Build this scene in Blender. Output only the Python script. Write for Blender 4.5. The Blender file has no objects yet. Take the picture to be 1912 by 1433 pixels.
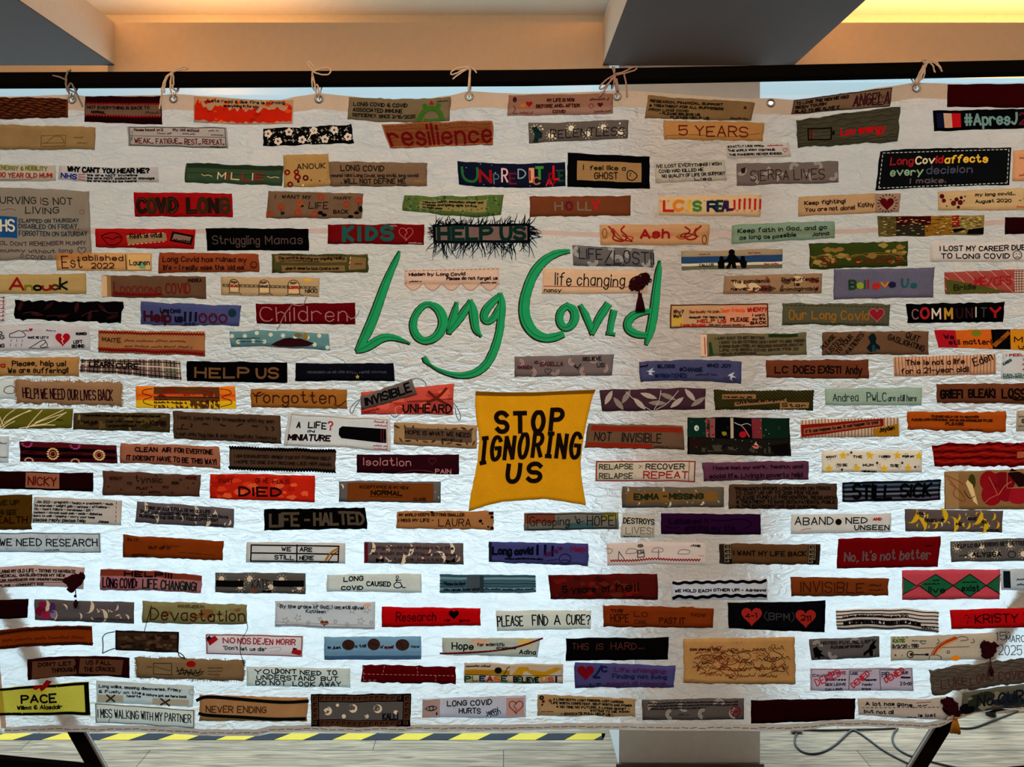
import bpy, bmesh, math, random
from mathutils import Vector, noise
SC = bpy.context.scene
COL = SC.collection
# ------------------------------------------------------------------ camera, light, exposure
F = 1500.0            # focal length in pixels of the 1912 px wide frame
EYE = 1.67            # eye height above the floor
S = 0.00135           # metres per pixel on the plane of the banner (y = 0)
DIST = F * S          # eye to banner
PX, PY = 940.0, 615.0 # where level straight-ahead lands in the frame
cam = bpy.data.cameras.new('camera')
cam.sensor_width = 36.0
cam.lens = 36.0 * F / 1912.0
cam.shift_x = (956.0 - PX) / 1912.0
cam.shift_y = -(716.5 - PY) / 1912.0
cam.clip_start = 0.05
camo = bpy.data.objects.new('camera', cam)
camo.location = (0, -DIST, EYE)
camo.rotation_euler = (math.radians(90), 0, 0)
COL.objects.link(camo)
SC.camera = camo

W = bpy.data.worlds.new('overcast_sky'); SC.world = W; W.use_nodes = True
wt = W.node_tree; bg = wt.nodes['Background']
# overcast sky: pale blue at the horizon, several times brighter overhead
wc = wt.nodes.new('ShaderNodeTexCoord'); wx = wt.nodes.new('ShaderNodeSeparateXYZ'); wt.links.new(wc.outputs['Generated'], wx.inputs[0])
wz = wt.nodes.new('ShaderNodeMath'); wz.operation = 'MAXIMUM'; wz.inputs[1].default_value = 0.0; wt.links.new(wx.outputs['Z'], wz.inputs[0])
w2 = wt.nodes.new('ShaderNodeMath'); w2.operation = 'POWER'; w2.inputs[1].default_value = 3.0; wt.links.new(wz.outputs[0], w2.inputs[0])
wm = wt.nodes.new('ShaderNodeMath'); wm.operation = 'MULTIPLY_ADD'; wm.inputs[1].default_value = 26.0; wm.inputs[2].default_value = 1.0; wt.links.new(w2.outputs[0], wm.inputs[0])
bg.inputs[0].default_value = (0.70, 0.91, 1.0, 1)
ws = wt.nodes.new('ShaderNodeMath'); ws.operation = 'MULTIPLY'; ws.inputs[1].default_value = 0.52
wt.links.new(wm.outputs[0], ws.inputs[0]); wt.links.new(ws.outputs[0], bg.inputs[1])

SC.view_settings.view_transform = 'Standard'
SC.view_settings.look = 'None'
SC.view_settings.gamma = 1.0
SC.view_settings.use_curve_mapping = False
SC.view_settings.exposure = 0.0
SC.cycles.max_bounces = 8
SC.cycles.diffuse_bounces = 5
SC.cycles.transmission_bounces = 5
SC.cycles.transparent_max_bounces = 8
SC.cycles.caustics_reflective = False
SC.cycles.caustics_refractive = True

def area(name, loc, rot, sx, sy, power, colour, portal=False):
    l = bpy.data.lights.new(name, 'AREA'); l.shape = 'RECTANGLE'; l.size = sx; l.size_y = sy
    l.energy = power; l.color = colour
    if portal: l.cycles.is_portal = True
    o = bpy.data.objects.new(name, l); o.location = loc; o.rotation_euler = rot
    COL.objects.link(o); return o
R90 = math.radians(90)
WARM = (1.0, 0.52, 0.17)
# daylight comes through the glazing behind the banner
area('window_portal', (-1.85, 1.62, 1.39), (-R90, 0, 0), 4.7, 2.7, 1, (1, 1, 1), True)
area('window_portal', (2.6, 1.62, 1.39), (-R90, 0, 0), 3.6, 2.7, 1, (1, 1, 1), True)
# LED strips lying in the ceiling coves (above the soffits, out of sight from below)
area('cove_led', (-1.60, -0.9, 2.77), (math.radians(180), 0, 0), 0.05, 3.4, 54, WARM)
area('cove_led', (-1.15, 1.13, 2.77), (math.radians(150), 0, 0), 0.6, 0.04, 2.9, WARM)
area('cove_led', (2.0, 1.13, 2.77), (math.radians(150), 0, 0), 1.8, 0.04, 16, WARM)
area('cove_led', (0.99, -0.9, 2.77), (math.radians(180), 0, 0), 0.05, 3.4, 40, WARM)
area('cove_led', (0.48, -0.9, 2.77), (math.radians(180), 0, 0), 0.05, 3.4, 12, WARM)
# unseen fill lamps added above the frame to light the banner front
for lx in (-2.0, 0.0, 2.0):
    lamp = area('banner_fill', (lx, -1.75, 2.63), (math.radians(50), 0, 0), 0.4, 0.4, 13.5, (1.0, 0.70, 0.46)); lamp.data.spread = math.radians(115)
# ------------------------------------------------------------------ helpers
def lin(c):
    return c / 12.92 if c <= 0.04045 else ((c + 0.055) / 1.055) ** 2.4
PAL = dict(k='1b1513', r='a21a1c', m='6e1416', w='e6e0da', n='3a2418', g='2f5a3c', b='2a3c86', t='3f6a66', y='d6b03a', o='c25a26', z='7d736c')
def hexlin(c, g=1.42):
    c = PAL.get(c, c)
    return tuple(lin((int(c[i:i + 2], 16) / 255) ** g) for i in (0, 2, 4))
LIGHT = (0.65, 0.465, 0.345)   # what a white cloth facing the added fill lamps sends back, linear
MATS = {}
def nodes(m):
    m.use_nodes = True
    nt = m.node_tree; nt.nodes.clear()
    return nt, nt.nodes.new, nt.links.new
def cloth(c, kind='c'):
    """woven cloth of one dye: diffuse with a little light passing through"""
    key = (c, kind)
    if key in MATS: return MATS[key]
    rgb = [min(0.86, v / e) for v, e in zip(hexlin(c, 1.42), LIGHT)]
    m = bpy.data.materials.new('cloth_' + c); nt, N, Lk = nodes(m)
    out = N('ShaderNodeOutputMaterial'); tc = N('ShaderNodeTexCoord')
    nz = N('ShaderNodeTexNoise'); nz.inputs['Scale'].default_value = {'f': 260, 'l': 420, 'c': 300, 'p': 300, 's': 500}.get(kind, 300)
    nz.inputs['Detail'].default_value = 3
    big = N('ShaderNodeTexNoise'); big.inputs['Scale'].default_value = 22; big.inputs['Detail'].default_value = 4
    Lk(tc.outputs['Object'], nz.inputs['Vector']); Lk(tc.outputs['Object'], big.inputs['Vector'])
    add = N('ShaderNodeMath'); add.operation = 'ADD'; Lk(nz.outputs['Fac'], add.inputs[0]); Lk(big.outputs['Fac'], add.inputs[1])
    mr = N('ShaderNodeMapRange'); mr.inputs[1].default_value = 0.6; mr.inputs[2].default_value = 1.4
    amt = {'f': 0.16, 'l': 0.20, 'c': 0.09, 'p': 0.10, 's': 0.12}.get(kind, 0.1)
    mr.inputs[3].default_value = 1 - amt; mr.inputs[4].default_value = 1 + amt
    Lk(add.outputs[0], mr.inputs[0])
    mul = N('ShaderNodeVectorMath'); mul.operation = 'SCALE'; mul.inputs[0].default_value = rgb; Lk(mr.outputs[0], mul.inputs['Scale'])
    bump = N('ShaderNodeBump'); bump.inputs['Strength'].default_value = 0.35; bump.inputs['Distance'].default_value = 0.0008
    Lk(add.outputs[0], bump.inputs['Height'])
    d = N('ShaderNodeBsdfDiffuse'); Lk(mul.outputs[0], d.inputs[0]); Lk(bump.outputs[0], d.inputs['Normal'])
    tr = {'c': 0.46, 'p': 0.12, 'l': 0.10, 'f': 0.03}.get(kind, 0)
    if tr:
        t = N('ShaderNodeBsdfTranslucent'); Lk(mul.outputs[0], t.inputs[0])
        mx = N('ShaderNodeMixShader'); mx.inputs[0].default_value = tr
        Lk(d.outputs[0], mx.inputs[1]); Lk(t.outputs[0], mx.inputs[2]); Lk(mx.outputs[0], out.inputs[0])
    else:
        Lk(d.outputs[0], out.inputs[0])
    MATS[key] = m; return m
def solid(name, rgb, rough=0.6, metal=0.0, spec=0.5, bump=0.0, scale=40):
    m = bpy.data.materials.new(name); nt, N, Lk = nodes(m)
    out = N('ShaderNodeOutputMaterial'); p = N('ShaderNodeBsdfPrincipled'); Lk(p.outputs[0], out.inputs[0])
    tc = N('ShaderNodeTexCoord'); nz = N('ShaderNodeTexNoise'); nz.inputs['Scale'].default_value = scale; nz.inputs['Detail'].default_value = 5
    Lk(tc.outputs['Object'], nz.inputs['Vector'])
    mr = N('ShaderNodeMapRange'); mr.inputs[3].default_value = 0.93; mr.inputs[4].default_value = 1.07; Lk(nz.outputs['Fac'], mr.inputs[0])
    mul = N('ShaderNodeVectorMath'); mul.operation = 'SCALE'; mul.inputs[0].default_value = rgb; Lk(mr.outputs[0], mul.inputs['Scale'])
    Lk(mul.outputs[0], p.inputs['Base Color'])
    p.inputs['Roughness'].default_value = rough; p.inputs['Metallic'].default_value = metal
    p.inputs['Specular IOR Level'].default_value = spec
    if bump:
        b = N('ShaderNodeBump'); b.inputs['Strength'].default_value = bump; b.inputs['Distance'].default_value = 0.002
        Lk(nz.outputs['Fac'], b.inputs['Height']); Lk(b.outputs[0], p.inputs['Normal'])
    return m
class MB:
    def __init__(self): self.v = []; self.f = []; self.mi = []; self.mats = []
    def slot(self, m):
        if m not in self.mats: self.mats.append(m)
        return self.mats.index(m)
    def face(self, idx, m): self.f.append(idx); self.mi.append(self.slot(m))
    def box(self, a, b, m):
        n = len(self.v); (x0, y0, z0), (x1, y1, z1) = a, b
        self.v += [(x0, y0, z0), (x1, y0, z0), (x1, y1, z0), (x0, y1, z0), (x0, y0, z1), (x1, y0, z1), (x1, y1, z1), (x0, y1, z1)]
        for q in ((0, 3, 2, 1), (4, 5, 6, 7), (0, 1, 5, 4), (1, 2, 6, 5), (2, 3, 7, 6), (3, 0, 4, 7)): self.face([n + i for i in q], m)
    def tube(self, pts, r, m, k=6, square=False):
        """swept tube along world points, r a number or one per point"""
        pts = [Vector(p) for p in pts]; n0 = len(self.v); n = len(pts)
        up = None
        for i, p in enumerate(pts):
            t = (pts[min(i + 1, n - 1)] - pts[max(i - 1, 0)])
            t = t.normalized() if t.length > 1e-9 else Vector((0, 0, 1))
            if up is None: up = Vector((0, 1, 0)) if abs(t.y) < 0.9 else Vector((1, 0, 0))
            a = t.cross(up); a = a.normalized() if a.length > 1e-6 else Vector((1, 0, 0)); b = a.cross(t).normalized(); up = b
            ri = r[i] if isinstance(r, (list, tuple)) else r
            for j in range(k):
                th = 2 * math.pi * (j + (0.5 if square else 0)) / k
                self.v.append(tuple(p + ri * (a * math.cos(th) + b * math.sin(th))))
        for i in range(n - 1):
            for j in range(k):
                self.face([n0 + i * k + j, n0 + i * k + (j + 1) % k, n0 + (i + 1) * k + (j + 1) % k, n0 + (i + 1) * k + j], m)
        self.face([n0 + j for j in reversed(range(k))], m); self.face([n0 + (n - 1) * k + j for j in range(k)], m)
    def build(self, name, parent=None, smooth=False, origin=None):
        me = bpy.data.meshes.new(name)
        vs = self.v
        if origin is not None:
            ox, oy, oz = origin; vs = [(x - ox, y - oy, z - oz) for x, y, z in vs]
        me.from_pydata(vs, [], self.f)
        for m in self.mats: me.materials.append(m)
        if self.f:
            me.polygons.foreach_set('material_index', self.mi)
            if smooth: me.polygons.foreach_set('use_smooth', [True] * len(self.f))
        me.update()
        o = bpy.data.objects.new(name, me); COL.objects.link(o)
        if origin is not None: o.location = origin
        if parent is not None: o.parent = parent
        return o
def tag(o, label=None, cat=None, group=None, kind=None):
    if label: o['label'] = label
    if cat: o['category'] = cat
    if group: o['group'] = group
    if kind: o['kind'] = kind
    return o
def empty(name, loc=(0, 0, 0)):
    o = bpy.data.objects.new(name, None); o.location = loc; COL.objects.link(o); return o
def fpt(x, y, up=0.0):
    """point on the floor seen at pixel x, y"""
    d = F * (EYE - up) / (y - PY)
    return Vector(((x - PX) * d / F, d - DIST, up))
def drape(x, y):
    """how far the hanging cloth bellies away from its plane (metres)"""
    lower = min(1.0, max(0.0, (y - 180) / 1100))
    a = noise.noise(Vector((x / 420.0, y / 900.0, 3.1))) * 0.012 * (0.25 + lower)
    b = noise.noise(Vector(((x + 0.7 * y) / 130.0, (y - 0.5 * x) / 260.0, 8.7))) * 0.0022 * (0.4 + lower)
    return a + b
def bp(x, y, off=0.0):
    """point on the banner at pixel x, y, off metres in front of the cloth"""
    return ((x - PX) * S, drape(x, y) - off, EYE - (y - PY) * S)
def chaikin(p, n=2):
    for _ in range(n):
        q = [p[0]]
        for a, b in zip(p, p[1:]):
            q.append((a[0] * .75 + b[0] * .25, a[1] * .75 + b[1] * .25)); q.append((a[0] * .25 + b[0] * .75, a[1] * .25 + b[1] * .75))
        q.append(p[-1]); p = q
    return p
def ribbon(mb, pts, w, off, m, lift=0.0004):
    """a stroke, broken where it turns sharply so that each leg keeps its width"""
    ws = list(w) if isinstance(w, (list, tuple)) else [w] * len(pts); k0 = 0
    for i in range(1, len(pts) - 1):
        ax, ay = pts[i][0] - pts[i - 1][0], pts[i][1] - pts[i - 1][1]; bx, by = pts[i + 1][0] - pts[i][0], pts[i + 1][1] - pts[i][1]
        la, lb = math.hypot(ax, ay), math.hypot(bx, by)
        if la > 1.0 and lb > 1.0 and ax * bx + ay * by < -0.15 * la * lb:
            stroke(mb, pts[k0:i + 1], ws[k0:i + 1], off, m, lift); k0 = i
    stroke(mb, pts[k0:], ws[k0:], off, m, lift)
def stroke(mb, pts, w, off, m, lift=0.0004):
    """raised flat stroke on the banner through pixel points, width w (px, number or list)"""
    ws = list(w) if isinstance(w, (list, tuple)) else [w] * len(pts)
    q = []; qw = []
    for p, a in zip(pts, ws):
        if not q or abs(p[0] - q[-1][0]) + abs(p[1] - q[-1][1]) > 0.05: q.append(p); qw.append(a)
    if len(q) == 1: q.append((q[0][0] + 0.4, q[0][1] + 0.4)); qw.append(qw[0])
    n = len(q); n0 = len(mb.v)
    # round the ends a little
    def dirn(a, b):
        dx, dy = b[0] - a[0], b[1] - a[1]; l = math.hypot(dx, dy) or 1; return dx / l, dy / l
    d0 = dirn(q[0], q[1]); d1 = dirn(q[-2], q[-1])
    e = 0.35
    q[0] = (q[0][0] - d0[0] * qw[0] * e, q[0][1] - d0[1] * qw[0] * e); q[-1] = (q[-1][0] + d1[0] * qw[-1] * e, q[-1][1] + d1[1] * qw[-1] * e)
    for i in range(n):
        a = dirn(q[max(i - 1, 0)], q[i]) if i else dirn(q[0], q[1])
        b = dirn(q[i], q[i + 1]) if i < n - 1 else a
        tx, ty = a[0] + b[0], a[1] + b[1]; l = math.hypot(tx, ty)
        if l < 0.3: tx, ty, l = a[0], a[1], 1.0; k = 1.0
        else: k = min(1.5, 2.0 / l)
        nx, ny = -ty / l, tx / l; h = qw[i] * 0.5 * k
        mb.v.append(bp(q[i][0] + nx * h, q[i][1] + ny * h, off)); mb.v.append(bp(q[i][0], q[i][1], off + lift)); mb.v.append(bp(q[i][0] - nx * h, q[i][1] - ny * h, off))
    for i in range(n - 1):
        a = n0 + i * 3
        mb.face([a, a + 1, a + 4, a + 3], m); mb.face([a + 1, a + 2, a + 5, a + 4], m)
def fan(mb, pts, off, m, c=None):
    n0 = len(mb.v)
    if c is None: c = (sum(p[0] for p in pts) / len(pts), sum(p[1] for p in pts) / len(pts))
    mb.v.append(bp(c[0], c[1], off)); mb.v += [bp(p[0], p[1], off) for p in pts]
    n = len(pts)
    for i in range(n): mb.face([n0, n0 + 1 + i, n0 + 1 + (i + 1) % n], m)
def ell(cx, cy, rx, ry, n=14, rot=0.0):
    return [(cx + rx * math.cos(t) * math.cos(rot) - ry * math.sin(t) * math.sin(rot), cy + rx * math.cos(t) * math.sin(rot) + ry * math.sin(t) * math.cos(rot)) for t in [2 * math.pi * i / n for i in range(n)]]
def heart(cx, cy, s, n=22):
    o = []
    for i in range(n):
        t = 2 * math.pi * i / n
        o.append((cx + s * 0.055 * 16 * math.sin(t) ** 3, cy - s * 0.055 * (13 * math.cos(t) - 5 * math.cos(2 * t) - 2 * math.cos(3 * t) - math.cos(4 * t))))
    return o
def star(cx, cy, r, rot=0.0, k=5, inner=0.42):
    return [(cx + (r if i % 2 == 0 else r * inner) * math.sin(math.pi * i / k + rot), cy - (r if i % 2 == 0 else r * inner) * math.cos(math.pi * i / k + rot)) for i in range(2 * k)]
def crescent(mb, cx, cy, r, rot, off, m):
    n = 9; n0 = len(mb.v)
    for i in range(n):
        t = -1.9 + 3.8 * i / (n - 1)
        ox, oy = r * math.cos(t), r * math.sin(t)
        k = 1 - 0.62 * math.cos(t / 1.9 * math.pi / 2)
        ix, iy = r * math.cos(t) * k + (0 if k < 1 else 0), r * math.sin(t) * (1 - 0.1 * math.cos(t / 1.9 * math.pi / 2))
        for x, y in ((ox, oy), (ix, iy)):
            mb.v.append(bp(cx + x * math.cos(rot) - y * math.sin(rot), cy + x * math.sin(rot) + y * math.cos(rot), off))
    for i in range(n - 1):
        a = n0 + 2 * i; mb.face([a, a + 1, a + 3, a + 2], m)
# ---- single-stroke handwriting: x then height (2 = baseline, 6 = x-height, 8 = cap), ~ marks a curve
GL = dict(A='022842/1434', B='0208/~083847463505/~053544433202', C='~4738180604123243', D='0208/~082846442202', E='48080242/0535', F='480802/0535',
 G='~4738180604123243/434525', H='0208/4248/0545', I='0208', J='~3834221203', K='0208/480542', L='080242', M='0208244842', N='02084248',
 O='~2818060412324446382 8'.replace(' ', ''), P='0208/~083847463505', Q='~28180604123244463828/2442', R='0208/~083847463505/2542', S='~473818070615354443321203',
 T='0848/2822', U='~080412324448', V='082248', W='0812263248', X='0842/0248', Y='082548/2522', Z='08480242',
 a='~36160503122233/3632', b='0802/~0516263533221203', c='~3526160503122233', d='3832/~3526160503122233', e='~04343526160503122233', f='~38281712/0626',
 g='~3526160503122233/~3631201001', h='0802/~0516263532', i='0602/0807', j='~26211001/2827', k='0802/360432', l='0802', m='0602/~05162522/~25364542',
 n='0602/~0516263532', o='~160503122233352616', p='0600/~0516263533221203', q='3630/~3526160503122233', r='0602/~05162635', s='~35261605143433221203',
 t='~18132233/0626', u='~0603122233/3632', v='062246', w='0612243246', x='0632/0236', y='0622/4610', z='06360232',
 q0='')
GL.update({'|': '0828/1812/0222', '0': GL['O'], '1': '071812', '2': '~0718384745/4502/0242', '3': '~07183847462515/~153544433212 03'.replace(' ', ''), '4': '380444/3832', '5': '480805/~05364543321203',
 '6': '~3818050312324344351504', '7': '084812', '8': '~28180716354443321203041636473828', '9': '~4535150607183847454432', '.': '0203', ',': '1201', '!': '0804/0203', '?': '~0718384746252424/2223',
 "'": '0807', '"': '0807/1817', '-': '0535', ':': '0304/0506', '/': '0248', '&': '~4204061738362503123244', '#': '1218/3238/0646/0444', '(': '~18060412', ')': '~08161402', '>': '061402', '<': '160412',
 '=': '0444/0646', '+': '0444/2226', '*': '0436/0634', '~': '~0415243 5'.replace(' ', ''), '`': '0812/0000'})
def glyph(ch):
    g = GL.get(ch)
    if not g: return None
    out = []
    for s in g.split('/'):
        sm = s[0] == '~' and len(s) > 1
        if sm: s = s[1:]
        p = [(float(s[i]), float(s[i + 1]) - 2) for i in range(0, len(s) - 1, 2)]
        out.append(chaikin(p, 2) if sm else p)
    return out
def layout(text, rnd, jit=0.25):
    """strokes of a line of text, in units of 1/6 cap height"""
    x = 0.0; out = []; gap = 1.5
    if text[0] == '^': text = text[1:]; gap = 3.0
    for ch in text:
        if ch == ' ': x += 2.6; continue
        g = glyph(ch)
        if g is None: x += 2; continue
        dy = rnd.uniform(-jit, jit); sc = rnd.uniform(0.94, 1.06); wd = max(p[0] for s in g for p in s)
        out.append((ch, [[(x + p[0], p[1] * sc + dy) for p in s] for s in g])); x += wd + gap
    return out, max(1.0, x - gap)
# ------------------------------------------------------------------ the sewn-on patches
KIND = dict(c='cotton_patch', l='linen_patch', f='felt_patch', p='printed_patch')
def edge_poly(pts, n):
    """resample a polyline to n+1 points"""
    L = [0.0]
    for a, b in zip(pts, pts[1:]): L.append(L[-1] + math.hypot(b[0] - a[0], b[1] - a[1]))
    out = []; k = 0
    for i in range(n + 1):
        t = L[-1] * i / n
        while k < len(pts) - 2 and L[k + 1] < t: k += 1
        f = (t - L[k]) / max(1e-9, L[k + 1] - L[k])
        out.append((pts[k][0] + (pts[k + 1][0] - pts[k][0]) * f, pts[k][1] + (pts[k + 1][1] - pts[k][1]) * f))
    return out
class Patch:
    def __init__(self, idx, quad, bow=0.0, wob=1.2, layer=0, sides=None):
        self.i = idx; self.q4 = quad; self.bow = bow; self.wob = wob; self.off = 0.0012 + 0.0011 * layer; self.sides = sides
        (ax, ay), (bx, by), (cx, cy), (dx, dy) = quad
        self.w = (math.hypot(bx - ax, by - ay) + math.hypot(cx - dx, cy - dy)) / 2
        self.h = (math.hypot(dx - ax, dy - ay) + math.hypot(cx - bx, cy - by)) / 2
        self.rnd = random.Random(idx * 7 + 3)
        if sides: self.N = 40; self.E = [edge_poly(s, 40) for s in sides]
    def at(self, u, v):
        if self.sides:
            def ev(e, t):
                t = max(0, min(1, t)) * self.N; k = min(int(t), self.N - 1); f = t - k
                return (e[k][0] * (1 - f) + e[k + 1][0] * f, e[k][1] * (1 - f) + e[k + 1][1] * f)
            T, R_, B, L_ = self.E            # top L>R, right T>B, bottom L>R, left T>B
            t, b, l, r = ev(T, u), ev(B, u), ev(L_, v), ev(R_, v); c = self.q4
            return tuple((1 - v) * t[k] + v * b[k] + (1 - u) * l[k] + u * r[k] - ((1 - u) * (1 - v) * c[0][k] + u * (1 - v) * c[1][k] + u * v * c[2][k] + (1 - u) * v * c[3][k]) for k in (0, 1))
        a, b, c, d = self.q4
        x = (a[0] * (1 - u) + b[0] * u) * (1 - v) + (d[0] * (1 - u) + c[0] * u) * v
        y = (a[1] * (1 - u) + b[1] * u) * (1 - v) + (d[1] * (1 - u) + c[1] * u) * v + self.bow * 4 * u * (1 - u)
        s = Vector((x / 38.0, y / 30.0, self.i * 1.7))
        return x + self.wob * noise.noise(s), y + self.wob * 1.3 * noise.noise(s + Vector((9, 4, 2)))
    def pc(self, u, v): return self.at(u / 100.0, v / 100.0)
    def grid(self, mb, u0, v0, u1, v1, off, m, rim=None, step=8.0, rag=0.0):
        nu = max(2, int(abs(u1 - u0) * self.w / step)); nv = max(2, int(abs(v1 - v0) * self.h / step)); n0 = len(mb.v); rd = self.rnd
        pts = {}
        for j in range(nv + 1):
            for i in range(nu + 1):
                x, y = self.at(u0 + (u1 - u0) * i / nu, v0 + (v1 - v0) * j / nv)
                if rag and (i in (0, nu) or j in (0, nv)): x += rd.uniform(-rag, rag); y += rd.uniform(-rag, rag)
                pts[i, j] = (x, y); mb.v.append(bp(x, y, off))
        for j in range(nv):
            for i in range(nu):
                a = n0 + j * (nu + 1) + i; mb.face([a, a + 1, a + nu + 2, a + nu + 1], m)
        if rim is not None:
            ring = [(i, 0) for i in range(nu)] + [(nu, j) for j in range(nv)] + [(i, nv) for i in range(nu, 0, -1)] + [(0, j) for j in range(nv, 0, -1)]
            r0 = len(mb.v)
            for (i, j) in ring: mb.v.append(bp(pts[i, j][0], pts[i, j][1], rim))
            k = len(ring)
            for t in range(k):
                i, j = ring[t]; i2, j2 = ring[(t + 1) % k]
                mb.face([n0 + j * (nu + 1) + i, r0 + t, r0 + (t + 1) % k, n0 + j2 * (nu + 1) + i2], m)
    def text(self, mb, u0, v0, u1, v1, cols, w, s, off, kind='s', jit=0.25):
        w = w * 1.1 + 0.2
        lay, tw = layout(s, self.rnd, jit); cs = cols.split(',')
        for k, (ch, strokes) in enumerate(lay):
            m = cloth(cs[k % len(cs)], kind)
            for st in strokes:
                ribbon(mb, [self.pc(u0 + (u1 - u0) * p[0] / tw, v1 + (v0 - v1) * p[1] / 6.0) for p in st], w, off, m)
    def rtext(self, mb, u0, v0, u1, v1, cols, w, s, off, kind='s'):
        """a line of text along any slanted baseline, in natural proportions"""
        w = w * 1.1 + 0.2; lay, tw = layout(s, self.rnd); (ax, ay), (bx, by) = self.pc(u0, v0), self.pc(u1, v1); L = math.hypot(bx - ax, by - ay); k = L / tw; dx, dy = (bx - ax) / L, (by - ay) / L
        for ch, strokes in lay:
            for st in strokes: ribbon(mb, [(ax + p[0] * k * dx + p[1] * k * 1.15 * dy, ay + p[0] * k * dy - p[1] * k * 1.15 * dx) for p in st], w, off, cloth(cols, kind))
    def scrawl(self, mb, u0, v0, u1, v1, col, w, off):
        """small handwriting that cannot be read"""
        m = cloth(col, 's'); rd = self.rnd; W_ = abs(u1 - u0) / 100 * self.w; hpx = max(2.0, abs(v1 - v0) / 100 * self.h)
        x = 0.0
        while x < W_:
            ln = min(W_ - x, rd.uniform(2.2, 5.5) * hpx)
            n = max(3, int(ln / (hpx * 0.30))); pts = []
            for i in range(n + 1):
                t = (x + ln * i / n) / W_; hi = rd.choice((0.55, 0.6, 0.65, 1.0)) if i % 2 else rd.uniform(0, 0.12)
                pts.append(self.pc(u0 + (u1 - u0) * t, v1 + (v0 - v1) * hi))
            ribbon(mb, chaikin(pts, 1), w, off, m); x += ln + hpx * 0.7
def pattern(P, mb, name, col, n, size, off):
    rd = P.rnd; cs = col.split(','); Wp, Hp = P.w, P.h
    def mm(i=0): return cloth(cs[i % len(cs)], 'p')
    def spots(n, pad):
        rows = 2 if Hp < 60 else 3; out = []; per = max(1, n // rows)
        for r in range(rows):
            for c in range(per):
                u = (c + 0.5 + (0.25 if r % 2 else -0.25)) / per; v = (r + 0.5) / rows
                x = u * Wp + rd.uniform(-.12, .12) * Wp / per; y = v * Hp + rd.uniform(-.1, .1) * Hp
                out.append((min(max(x, pad), Wp - pad) / Wp * 100, min(max(y, pad), Hp - pad) / Hp * 100))
        return out
    if name == 'moon':
        for i, (u, v) in enumerate(spots(n, size)):
            x, y = P.pc(u, v); crescent(mb, x, y, size * (1.25 if i % 2 == 0 else 0.6), rd.uniform(-0.7, 0.6), off, mm(i))
        for _ in range(n):
            x, y = P.pc(rd.uniform(5, 95), rd.uniform(12, 88)); crescent(mb, x, y, size * 0.33, rd.uniform(0, 6), off, mm())
    elif name == 'sun':
        for u, v in spots(n, size * 1.5):
            x, y = P.pc(u, v); fan(mb, ell(x, y, size * .68, size * .68, 12), off, mm(0))
            for k in range(10):
                t = k * math.pi / 5; ribbon(mb, [(x + size * .9 * math.cos(t), y + size * .9 * math.sin(t)), (x + size * 1.25 * math.cos(t), y + size * 1.25 * math.sin(t))], 0.7, off, mm(0), 0.0001)
        for _ in range(n):
            x, y = P.pc(rd.uniform(5, 95), rd.uniform(10, 90)); fan(mb, ell(x, y, 1.8, 1.8, 8), off, mm(0))
    elif name == 'bow':
        for u, v in spots(n, size):
            x, y = P.pc(u, v); t0 = rd.uniform(0, 6.28)
            for k in range(3):
                r = size * (1 - k * .24); ribbon(mb, [(x + r * math.cos(t0 + a * .35), y + r * math.sin(t0 + a * .35)) for a in range(10)], size * 0.11, off, mm(k), 0.0001)
    elif name == 'dot':
        for u, v in spots(n, size):
            x, y = P.pc(u, v); fan(mb, ell(x, y, size, size, 10), off, mm(rd.randrange(9)))
    elif name == 'cross':
        nx = max(2, int(Wp / size / 1.6)); ny = max(2, int(Hp / size / 1.6))
        for j in range(ny):
            for i in range(nx):
                x, y = P.pc((i + .5 + (.25 if j % 2 else -.25)) / nx * 100, (j + .5) / ny * 100); h = size * .25
                ribbon(mb, [(x - h, y), (x + h, y)], 1.2, off, mm(i + j), 0.0001); ribbon(mb, [(x, y - h), (x, y + h)], 1.2, off, mm(i + j), 0.0001)
    elif name == 'star':
        for i, (u, v) in enumerate(spots(n, size)):
            x, y = P.pc(u, v); fan(mb, star(x, y, size, rd.uniform(0, 1)), off, mm(i))
    elif name == 'ostar':
        for i, (u, v) in enumerate(spots(n, size)):
            x, y = P.pc(u, v); s = star(x, y, size * rd.choice((.6, 1)), rd.uniform(0, 1)); ribbon(mb, s + [s[0]], 0.8, off, mm(i), 0.0001)
    elif name == 'flower':
        for i, (u, v) in enumerate(spots(n, size)):
            x, y = P.pc(u, v)
            for k in range(5):
                t = k * 1.2566 + i; fan(mb, ell(x + size * .55 * math.cos(t), y + size * .55 * math.sin(t), size * .42, size * .42, 8), off, mm(0))
            fan(mb, ell(x, y, size * .3, size * .3, 8), off + 0.0002, mm(1))
    elif name == 'leaf':
        for i, (u, v) in enumerate(spots(n, size * .8)):
            x, y = P.pc(u, v); t = rd.uniform(0, 3.14)
            fan(mb, [(x + size * (math.cos(a) * math.cos(t) - .32 * math.sin(a) * abs(math.sin(a)) * math.sin(t)), y + size * .85 * (math.cos(a) * math.sin(t) + .32 * math.sin(a) * abs(math.sin(a)) * math.cos(t))) for a in [k * .524 for k in range(12)]], off, mm(i))
    elif name == 'blotch':
        for i in range(n):
            s = size * rd.uniform(.5, 1.3); u = rd.uniform(s / Wp * 100, 100 - s / Wp * 100); v = rd.uniform(min(45, s * .6 / Hp * 100), max(55, 100 - s * .6 / Hp * 100))
            x, y = P.pc(u, v); fan(mb, [(x + (p[0] - x) * rd.uniform(.6, 1.15), y + (p[1] - y) * rd.uniform(.5, 1.1) * .6) for p in ell(x, y, s, s, 12)], off + 0.00004 * i / n * 8, mm(i))
    elif name == 'speck':
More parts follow.
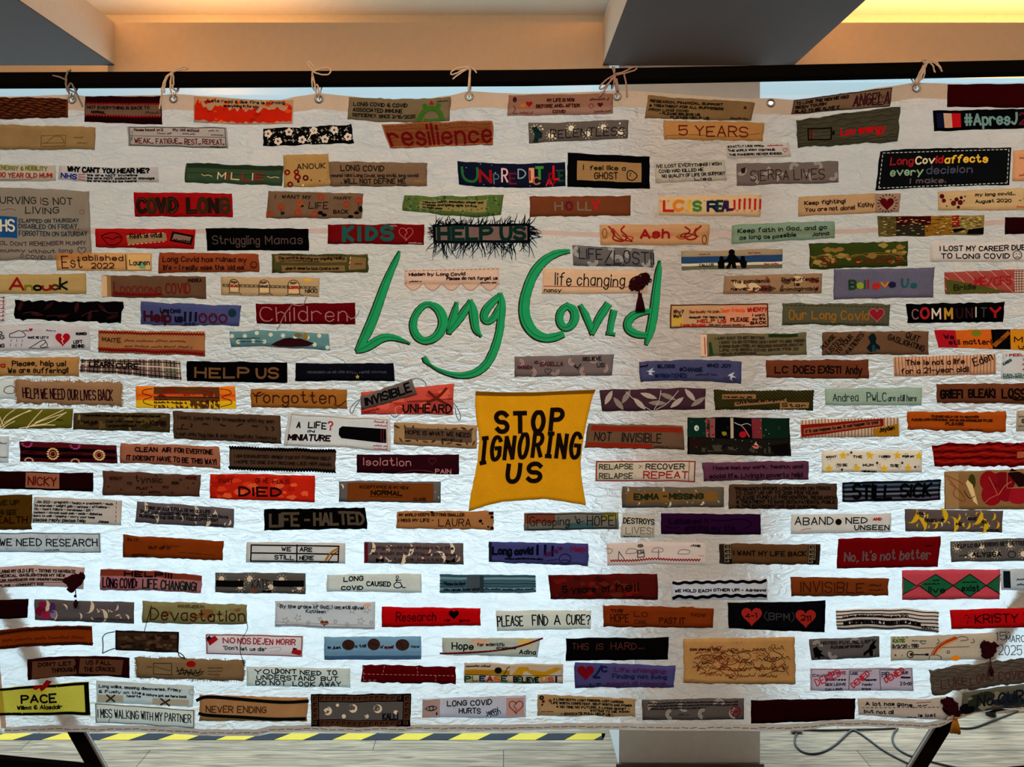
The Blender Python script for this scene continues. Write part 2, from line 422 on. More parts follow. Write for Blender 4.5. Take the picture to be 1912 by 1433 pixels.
        for i in range(n):
            x, y = P.pc(rd.uniform(3, 97), rd.uniform(6, 94)); s = size * rd.uniform(.5, 1.2); fan(mb, ell(x, y, s, s * .8, 6), off, mm(i))
    elif name == 'hst':
        for i in range(n):
            v = (i + .5) / n * 100; ribbon(mb, [P.pc(u, v) for u in range(0, 101, 5)], size, off, mm(i), 0.0001)
    elif name == 'wave':
        for i in range(n):
            v = (i + .5) / n * 100; ribbon(mb, [P.pc(u, v + 3 * math.sin(u * .35 + i * 2) + rd.uniform(-2, 2)) for u in range(1, 100, 3)], [size * rd.uniform(.4, 1.3) for _ in range(1, 100, 3)], off, mm(i), 0.0002)
    elif name == 'vst':
        for i in range(n):
            u = (i + .5) / n * 100; ribbon(mb, [P.pc(u, v) for v in range(1, 100, 14)] + [P.pc(u, 99)], size, off, mm(i), 0.0001)
    elif name == 'plaid':
        pattern(P, mb, 'vst', col, n, size, off); pattern(P, mb, 'hst', col, max(3, int(n * Hp / Wp)), size, off + 0.0001)
    elif name == 'diag':
        k = Hp / Wp * 100
        for i in range(n):
            u = -k + (100 + k) * (i + .5) / n; a = max(0, -u / k * 100); b = min(100, (100 - u) / k * 100)
            if b - a > 5: ribbon(mb, [P.pc(u + k * v / 100, v) for v in [a + (b - a) * t / 5 for t in range(6)]], size, off, mm(i), 0.0001)
    elif name == 'weave':
        for i in range(n):
            u, v = rd.uniform(2, 96), rd.uniform(5, 92); ribbon(mb, [P.pc(u, v), P.pc(u + 2.2, v)], size, off, mm(i), 0.0001)
    elif name == 'flame':
        m = mm(0); n0 = len(mb.v); k = n
        hs = [rd.uniform(22, 55) for _ in range(k + 1)]; hs[1] = 8; hs[2] = 20; hs[-2] = 15; hs[-1] = 30
        for i in range(k + 1):
            u = 1 + 98 * i / k
            for v in (92 + rd.uniform(-6, 4), hs[i]): mb.v.append(bp(*P.pc(u, v), off))
        for i in range(k): a = n0 + 2 * i; mb.face([a, a + 2, a + 3, a + 1], m)
    elif name == 'key':
        pass
CHILD = {'lettering': 0.0011, 'stitching': 0.0009, 'motif': 0.0007, 'sewn_label': 0.0005}
def greek(P, mb, u0, v0, u1, v1, col, w, off, n, vertical=False):
    m = cloth(col, 'p'); base = [(0, 1), (0, 0), (.8, 0), (.8, .7), (.4, .7), (.4, .35)]
    for i in range(n):
        pts = []
        for a, b in base + []:
            t = (i + a * .95) / n
            pts.append(P.pc(u0 + (u1 - u0) * b, v0 + (v1 - v0) * t) if vertical else P.pc(u0 + (u1 - u0) * t, v0 + (v1 - v0) * b))
        ribbon(mb, pts, w, off, m, 0.0001)
        if i < n - 1:
            a = (i + 0) / n; b = (i + .95 + .05) / n
            ribbon(mb, [P.pc(u1, v0 + (v1 - v0) * a), P.pc(u1, v0 + (v1 - v0) * b)] if vertical else [P.pc(u0 + (u1 - u0) * a, v1), P.pc(u0 + (u1 - u0) * b, v1)], w, off, m, 0.0001)
BANNER = None
PATCHES = {}
def p(kind, quad, col, label, items='', bow=0.0, layer=0, wob=1.2, sides=None, key=None, rag=None):
    """one sewn-on patch: four corners (TL TR BR BL) in pixels of the banner plane, colour, label, what is on it"""
    idx = len(PATCHES); nums = [float(t) for t in quad.replace(',', ' ').split()]
    P = Patch(idx, list(zip(nums[::2], nums[1::2])), bow, wob, layer, sides)
    mb = MB(); base = cloth(col, kind); off = P.off
    P.grid(mb, 0, 0, 1, 1, off, base, rim=off - 0.0011, rag=rag if rag is not None else (0.9 if kind == 'l' else 0.5))
    ch = []; printed = False
    def kid(n): ch.append((n, MB())); return ch[-1][1]
    for it in items.strip().split(';'):
        it = it.strip()
        if not it: continue
        t = it.split(); c = t[0]
        if c == 'X' or (c == 'T' and float(t[2]) > float(t[4])): P.rtext(kid('lettering'), *map(float, t[1:5]), t[5], float(t[6]), ' '.join(t[7:]), off + CHILD['lettering'])
        elif c == 'T': P.text(kid('lettering'), *map(float, t[1:5]), t[5], float(t[6]), ' '.join(t[7:]), off + CHILD['lettering'])
        elif c == 'C': P.scrawl(kid('lettering'), *map(float, t[1:5]), t[5], float(t[6]), off + CHILD['lettering'])
        elif c in 'LSD':
            q = list(map(float, t[3:])); pts = [P.pc(q[i], q[i + 1]) for i in range(0, len(q), 2)]; k_ = kid('stitching')
            if c == 'S': pts = chaikin(pts, 2)
            if c == 'D':
                e = edge_poly(pts, max(4, int(sum(math.hypot(b[0] - a[0], b[1] - a[1]) for a, b in zip(pts, pts[1:])) / 4)))
                for k in range(0, len(e) - 1, 2): ribbon(k_, [e[k], e[k + 1]], float(t[2]), off + CHILD['stitching'], cloth(t[1], 's'))
            else:
                if len(pts) == 2: pts = edge_poly(pts, 10)
                ribbon(k_, pts, float(t[2]), off + CHILD['stitching'], cloth(t[1], 's'))
        elif c == 'Z':
            u0, v0, u1, v1 = map(float, t[1:5]); n = int(abs(u1 - u0) / 100 * P.w / 2.6); amp = float(t[7])
            pts = []
            for i in range(n + 1):
                x, y = P.pc(u0 + (u1 - u0) * i / n, v0 + (v1 - v0) * i / n); pts.append((x, y + (amp if i % 2 else -amp)))
            ribbon(kid('rickrack_trim'), pts, float(t[6]), off + 0.0008, cloth(t[5], 's'))
        elif c == 'R':
            u0, v0, u1, v1 = map(float, t[1:5]); m = cloth(t[5], 's'); k_ = kid('border_stitching')
            for a, b in (((u0, v0), (u1, v0)), ((u1, v0), (u1, v1)), ((u1, v1), (u0, v1)), ((u0, v1), (u0, v0))):
                n = max(2, int(max(abs(b[0] - a[0]) / 4, abs(b[1] - a[1]) / 20)))
                ribbon(k_, [P.pc(a[0] + (b[0] - a[0]) * i / n, a[1] + (b[1] - a[1]) * i / n) for i in range(n + 1)], float(t[6]), off + CHILD['stitching'], m)
        elif c == 'F':
            u0, v0, u1, v1 = [float(x) / 100 for x in t[1:5]]; P.grid(mb, u0, v0, u1, v1, off + (0.0008 if printed else 0.0003), cloth(t[5], 'p'))
        elif c == 'Q':   # a small sewn label at four u v corners
            q = [P.pc(float(t[k]), float(t[k + 1])) for k in range(1, 9, 2)]
            sub = Patch(idx + 500, q, 0, 0.5); nq = sum(1 for n_, _ in ch if n_ == 'sewn_label')
            sub.grid(kid('sewn_label'), 0, 0, 1, 1, off + CHILD['sewn_label'] + 0.00025 * nq, cloth(t[9], 'c'), rim=off)
        elif c == 'E': x, y = P.pc(float(t[1]), float(t[2])); fan(mb, ell(x, y, float(t[3]), float(t[4])), off + 0.0006, cloth(t[5], 's'))
        elif c == 'O': x, y = P.pc(float(t[1]), float(t[2])); e = ell(x, y, float(t[3]), float(t[4]), 18); ribbon(kid('stitching'), e + e[:1], float(t[6]), off + CHILD['stitching'], cloth(t[5], 's'))
        elif c == 'H': x, y = P.pc(float(t[1]), float(t[2])); fan(kid('heart'), heart(x, y, float(t[3])), off + CHILD['motif'], cloth(t[4], 'f'), (x, y))
        elif c == 'h': x, y = P.pc(float(t[1]), float(t[2])); e = heart(x, y, float(t[3])); ribbon(kid('stitching'), e + e[:1], float(t[5]), off + CHILD['stitching'], cloth(t[4], 's'))
        elif c == 'G':
            q = list(map(float, t[2:])); fan(kid('motif'), [P.pc(q[i], q[i + 1]) for i in range(0, len(q), 2)], off + CHILD['motif'], cloth(t[1], 's'))
        elif c == 'A': x, y = P.pc(float(t[1]), float(t[2])); fan(mb, star(x, y, float(t[3])), off + 0.0006, cloth(t[4], 's'))
        elif c == 'K': greek(P, kid('key_trim'), *map(float, t[1:5]), t[5], float(t[6]), off + 0.0007, int(t[7]), t[8] == 'v')
        elif c == 'M': printed = t[1] not in ('blotch', 'speck'); pattern(P, mb, t[1], t[2], int(t[3]), float(t[4]), off + 0.0004)
        else: raise ValueError(it)
    # writing and stitching that belong together become one piece each
    def bb(b): xs = [v[0] for v in b.v]; zs = [v[2] for v in b.v]; return [min(xs), max(xs), min(zs), max(zs)]
    groups = []
    for n, b in ch:
        if not b.f: continue
        r = bb(b); mine = [n, [b], r]
        if n in ('lettering', 'stitching'):
            for g in [g for g in groups if g[0] == n]:
                gap = 0.007
                if r[0] - gap < g[2][1] and g[2][0] < r[1] + gap and r[2] - gap < g[2][3] and g[2][2] < r[3] + gap:
                    mine[1] = g[1] + mine[1]; q2 = g[2]; r = mine[2] = [min(r[0], q2[0]), max(r[1], q2[1]), min(r[2], q2[2]), max(r[3], q2[3])]; groups.remove(g)
        groups.append(mine)
    def merged(bs):
        if len(bs) == 1: return bs[0]
        m_ = MB()
        for b in bs:
            n0 = len(m_.v); m_.v += b.v; m_.f += [[i + n0 for i in f] for f in b.f]; m_.mi += [m_.slot(b.mats[k]) for k in b.mi]
        return m_
    o = mb.build(KIND[kind], BANNER, smooth=True)
    o['label'] = label
    for n, bs, _ in groups: merged(bs).build(n, o)
    PATCHES[key or idx] = (o, P); return o
# ------------------------------------------------------------------ the room
YW = 3.50 - DIST          # window plane
YF = 3.045 - DIST         # near face of the cove fascia
ZS = 2.67                 # underside of the soffits
XL, XR, YB, ZC = -4.2, 4.4, -5.2, 3.04
plaster = solid('plaster_warm', (0.62, 0.50, 0.375), 0.9)
plaster_dark = solid('soffit_brown', (0.066, 0.037, 0.027), 0.9)  # one even dark brown over the whole soffit
plaster_grey = solid('plaster_column', (0.72, 0.78, 0.86), 0.85, bump=0.05)
frame_white = solid('window_frame_paint', (0.55, 0.56, 0.56), 0.5)
skirting = solid('skirting_dark', (0.09, 0.085, 0.08), 0.6)
def wood_floor():
    m = bpy.data.materials.new('oak_planks'); nt, N, Lk = nodes(m)
    out = N('ShaderNodeOutputMaterial'); pr = N('ShaderNodeBsdfPrincipled'); Lk(pr.outputs[0], out.inputs[0])
    tc = N('ShaderNodeTexCoord')
    br = N('ShaderNodeTexBrick'); br.offset = 0.37; br.inputs['Scale'].default_value = 1.0
    br.inputs['Brick Width'].default_value = 1.4; br.inputs['Row Height'].default_value = 0.145; br.inputs['Mortar Size'].default_value = 0.0016
    br.inputs['Color1'].default_value = (0.315, 0.242, 0.172, 1); br.inputs['Color2'].default_value = (0.255, 0.198, 0.142, 1); br.inputs['Mortar'].default_value = (0.06, 0.05, 0.04, 1)
    Lk(tc.outputs['Object'], br.inputs['Vector'])
    mp = N('ShaderNodeMapping'); mp.inputs['Scale'].default_value = (2.2, 34, 1); Lk(tc.outputs['Object'], mp.inputs['Vector'])
    nz = N('ShaderNodeTexNoise'); nz.inputs['Scale'].default_value = 2.2; nz.inputs['Detail'].default_value = 7; nz.inputs['Distortion'].default_value = 1.2; Lk(mp.outputs[0], nz.inputs['Vector'])
    cr = N('ShaderNodeMapRange'); cr.inputs[1].default_value = 0.3; cr.inputs[2].default_value = 0.72; cr.inputs[3].default_value = 0.45; cr.inputs[4].default_value = 1.45; Lk(nz.outputs['Fac'], cr.inputs[0])
    mul = N('ShaderNodeVectorMath'); mul.operation = 'SCALE'; Lk(br.outputs['Color'], mul.inputs[0]); Lk(cr.outputs[0], mul.inputs['Scale'])
    Lk(mul.outputs[0], pr.inputs['Base Color']); pr.inputs['Roughness'].default_value = 0.6; pr.inputs['Specular IOR Level'].default_value = 0.12
    b = N('ShaderNodeBump'); b.inputs['Strength'].default_value = 0.25; b.inputs['Distance'].default_value = 0.002; Lk(nz.outputs['Fac'], b.inputs['Height']); Lk(b.outputs[0], pr.inputs['Normal'])
    return m
def struct(name, mb, label, cat):
    o = mb.build(name); return tag(o, label, cat, kind='structure')
def boxes(name, bs, m, label, cat):
    mb = MB()
    for a, b in bs: mb.box(a, b, m)
    return struct(name, mb, label, cat)
boxes('floor', [((XL, YB, -0.05), (XR, YW + 0.1, 0.0))], wood_floor(), 'pale oak plank floor running under the hanging banner', 'floor')
boxes('ceiling', [((XL, YB, ZC), (XR, YW + 0.1, ZC + 0.08))], plaster, 'cream upper ceiling above the coves', 'ceiling')
boxes('wall_left', [((XL - 0.1, YB, 0), (XL, YW + 0.1, ZC))], plaster, 'plain side wall on the left', 'wall')
boxes('wall_right', [((XR, YB, 0), (XR + 0.1, YW + 0.1, ZC))], plaster, 'plain side wall on the right', 'wall')
boxes('wall_rear', [((XL, YB - 0.1, 0), (XR, YB, ZC))], plaster, 'plain wall behind the photographer', 'wall')
boxes('wall_front', [((XL, YW, 2.785), (XR, YW + 0.12, ZC))], plaster, 'strip of wall above the glazing', 'wall')
# soffits: hollow beams running towards the window; trays of higher ceiling between them
TR = [(-1.475, 0.377), (1.10, 2.952), (-3.98, -2.20)]
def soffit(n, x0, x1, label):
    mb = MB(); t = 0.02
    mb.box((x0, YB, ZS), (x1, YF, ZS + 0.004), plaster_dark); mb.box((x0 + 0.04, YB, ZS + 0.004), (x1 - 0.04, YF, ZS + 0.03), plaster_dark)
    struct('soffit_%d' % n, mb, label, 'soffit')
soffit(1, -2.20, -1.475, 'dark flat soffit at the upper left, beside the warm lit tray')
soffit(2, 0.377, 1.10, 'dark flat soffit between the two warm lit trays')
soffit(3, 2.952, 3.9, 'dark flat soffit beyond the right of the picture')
for k, (a, b) in enumerate(TR[:2]):
    mb = MB(); zt = 2.833; t = 0.025
    mb.box((a - t, YB, ZS + 0.004), (a, YF, zt), plaster); mb.box((b, YB, ZS + 0.004), (b + t, YF, zt), plaster); mb.box((a - t, YF, ZS - 0.027), (b + t, YF + t, zt), plaster)
    struct('trim_%d' % (k + 1), mb, ('cream fascia boards round the middle ceiling tray' if k == 0 else 'cream fascia boards round the right ceiling tray, glowing along the top'), 'fascia')
# column in front of the glazing
cx0 = (1156 - PX) * 3.06 / F; cx1 = (1419 - PX) * 3.06 / F; cy0 = 3.06 - DIST; cy1 = 3.50 - DIST
mb = MB(); mb.box((cx0, cy0, 0.0), (cx1, cy1, ZC), plaster_grey)
struct('wall_column', mb, 'square grey column standing behind the banner', 'column')
mb = MB(); t = 0.012
mb.box((cx0 - t, cy0 - t, 0), (cx1 + t, cy0, 0.018), skirting)
struct('baseboard_column', mb, 'dark skirting along the foot of the column', 'skirting')
# glazing
glass = bpy.data.materials.new('clear_glass'); nt, N, Lk = nodes(glass)
o_ = N('ShaderNodeOutputMaterial'); tb = N('ShaderNodeBsdfTransparent'); tb.inputs[0].default_value = (0.93, 0.97, 0.98, 1)
gb = N('ShaderNodeBsdfGlossy'); gb.inputs['Roughness'].default_value = 0.02; mx = N('ShaderNodeMixShader'); mx.inputs[0].default_value = 0.05
Lk(tb.outputs[0], mx.inputs[1]); Lk(gb.outputs[0], mx.inputs[2]); Lk(mx.outputs[0], o_.inputs[0])
for n, (x0, x1, lab) in enumerate([(XL, 0.62, 'floor to ceiling glazing left of the column'), (0.62, XR, 'floor to ceiling glazing right of the column')]):
    mb = MB(); f = 0.03
    mb.box((x0, YW, 0), (x1, YW + 0.06, 0.03), frame_white); mb.box((x0, YW, 2.765), (x1, YW + 0.06, 2.785), frame_white)
    mb.box((x0, YW, 0.03), (x0 + f, YW + 0.06, 2.765), frame_white); mb.box((x1 - f, YW, 0.03), (x1, YW + 0.06, 2.765), frame_white)
    w = struct('window_%d' % (n + 1), mb, lab, 'window')
    g = MB(); g.box((x0 + f, YW + 0.025, 0.03), (x1 - f, YW + 0.033, 2.765), glass); g.build('pane', w)
# pavement outside
pave = solid('paving_outside', (0.46, 0.49, 0.52), 0.9, bump=0.1)
boxes('ground_outside', [((-12, YW + 0.1, -0.16), (12, 14, -0.06))], pave, 'pale paving outside the glazing', 'ground')
facade = solid('beige_render', (0.24, 0.18, 0.125), 0.9, bump=0.1)
boxes('facade_added', [((-26, 12.0, -0.1), (26, 12.4, 4.75))], facade, 'long low beige building added outside, unseen, to dim the low sky', 'building')  # unseen building put in to darken the low sky behind the banner
# ------------------------------------------------------------------ hazard tape along the foot of the glazing
yel = solid('tape_yellow', (0.55, 0.40, 0.05), 0.7, spec=0.1); blk = solid('tape_black', (0.022, 0.026, 0.034), 0.7, spec=0.1)
mb = MB(); y0, y1 = 3.262 - DIST, 3.315 - DIST; x = -4.0; k = 0; sk = 0.055; wst = 0.118
xe = (1126 - PX) * 3.26 / F
while x < xe:
    x2 = min(x + wst, xe); n0 = len(mb.v); s1 = sk if x2 < xe else 0
    for (px_, py_) in ((x, y0), (x2, y0), (x2 + s1, y1), (x + sk, y1)): mb.v.append((px_, py_, 0.0012))
    mb.face([n0, n0 + 1, n0 + 2, n0 + 3], yel if k % 2 == 0 else blk); x = x2; k += 1
n0 = len(mb.v)
for (px_, py_) in ((-4.0, y0), (xe, y0), (xe, y1), (-3.95, y1)): mb.v.append((px_, py_, 0.0002))
mb.face([n0, n0 + 3, n0 + 2, n0 + 1], blk)
tag(mb.build('hazard_tape'), 'yellow and black striped hazard tape stuck to the floor along the glazing', 'tape')
# ------------------------------------------------------------------ black stand that carries the banner
black_metal = solid('black_anodised', (0.004, 0.0036, 0.0033), 0.85, spec=0.0)
steel = solid('brushed_steel', (0.42, 0.43, 0.45), 0.35, metal=0.9)
rubber = solid('black_rubber', (0.015, 0.015, 0.016), 0.7)
stand = empty('banner_stand', (0, 0.02, 0))
tag(stand, 'black metal frame with slanted braces behind and under the banner', 'stand')
def wp(x, y, dep=0.0):
    k = (DIST + dep) / F
    return Vector(((x - PX) * k, dep, EYE - (y - PY) * k))
def bar(name, pts, hw, hd, m, parent=stand):
    """rectangular bar with rounded edges along points in the stand's plane"""
    mb = MB(); n = len(pts); prof = []
    for cx_, cz_ in ((1, 1), (-1, 1), (-1, -1), (1, -1)):
        for a in range(4):
            t = math.pi / 2 * (a / 3) + {(1, 1): 0, (-1, 1): math.pi / 2, (-1, -1): math.pi, (1, -1): 1.5 * math.pi}[(cx_, cz_)]
            r = min(hw, hd) * 0.3; prof.append(((hd - r) * cx_ + r * math.cos(t), (hw - r) * cz_ + r * math.sin(t)))
    k = len(prof)
    for i, p_ in enumerate(pts):
        t = (pts[min(i + 1, n - 1)] - pts[max(0, i - 1)]).normalized(); sd = Vector((0, 1, 0)); sd = (sd - t * sd.dot(t)).normalized(); up = t.cross(sd)
        for a, b in prof: mb.v.append(tuple(p_ + sd * a + up * b))
    for i in range(n - 1):
        for j in range(k): mb.face([i * k + j, i * k + (j + 1) % k, (i + 1) * k + (j + 1) % k, (i + 1) * k + j], m)
    mb.face(list(reversed(range(k))), m); mb.face([(n - 1) * k + j for j in range(k)], m)
    o = mb.build(name, parent); o.matrix_parent_inverse = parent.matrix_basis.inverted(); return o
TOPBAR = [(-240, 150.5), (0, 150.5), (480, 148.5), (980, 146), (1430, 137.5), (1912, 127.5), (2130, 122)]
BY = 0.012
bar('top_bar', [wp(x, y, BY) for x, y in TOPBAR], 0.0165, 0.019, black_metal)
for sx in (0, 1):
    px_ = -215 if sx == 0 else 2105
    bar('post', [wp(px_, 140, 0.02), Vector(((px_ - PX) * S, 0.02, 0.0))], 0.019, 0.019, black_metal)
    a, b = ((-193, 760), (416, 1853)) if sx == 0 else ((2105, 797), (1452, 1853))
    bar('brace', [wp(*a, 0.055), wp(*b, 0.055)], 0.0175, 0.0125, black_metal)
    ed = 0.021
    bar('brace_edge', [wp(a[0] + (16 if sx == 0 else -16), a[1] + 2, 0.04), wp(b[0] + (16 if sx == 0 else -16), b[1] + 2, 0.04)], 0.003, 0.004, steel)
    rail = [wp(-240, 1402, 0.03), wp(172, 1441, 0.03)] if sx == 0 else [wp(1690, 1466, 0.03), wp(2130, 1424, 0.03)]
    bar('bottom_rail', rail, 0.016, 0.010, black_metal)
q = [Vector(((2105 - PX) * S, 0.05, 0.75)), Vector(((1850 - PX) * 3.472 / F, 3.472 - DIST, 0.03))]
lg = bar('rear_leg', q, 0.013, 0.013, black_metal)
e = q[1]; ft = MB(); ft.tube([(e.x, e.y, 0.0), (e.x, e.y, 0.03), (e.x, e.y, 0.042)], [0.02, 0.019, 0.012], rubber, 14); f_ = ft.build('foot', lg, smooth=True); f_.matrix_parent_inverse = lg.matrix_world.inverted()
# ------------------------------------------------------------------ the banner
BANNER = empty('banner', (0, 0, 0))
tag(BANNER, 'huge crumpled white cloth banner covered with sewn message patches, hung on a black bar', 'banner')
TOP = [(-100, 182), (0, 181), (60, 180), (90, 178), (135, 177), (160, 180), (300, 178), (325, 176), (400, 181), (470, 187), (520, 188), (560, 180), (595, 175), (650, 180), (700, 186), (735, 189), (780, 187), (840, 179), (875, 171), (930, 174), (980, 176), (1050, 174), (1110, 172), (1150, 170), (1200, 172), (1300, 179), (1380, 185), (1440, 184), (1480, 187), (1560, 178), (1660, 162), (1710, 155), (1790, 158), (1850, 160), (1930, 156), (2100, 150)]
BOT = [(-100, 1370), (0, 1371), (25, 1371), (88, 1369), (175, 1368), (251, 1368), (427, 1374), (480, 1374), (514, 1367), (569, 1366), (732, 1366), (980, 1366), (1123, 1363), (1420, 1364), (1497, 1362), (1574, 1355), (1652, 1357), (1729, 1361), (1755, 1357), (1780, 1345), (1832, 1331), (1870, 1325), (1930, 1331), (2100, 1338)]
GROM = [(134, 186), (324, 185), (596, 186), (876, 181), (1152, 181), (1439, 193), (1711, 165)]
def along(tab, x):
    for (a, ya), (b, yb) in zip(tab, tab[1:]):
        if x <= b: t = (x - a) / (b - a); return ya + (yb - ya) * (t * t * (3 - 2 * t) * 0.5 + t * 0.5)
    return tab[-1][1]
def left_edge(y): return -95 + (y - 180) * (98.0 / 1190)
def banner_cloth():
    m = bpy.data.materials.new('calico_white'); nt, N, Lk = nodes(m)
    out = N('ShaderNodeOutputMaterial'); tc = N('ShaderNodeTexCoord')
    mp = N('ShaderNodeMapping'); mp.inputs['Rotation'].default_value = (0, math.radians(-38), 0); mp.inputs['Scale'].default_value = (1, 1, 2.3); Lk(tc.outputs['Object'], mp.inputs['Vector'])
    a = N('ShaderNodeTexNoise'); a.noise_type = 'RIDGED_MULTIFRACTAL'; a.inputs['Scale'].default_value = 9; a.inputs['Detail'].default_value = 5; a.inputs['Distortion'].default_value = 0.8; Lk(mp.outputs[0], a.inputs['Vector'])
    b = N('ShaderNodeTexNoise'); b.inputs['Scale'].default_value = 26; b.inputs['Detail'].default_value = 6; b.inputs['Distortion'].default_value = 1.5; Lk(mp.outputs[0], b.inputs['Vector'])
    v = N('ShaderNodeTexVoronoi'); v.feature = 'DISTANCE_TO_EDGE'; v.inputs['Scale'].default_value = 11
    wv = N('ShaderNodeVectorMath'); wv.operation = 'ADD'; Lk(mp.outputs[0], wv.inputs[0]); sc = N('ShaderNodeVectorMath'); sc.operation = 'SCALE'; sc.inputs['Scale'].default_value = 0.05; Lk(b.outputs['Color'], sc.inputs[0]); Lk(sc.outputs[0], wv.inputs[1]); Lk(wv.outputs[0], v.inputs['Vector'])
    vr = N('ShaderNodeMapRange'); vr.inputs[1].default_value = 0; vr.inputs[2].default_value = 0.12; Lk(v.outputs['Distance'], vr.inputs[0])
    s1 = N('ShaderNodeMath'); s1.operation = 'MULTIPLY_ADD'; s1.inputs[1].default_value = 0.55; Lk(a.outputs['Fac'], s1.inputs[0]); Lk(b.outputs['Fac'], s1.inputs[2])
    s2 = N('ShaderNodeMath'); s2.operation = 'MULTIPLY_ADD'; s2.inputs[1].default_value = 0.30; Lk(vr.outputs[0], s2.inputs[0]); Lk(s1.outputs[0], s2.inputs[2])
    bu = N('ShaderNodeBump'); bu.inputs['Strength'].default_value = 1.0; bu.inputs['Distance'].default_value = 0.011; Lk(s2.outputs[0], bu.inputs['Height'])
    d = N('ShaderNodeBsdfDiffuse'); d.inputs[0].default_value = (0.68, 0.58, 0.48, 1); t = N('ShaderNodeBsdfTranslucent'); t.inputs[0].default_value = (0.82, 0.79, 0.74, 1)
    Lk(bu.outputs[0], d.inputs['Normal']); Lk(bu.outputs[0], t.inputs['Normal'])
    mx = N('ShaderNodeMixShader'); mx.inputs[0].default_value = 0.42; Lk(d.outputs[0], mx.inputs[1]); Lk(t.outputs[0], mx.inputs[2]); rf = N('ShaderNodeBsdfRefraction'); rf.inputs['IOR'].default_value = 1.2; rf.inputs['Roughness'].default_value = 0.75; Lk(bu.outputs[0], rf.inputs['Normal'])
    m2 = N('ShaderNodeMixShader'); m2.inputs[0].default_value = 0.36; Lk(mx.outputs[0], m2.inputs[1]); Lk(rf.outputs[0], m2.inputs[2]); Lk(m2.outputs[0], out.inputs[0])
    return m
CALICO = banner_cloth()
def cloth_sheet():
    xs = sorted(set(list(range(-100, 2101, 9)) + [q for gx, gy in GROM for q in (gx - 5, gx + 5)]))
    xs = [x for x in xs if not any(abs(x - gx) < 5 for gx, gy in GROM)]
    mb = MB(); rows = 136; hole = {}
    for gx, gy in GROM: hole[xs.index(gx - 5)] = gy
    for x in xs:
        t, b = along(TOP, x), along(BOT, x); gy = min(GROM, key=lambda g: abs(g[0] - x)); o = gy[1] - along(TOP, gy[0])
        ys = [t, t + o - 5, t + o + 5] + [t + o + 5 + (b - t - o - 5) * (k + 1) / rows for k in range(rows)]
        for y in ys:
            le = left_edge(y); mb.v.append(bp(x if x > 60 else le + (x + 100) * (60 - le) / 160.0, y))
    R_ = rows + 3
    for i in range(len(xs) - 1):
        for j in range(R_ - 1):
            if j == 1 and i in hole: continue
            a = i * R_ + j; mb.face([a, a + 1, a + R_ + 1, a + R_], CALICO)
    o = mb.build('cloth', BANNER, smooth=True); return o
cloth_sheet()
def strip(name, pts, w, col, off, kind='c', wv=0.0, n=3):
    mb = MB(); m = cloth(col, kind); r = random.Random(len(pts))
    for i, (x, y) in enumerate(pts):
        dx, dy = pts[min(i + 1, len(pts) - 1)][0] - pts[max(i - 1, 0)][0], pts[min(i + 1, len(pts) - 1)][1] - pts[max(i - 1, 0)][1]; l = math.hypot(dx, dy); nx, ny = -dy / l, dx / l
        for k in range(n + 1):
            s = (k / n - 0.5) * w + (r.uniform(-wv, wv) if k in (0, n) else 0); mb.v.append(bp(x + nx * s, y + ny * s, off))
    for i in range(len(pts) - 1):
        for k in range(n): a = i * (n + 1) + k; mb.face([a, a + 1, a + n + 2, a + n + 1], m)
    return mb
def hem(name, pts, w, col, off, label, stitch=None):
    o = strip(name, pts, w, col, off, wv=0.5).build(name, BANNER, smooth=True); o['label'] = label
    if stitch:
        mb = MB(); r = random.Random(4)
        for k in range(0, len(pts) - 2, 2):
            ribbon(mb, [(pts[k][0], pts[k][1] + stitch[2] + r.uniform(-1, 1)), (pts[k + 1][0] + 4, pts[k + 1][1] + stitch[2] + r.uniform(-1, 1))], stitch[1], off + 0.0004, cloth(stitch[0], 's'))
        mb.build('stitching', o)
    return o
def hem_top():
    # same columns as the cloth would need; eyelets punch through it
    mb = MB(); m = cloth('c4a68c', 'c'); xs = sorted(set(list(range(-96, 2100, 9)) + [q for gx, gy in GROM for q in (gx - 5, gx + 5)])); xs = [x for x in xs if not any(abs(x - gx) < 5 for gx, gy in GROM)]
    hole = {xs.index(gx - 5) for gx, gy in GROM}
    for x in xs:
        t = along(TOP, x) - 0.5; gy = min(GROM, key=lambda g: abs(g[0] - x)); o = gy[1] - along(TOP, gy[0])
        for y in (t, t + o - 5, t + o + 5, t + 24, t + 29 + 1.2 * noise.noise(Vector((x / 30, 0, 0)))): mb.v.append(bp(x, y, 0.0007))
    for i in range(len(xs) - 1):
        for j in range(4):
            if j == 1 and i in hole: continue
            a = i * 5 + j; mb.face([a, a + 1, a + 6, a + 5], m)
    o = mb.build('top_hem', BANNER, smooth=True); o['label'] = 'beige cotton tape along the top edge of the banner'
hem_top()
xs = list(range(8, 2096, 8))
hem('bottom_hem', [(x, along(BOT, x) - 7 + 2.0 * noise.noise(Vector((x / 40, 5, 0)))) for x in xs], 12, 'b8a696', 0.0011, 'grubby pinkish rolled hem along the bottom edge', ('6a4a38', 1.2, 1))
hem('side_hem', [(left_edge(y) + 4, y) for y in range(185, 1368, 12)], 9, 'b8907a', 0.0011, 'pinkish hem down the left edge')
SEAM = [(120, 432), (300, 432), (600, 432), (800, 434), (1000, 434), (1100, 438), (1250, 440), (1380, 437), (1560, 433), (1640, 430), (1850, 416), (2090, 405)]
hem('seam_tape', [(x, along(SEAM, x)) for x in range(124, 2086, 10)], 9, 'c3a594', 0.0005, 'thin beige seam tape crossing the banner')
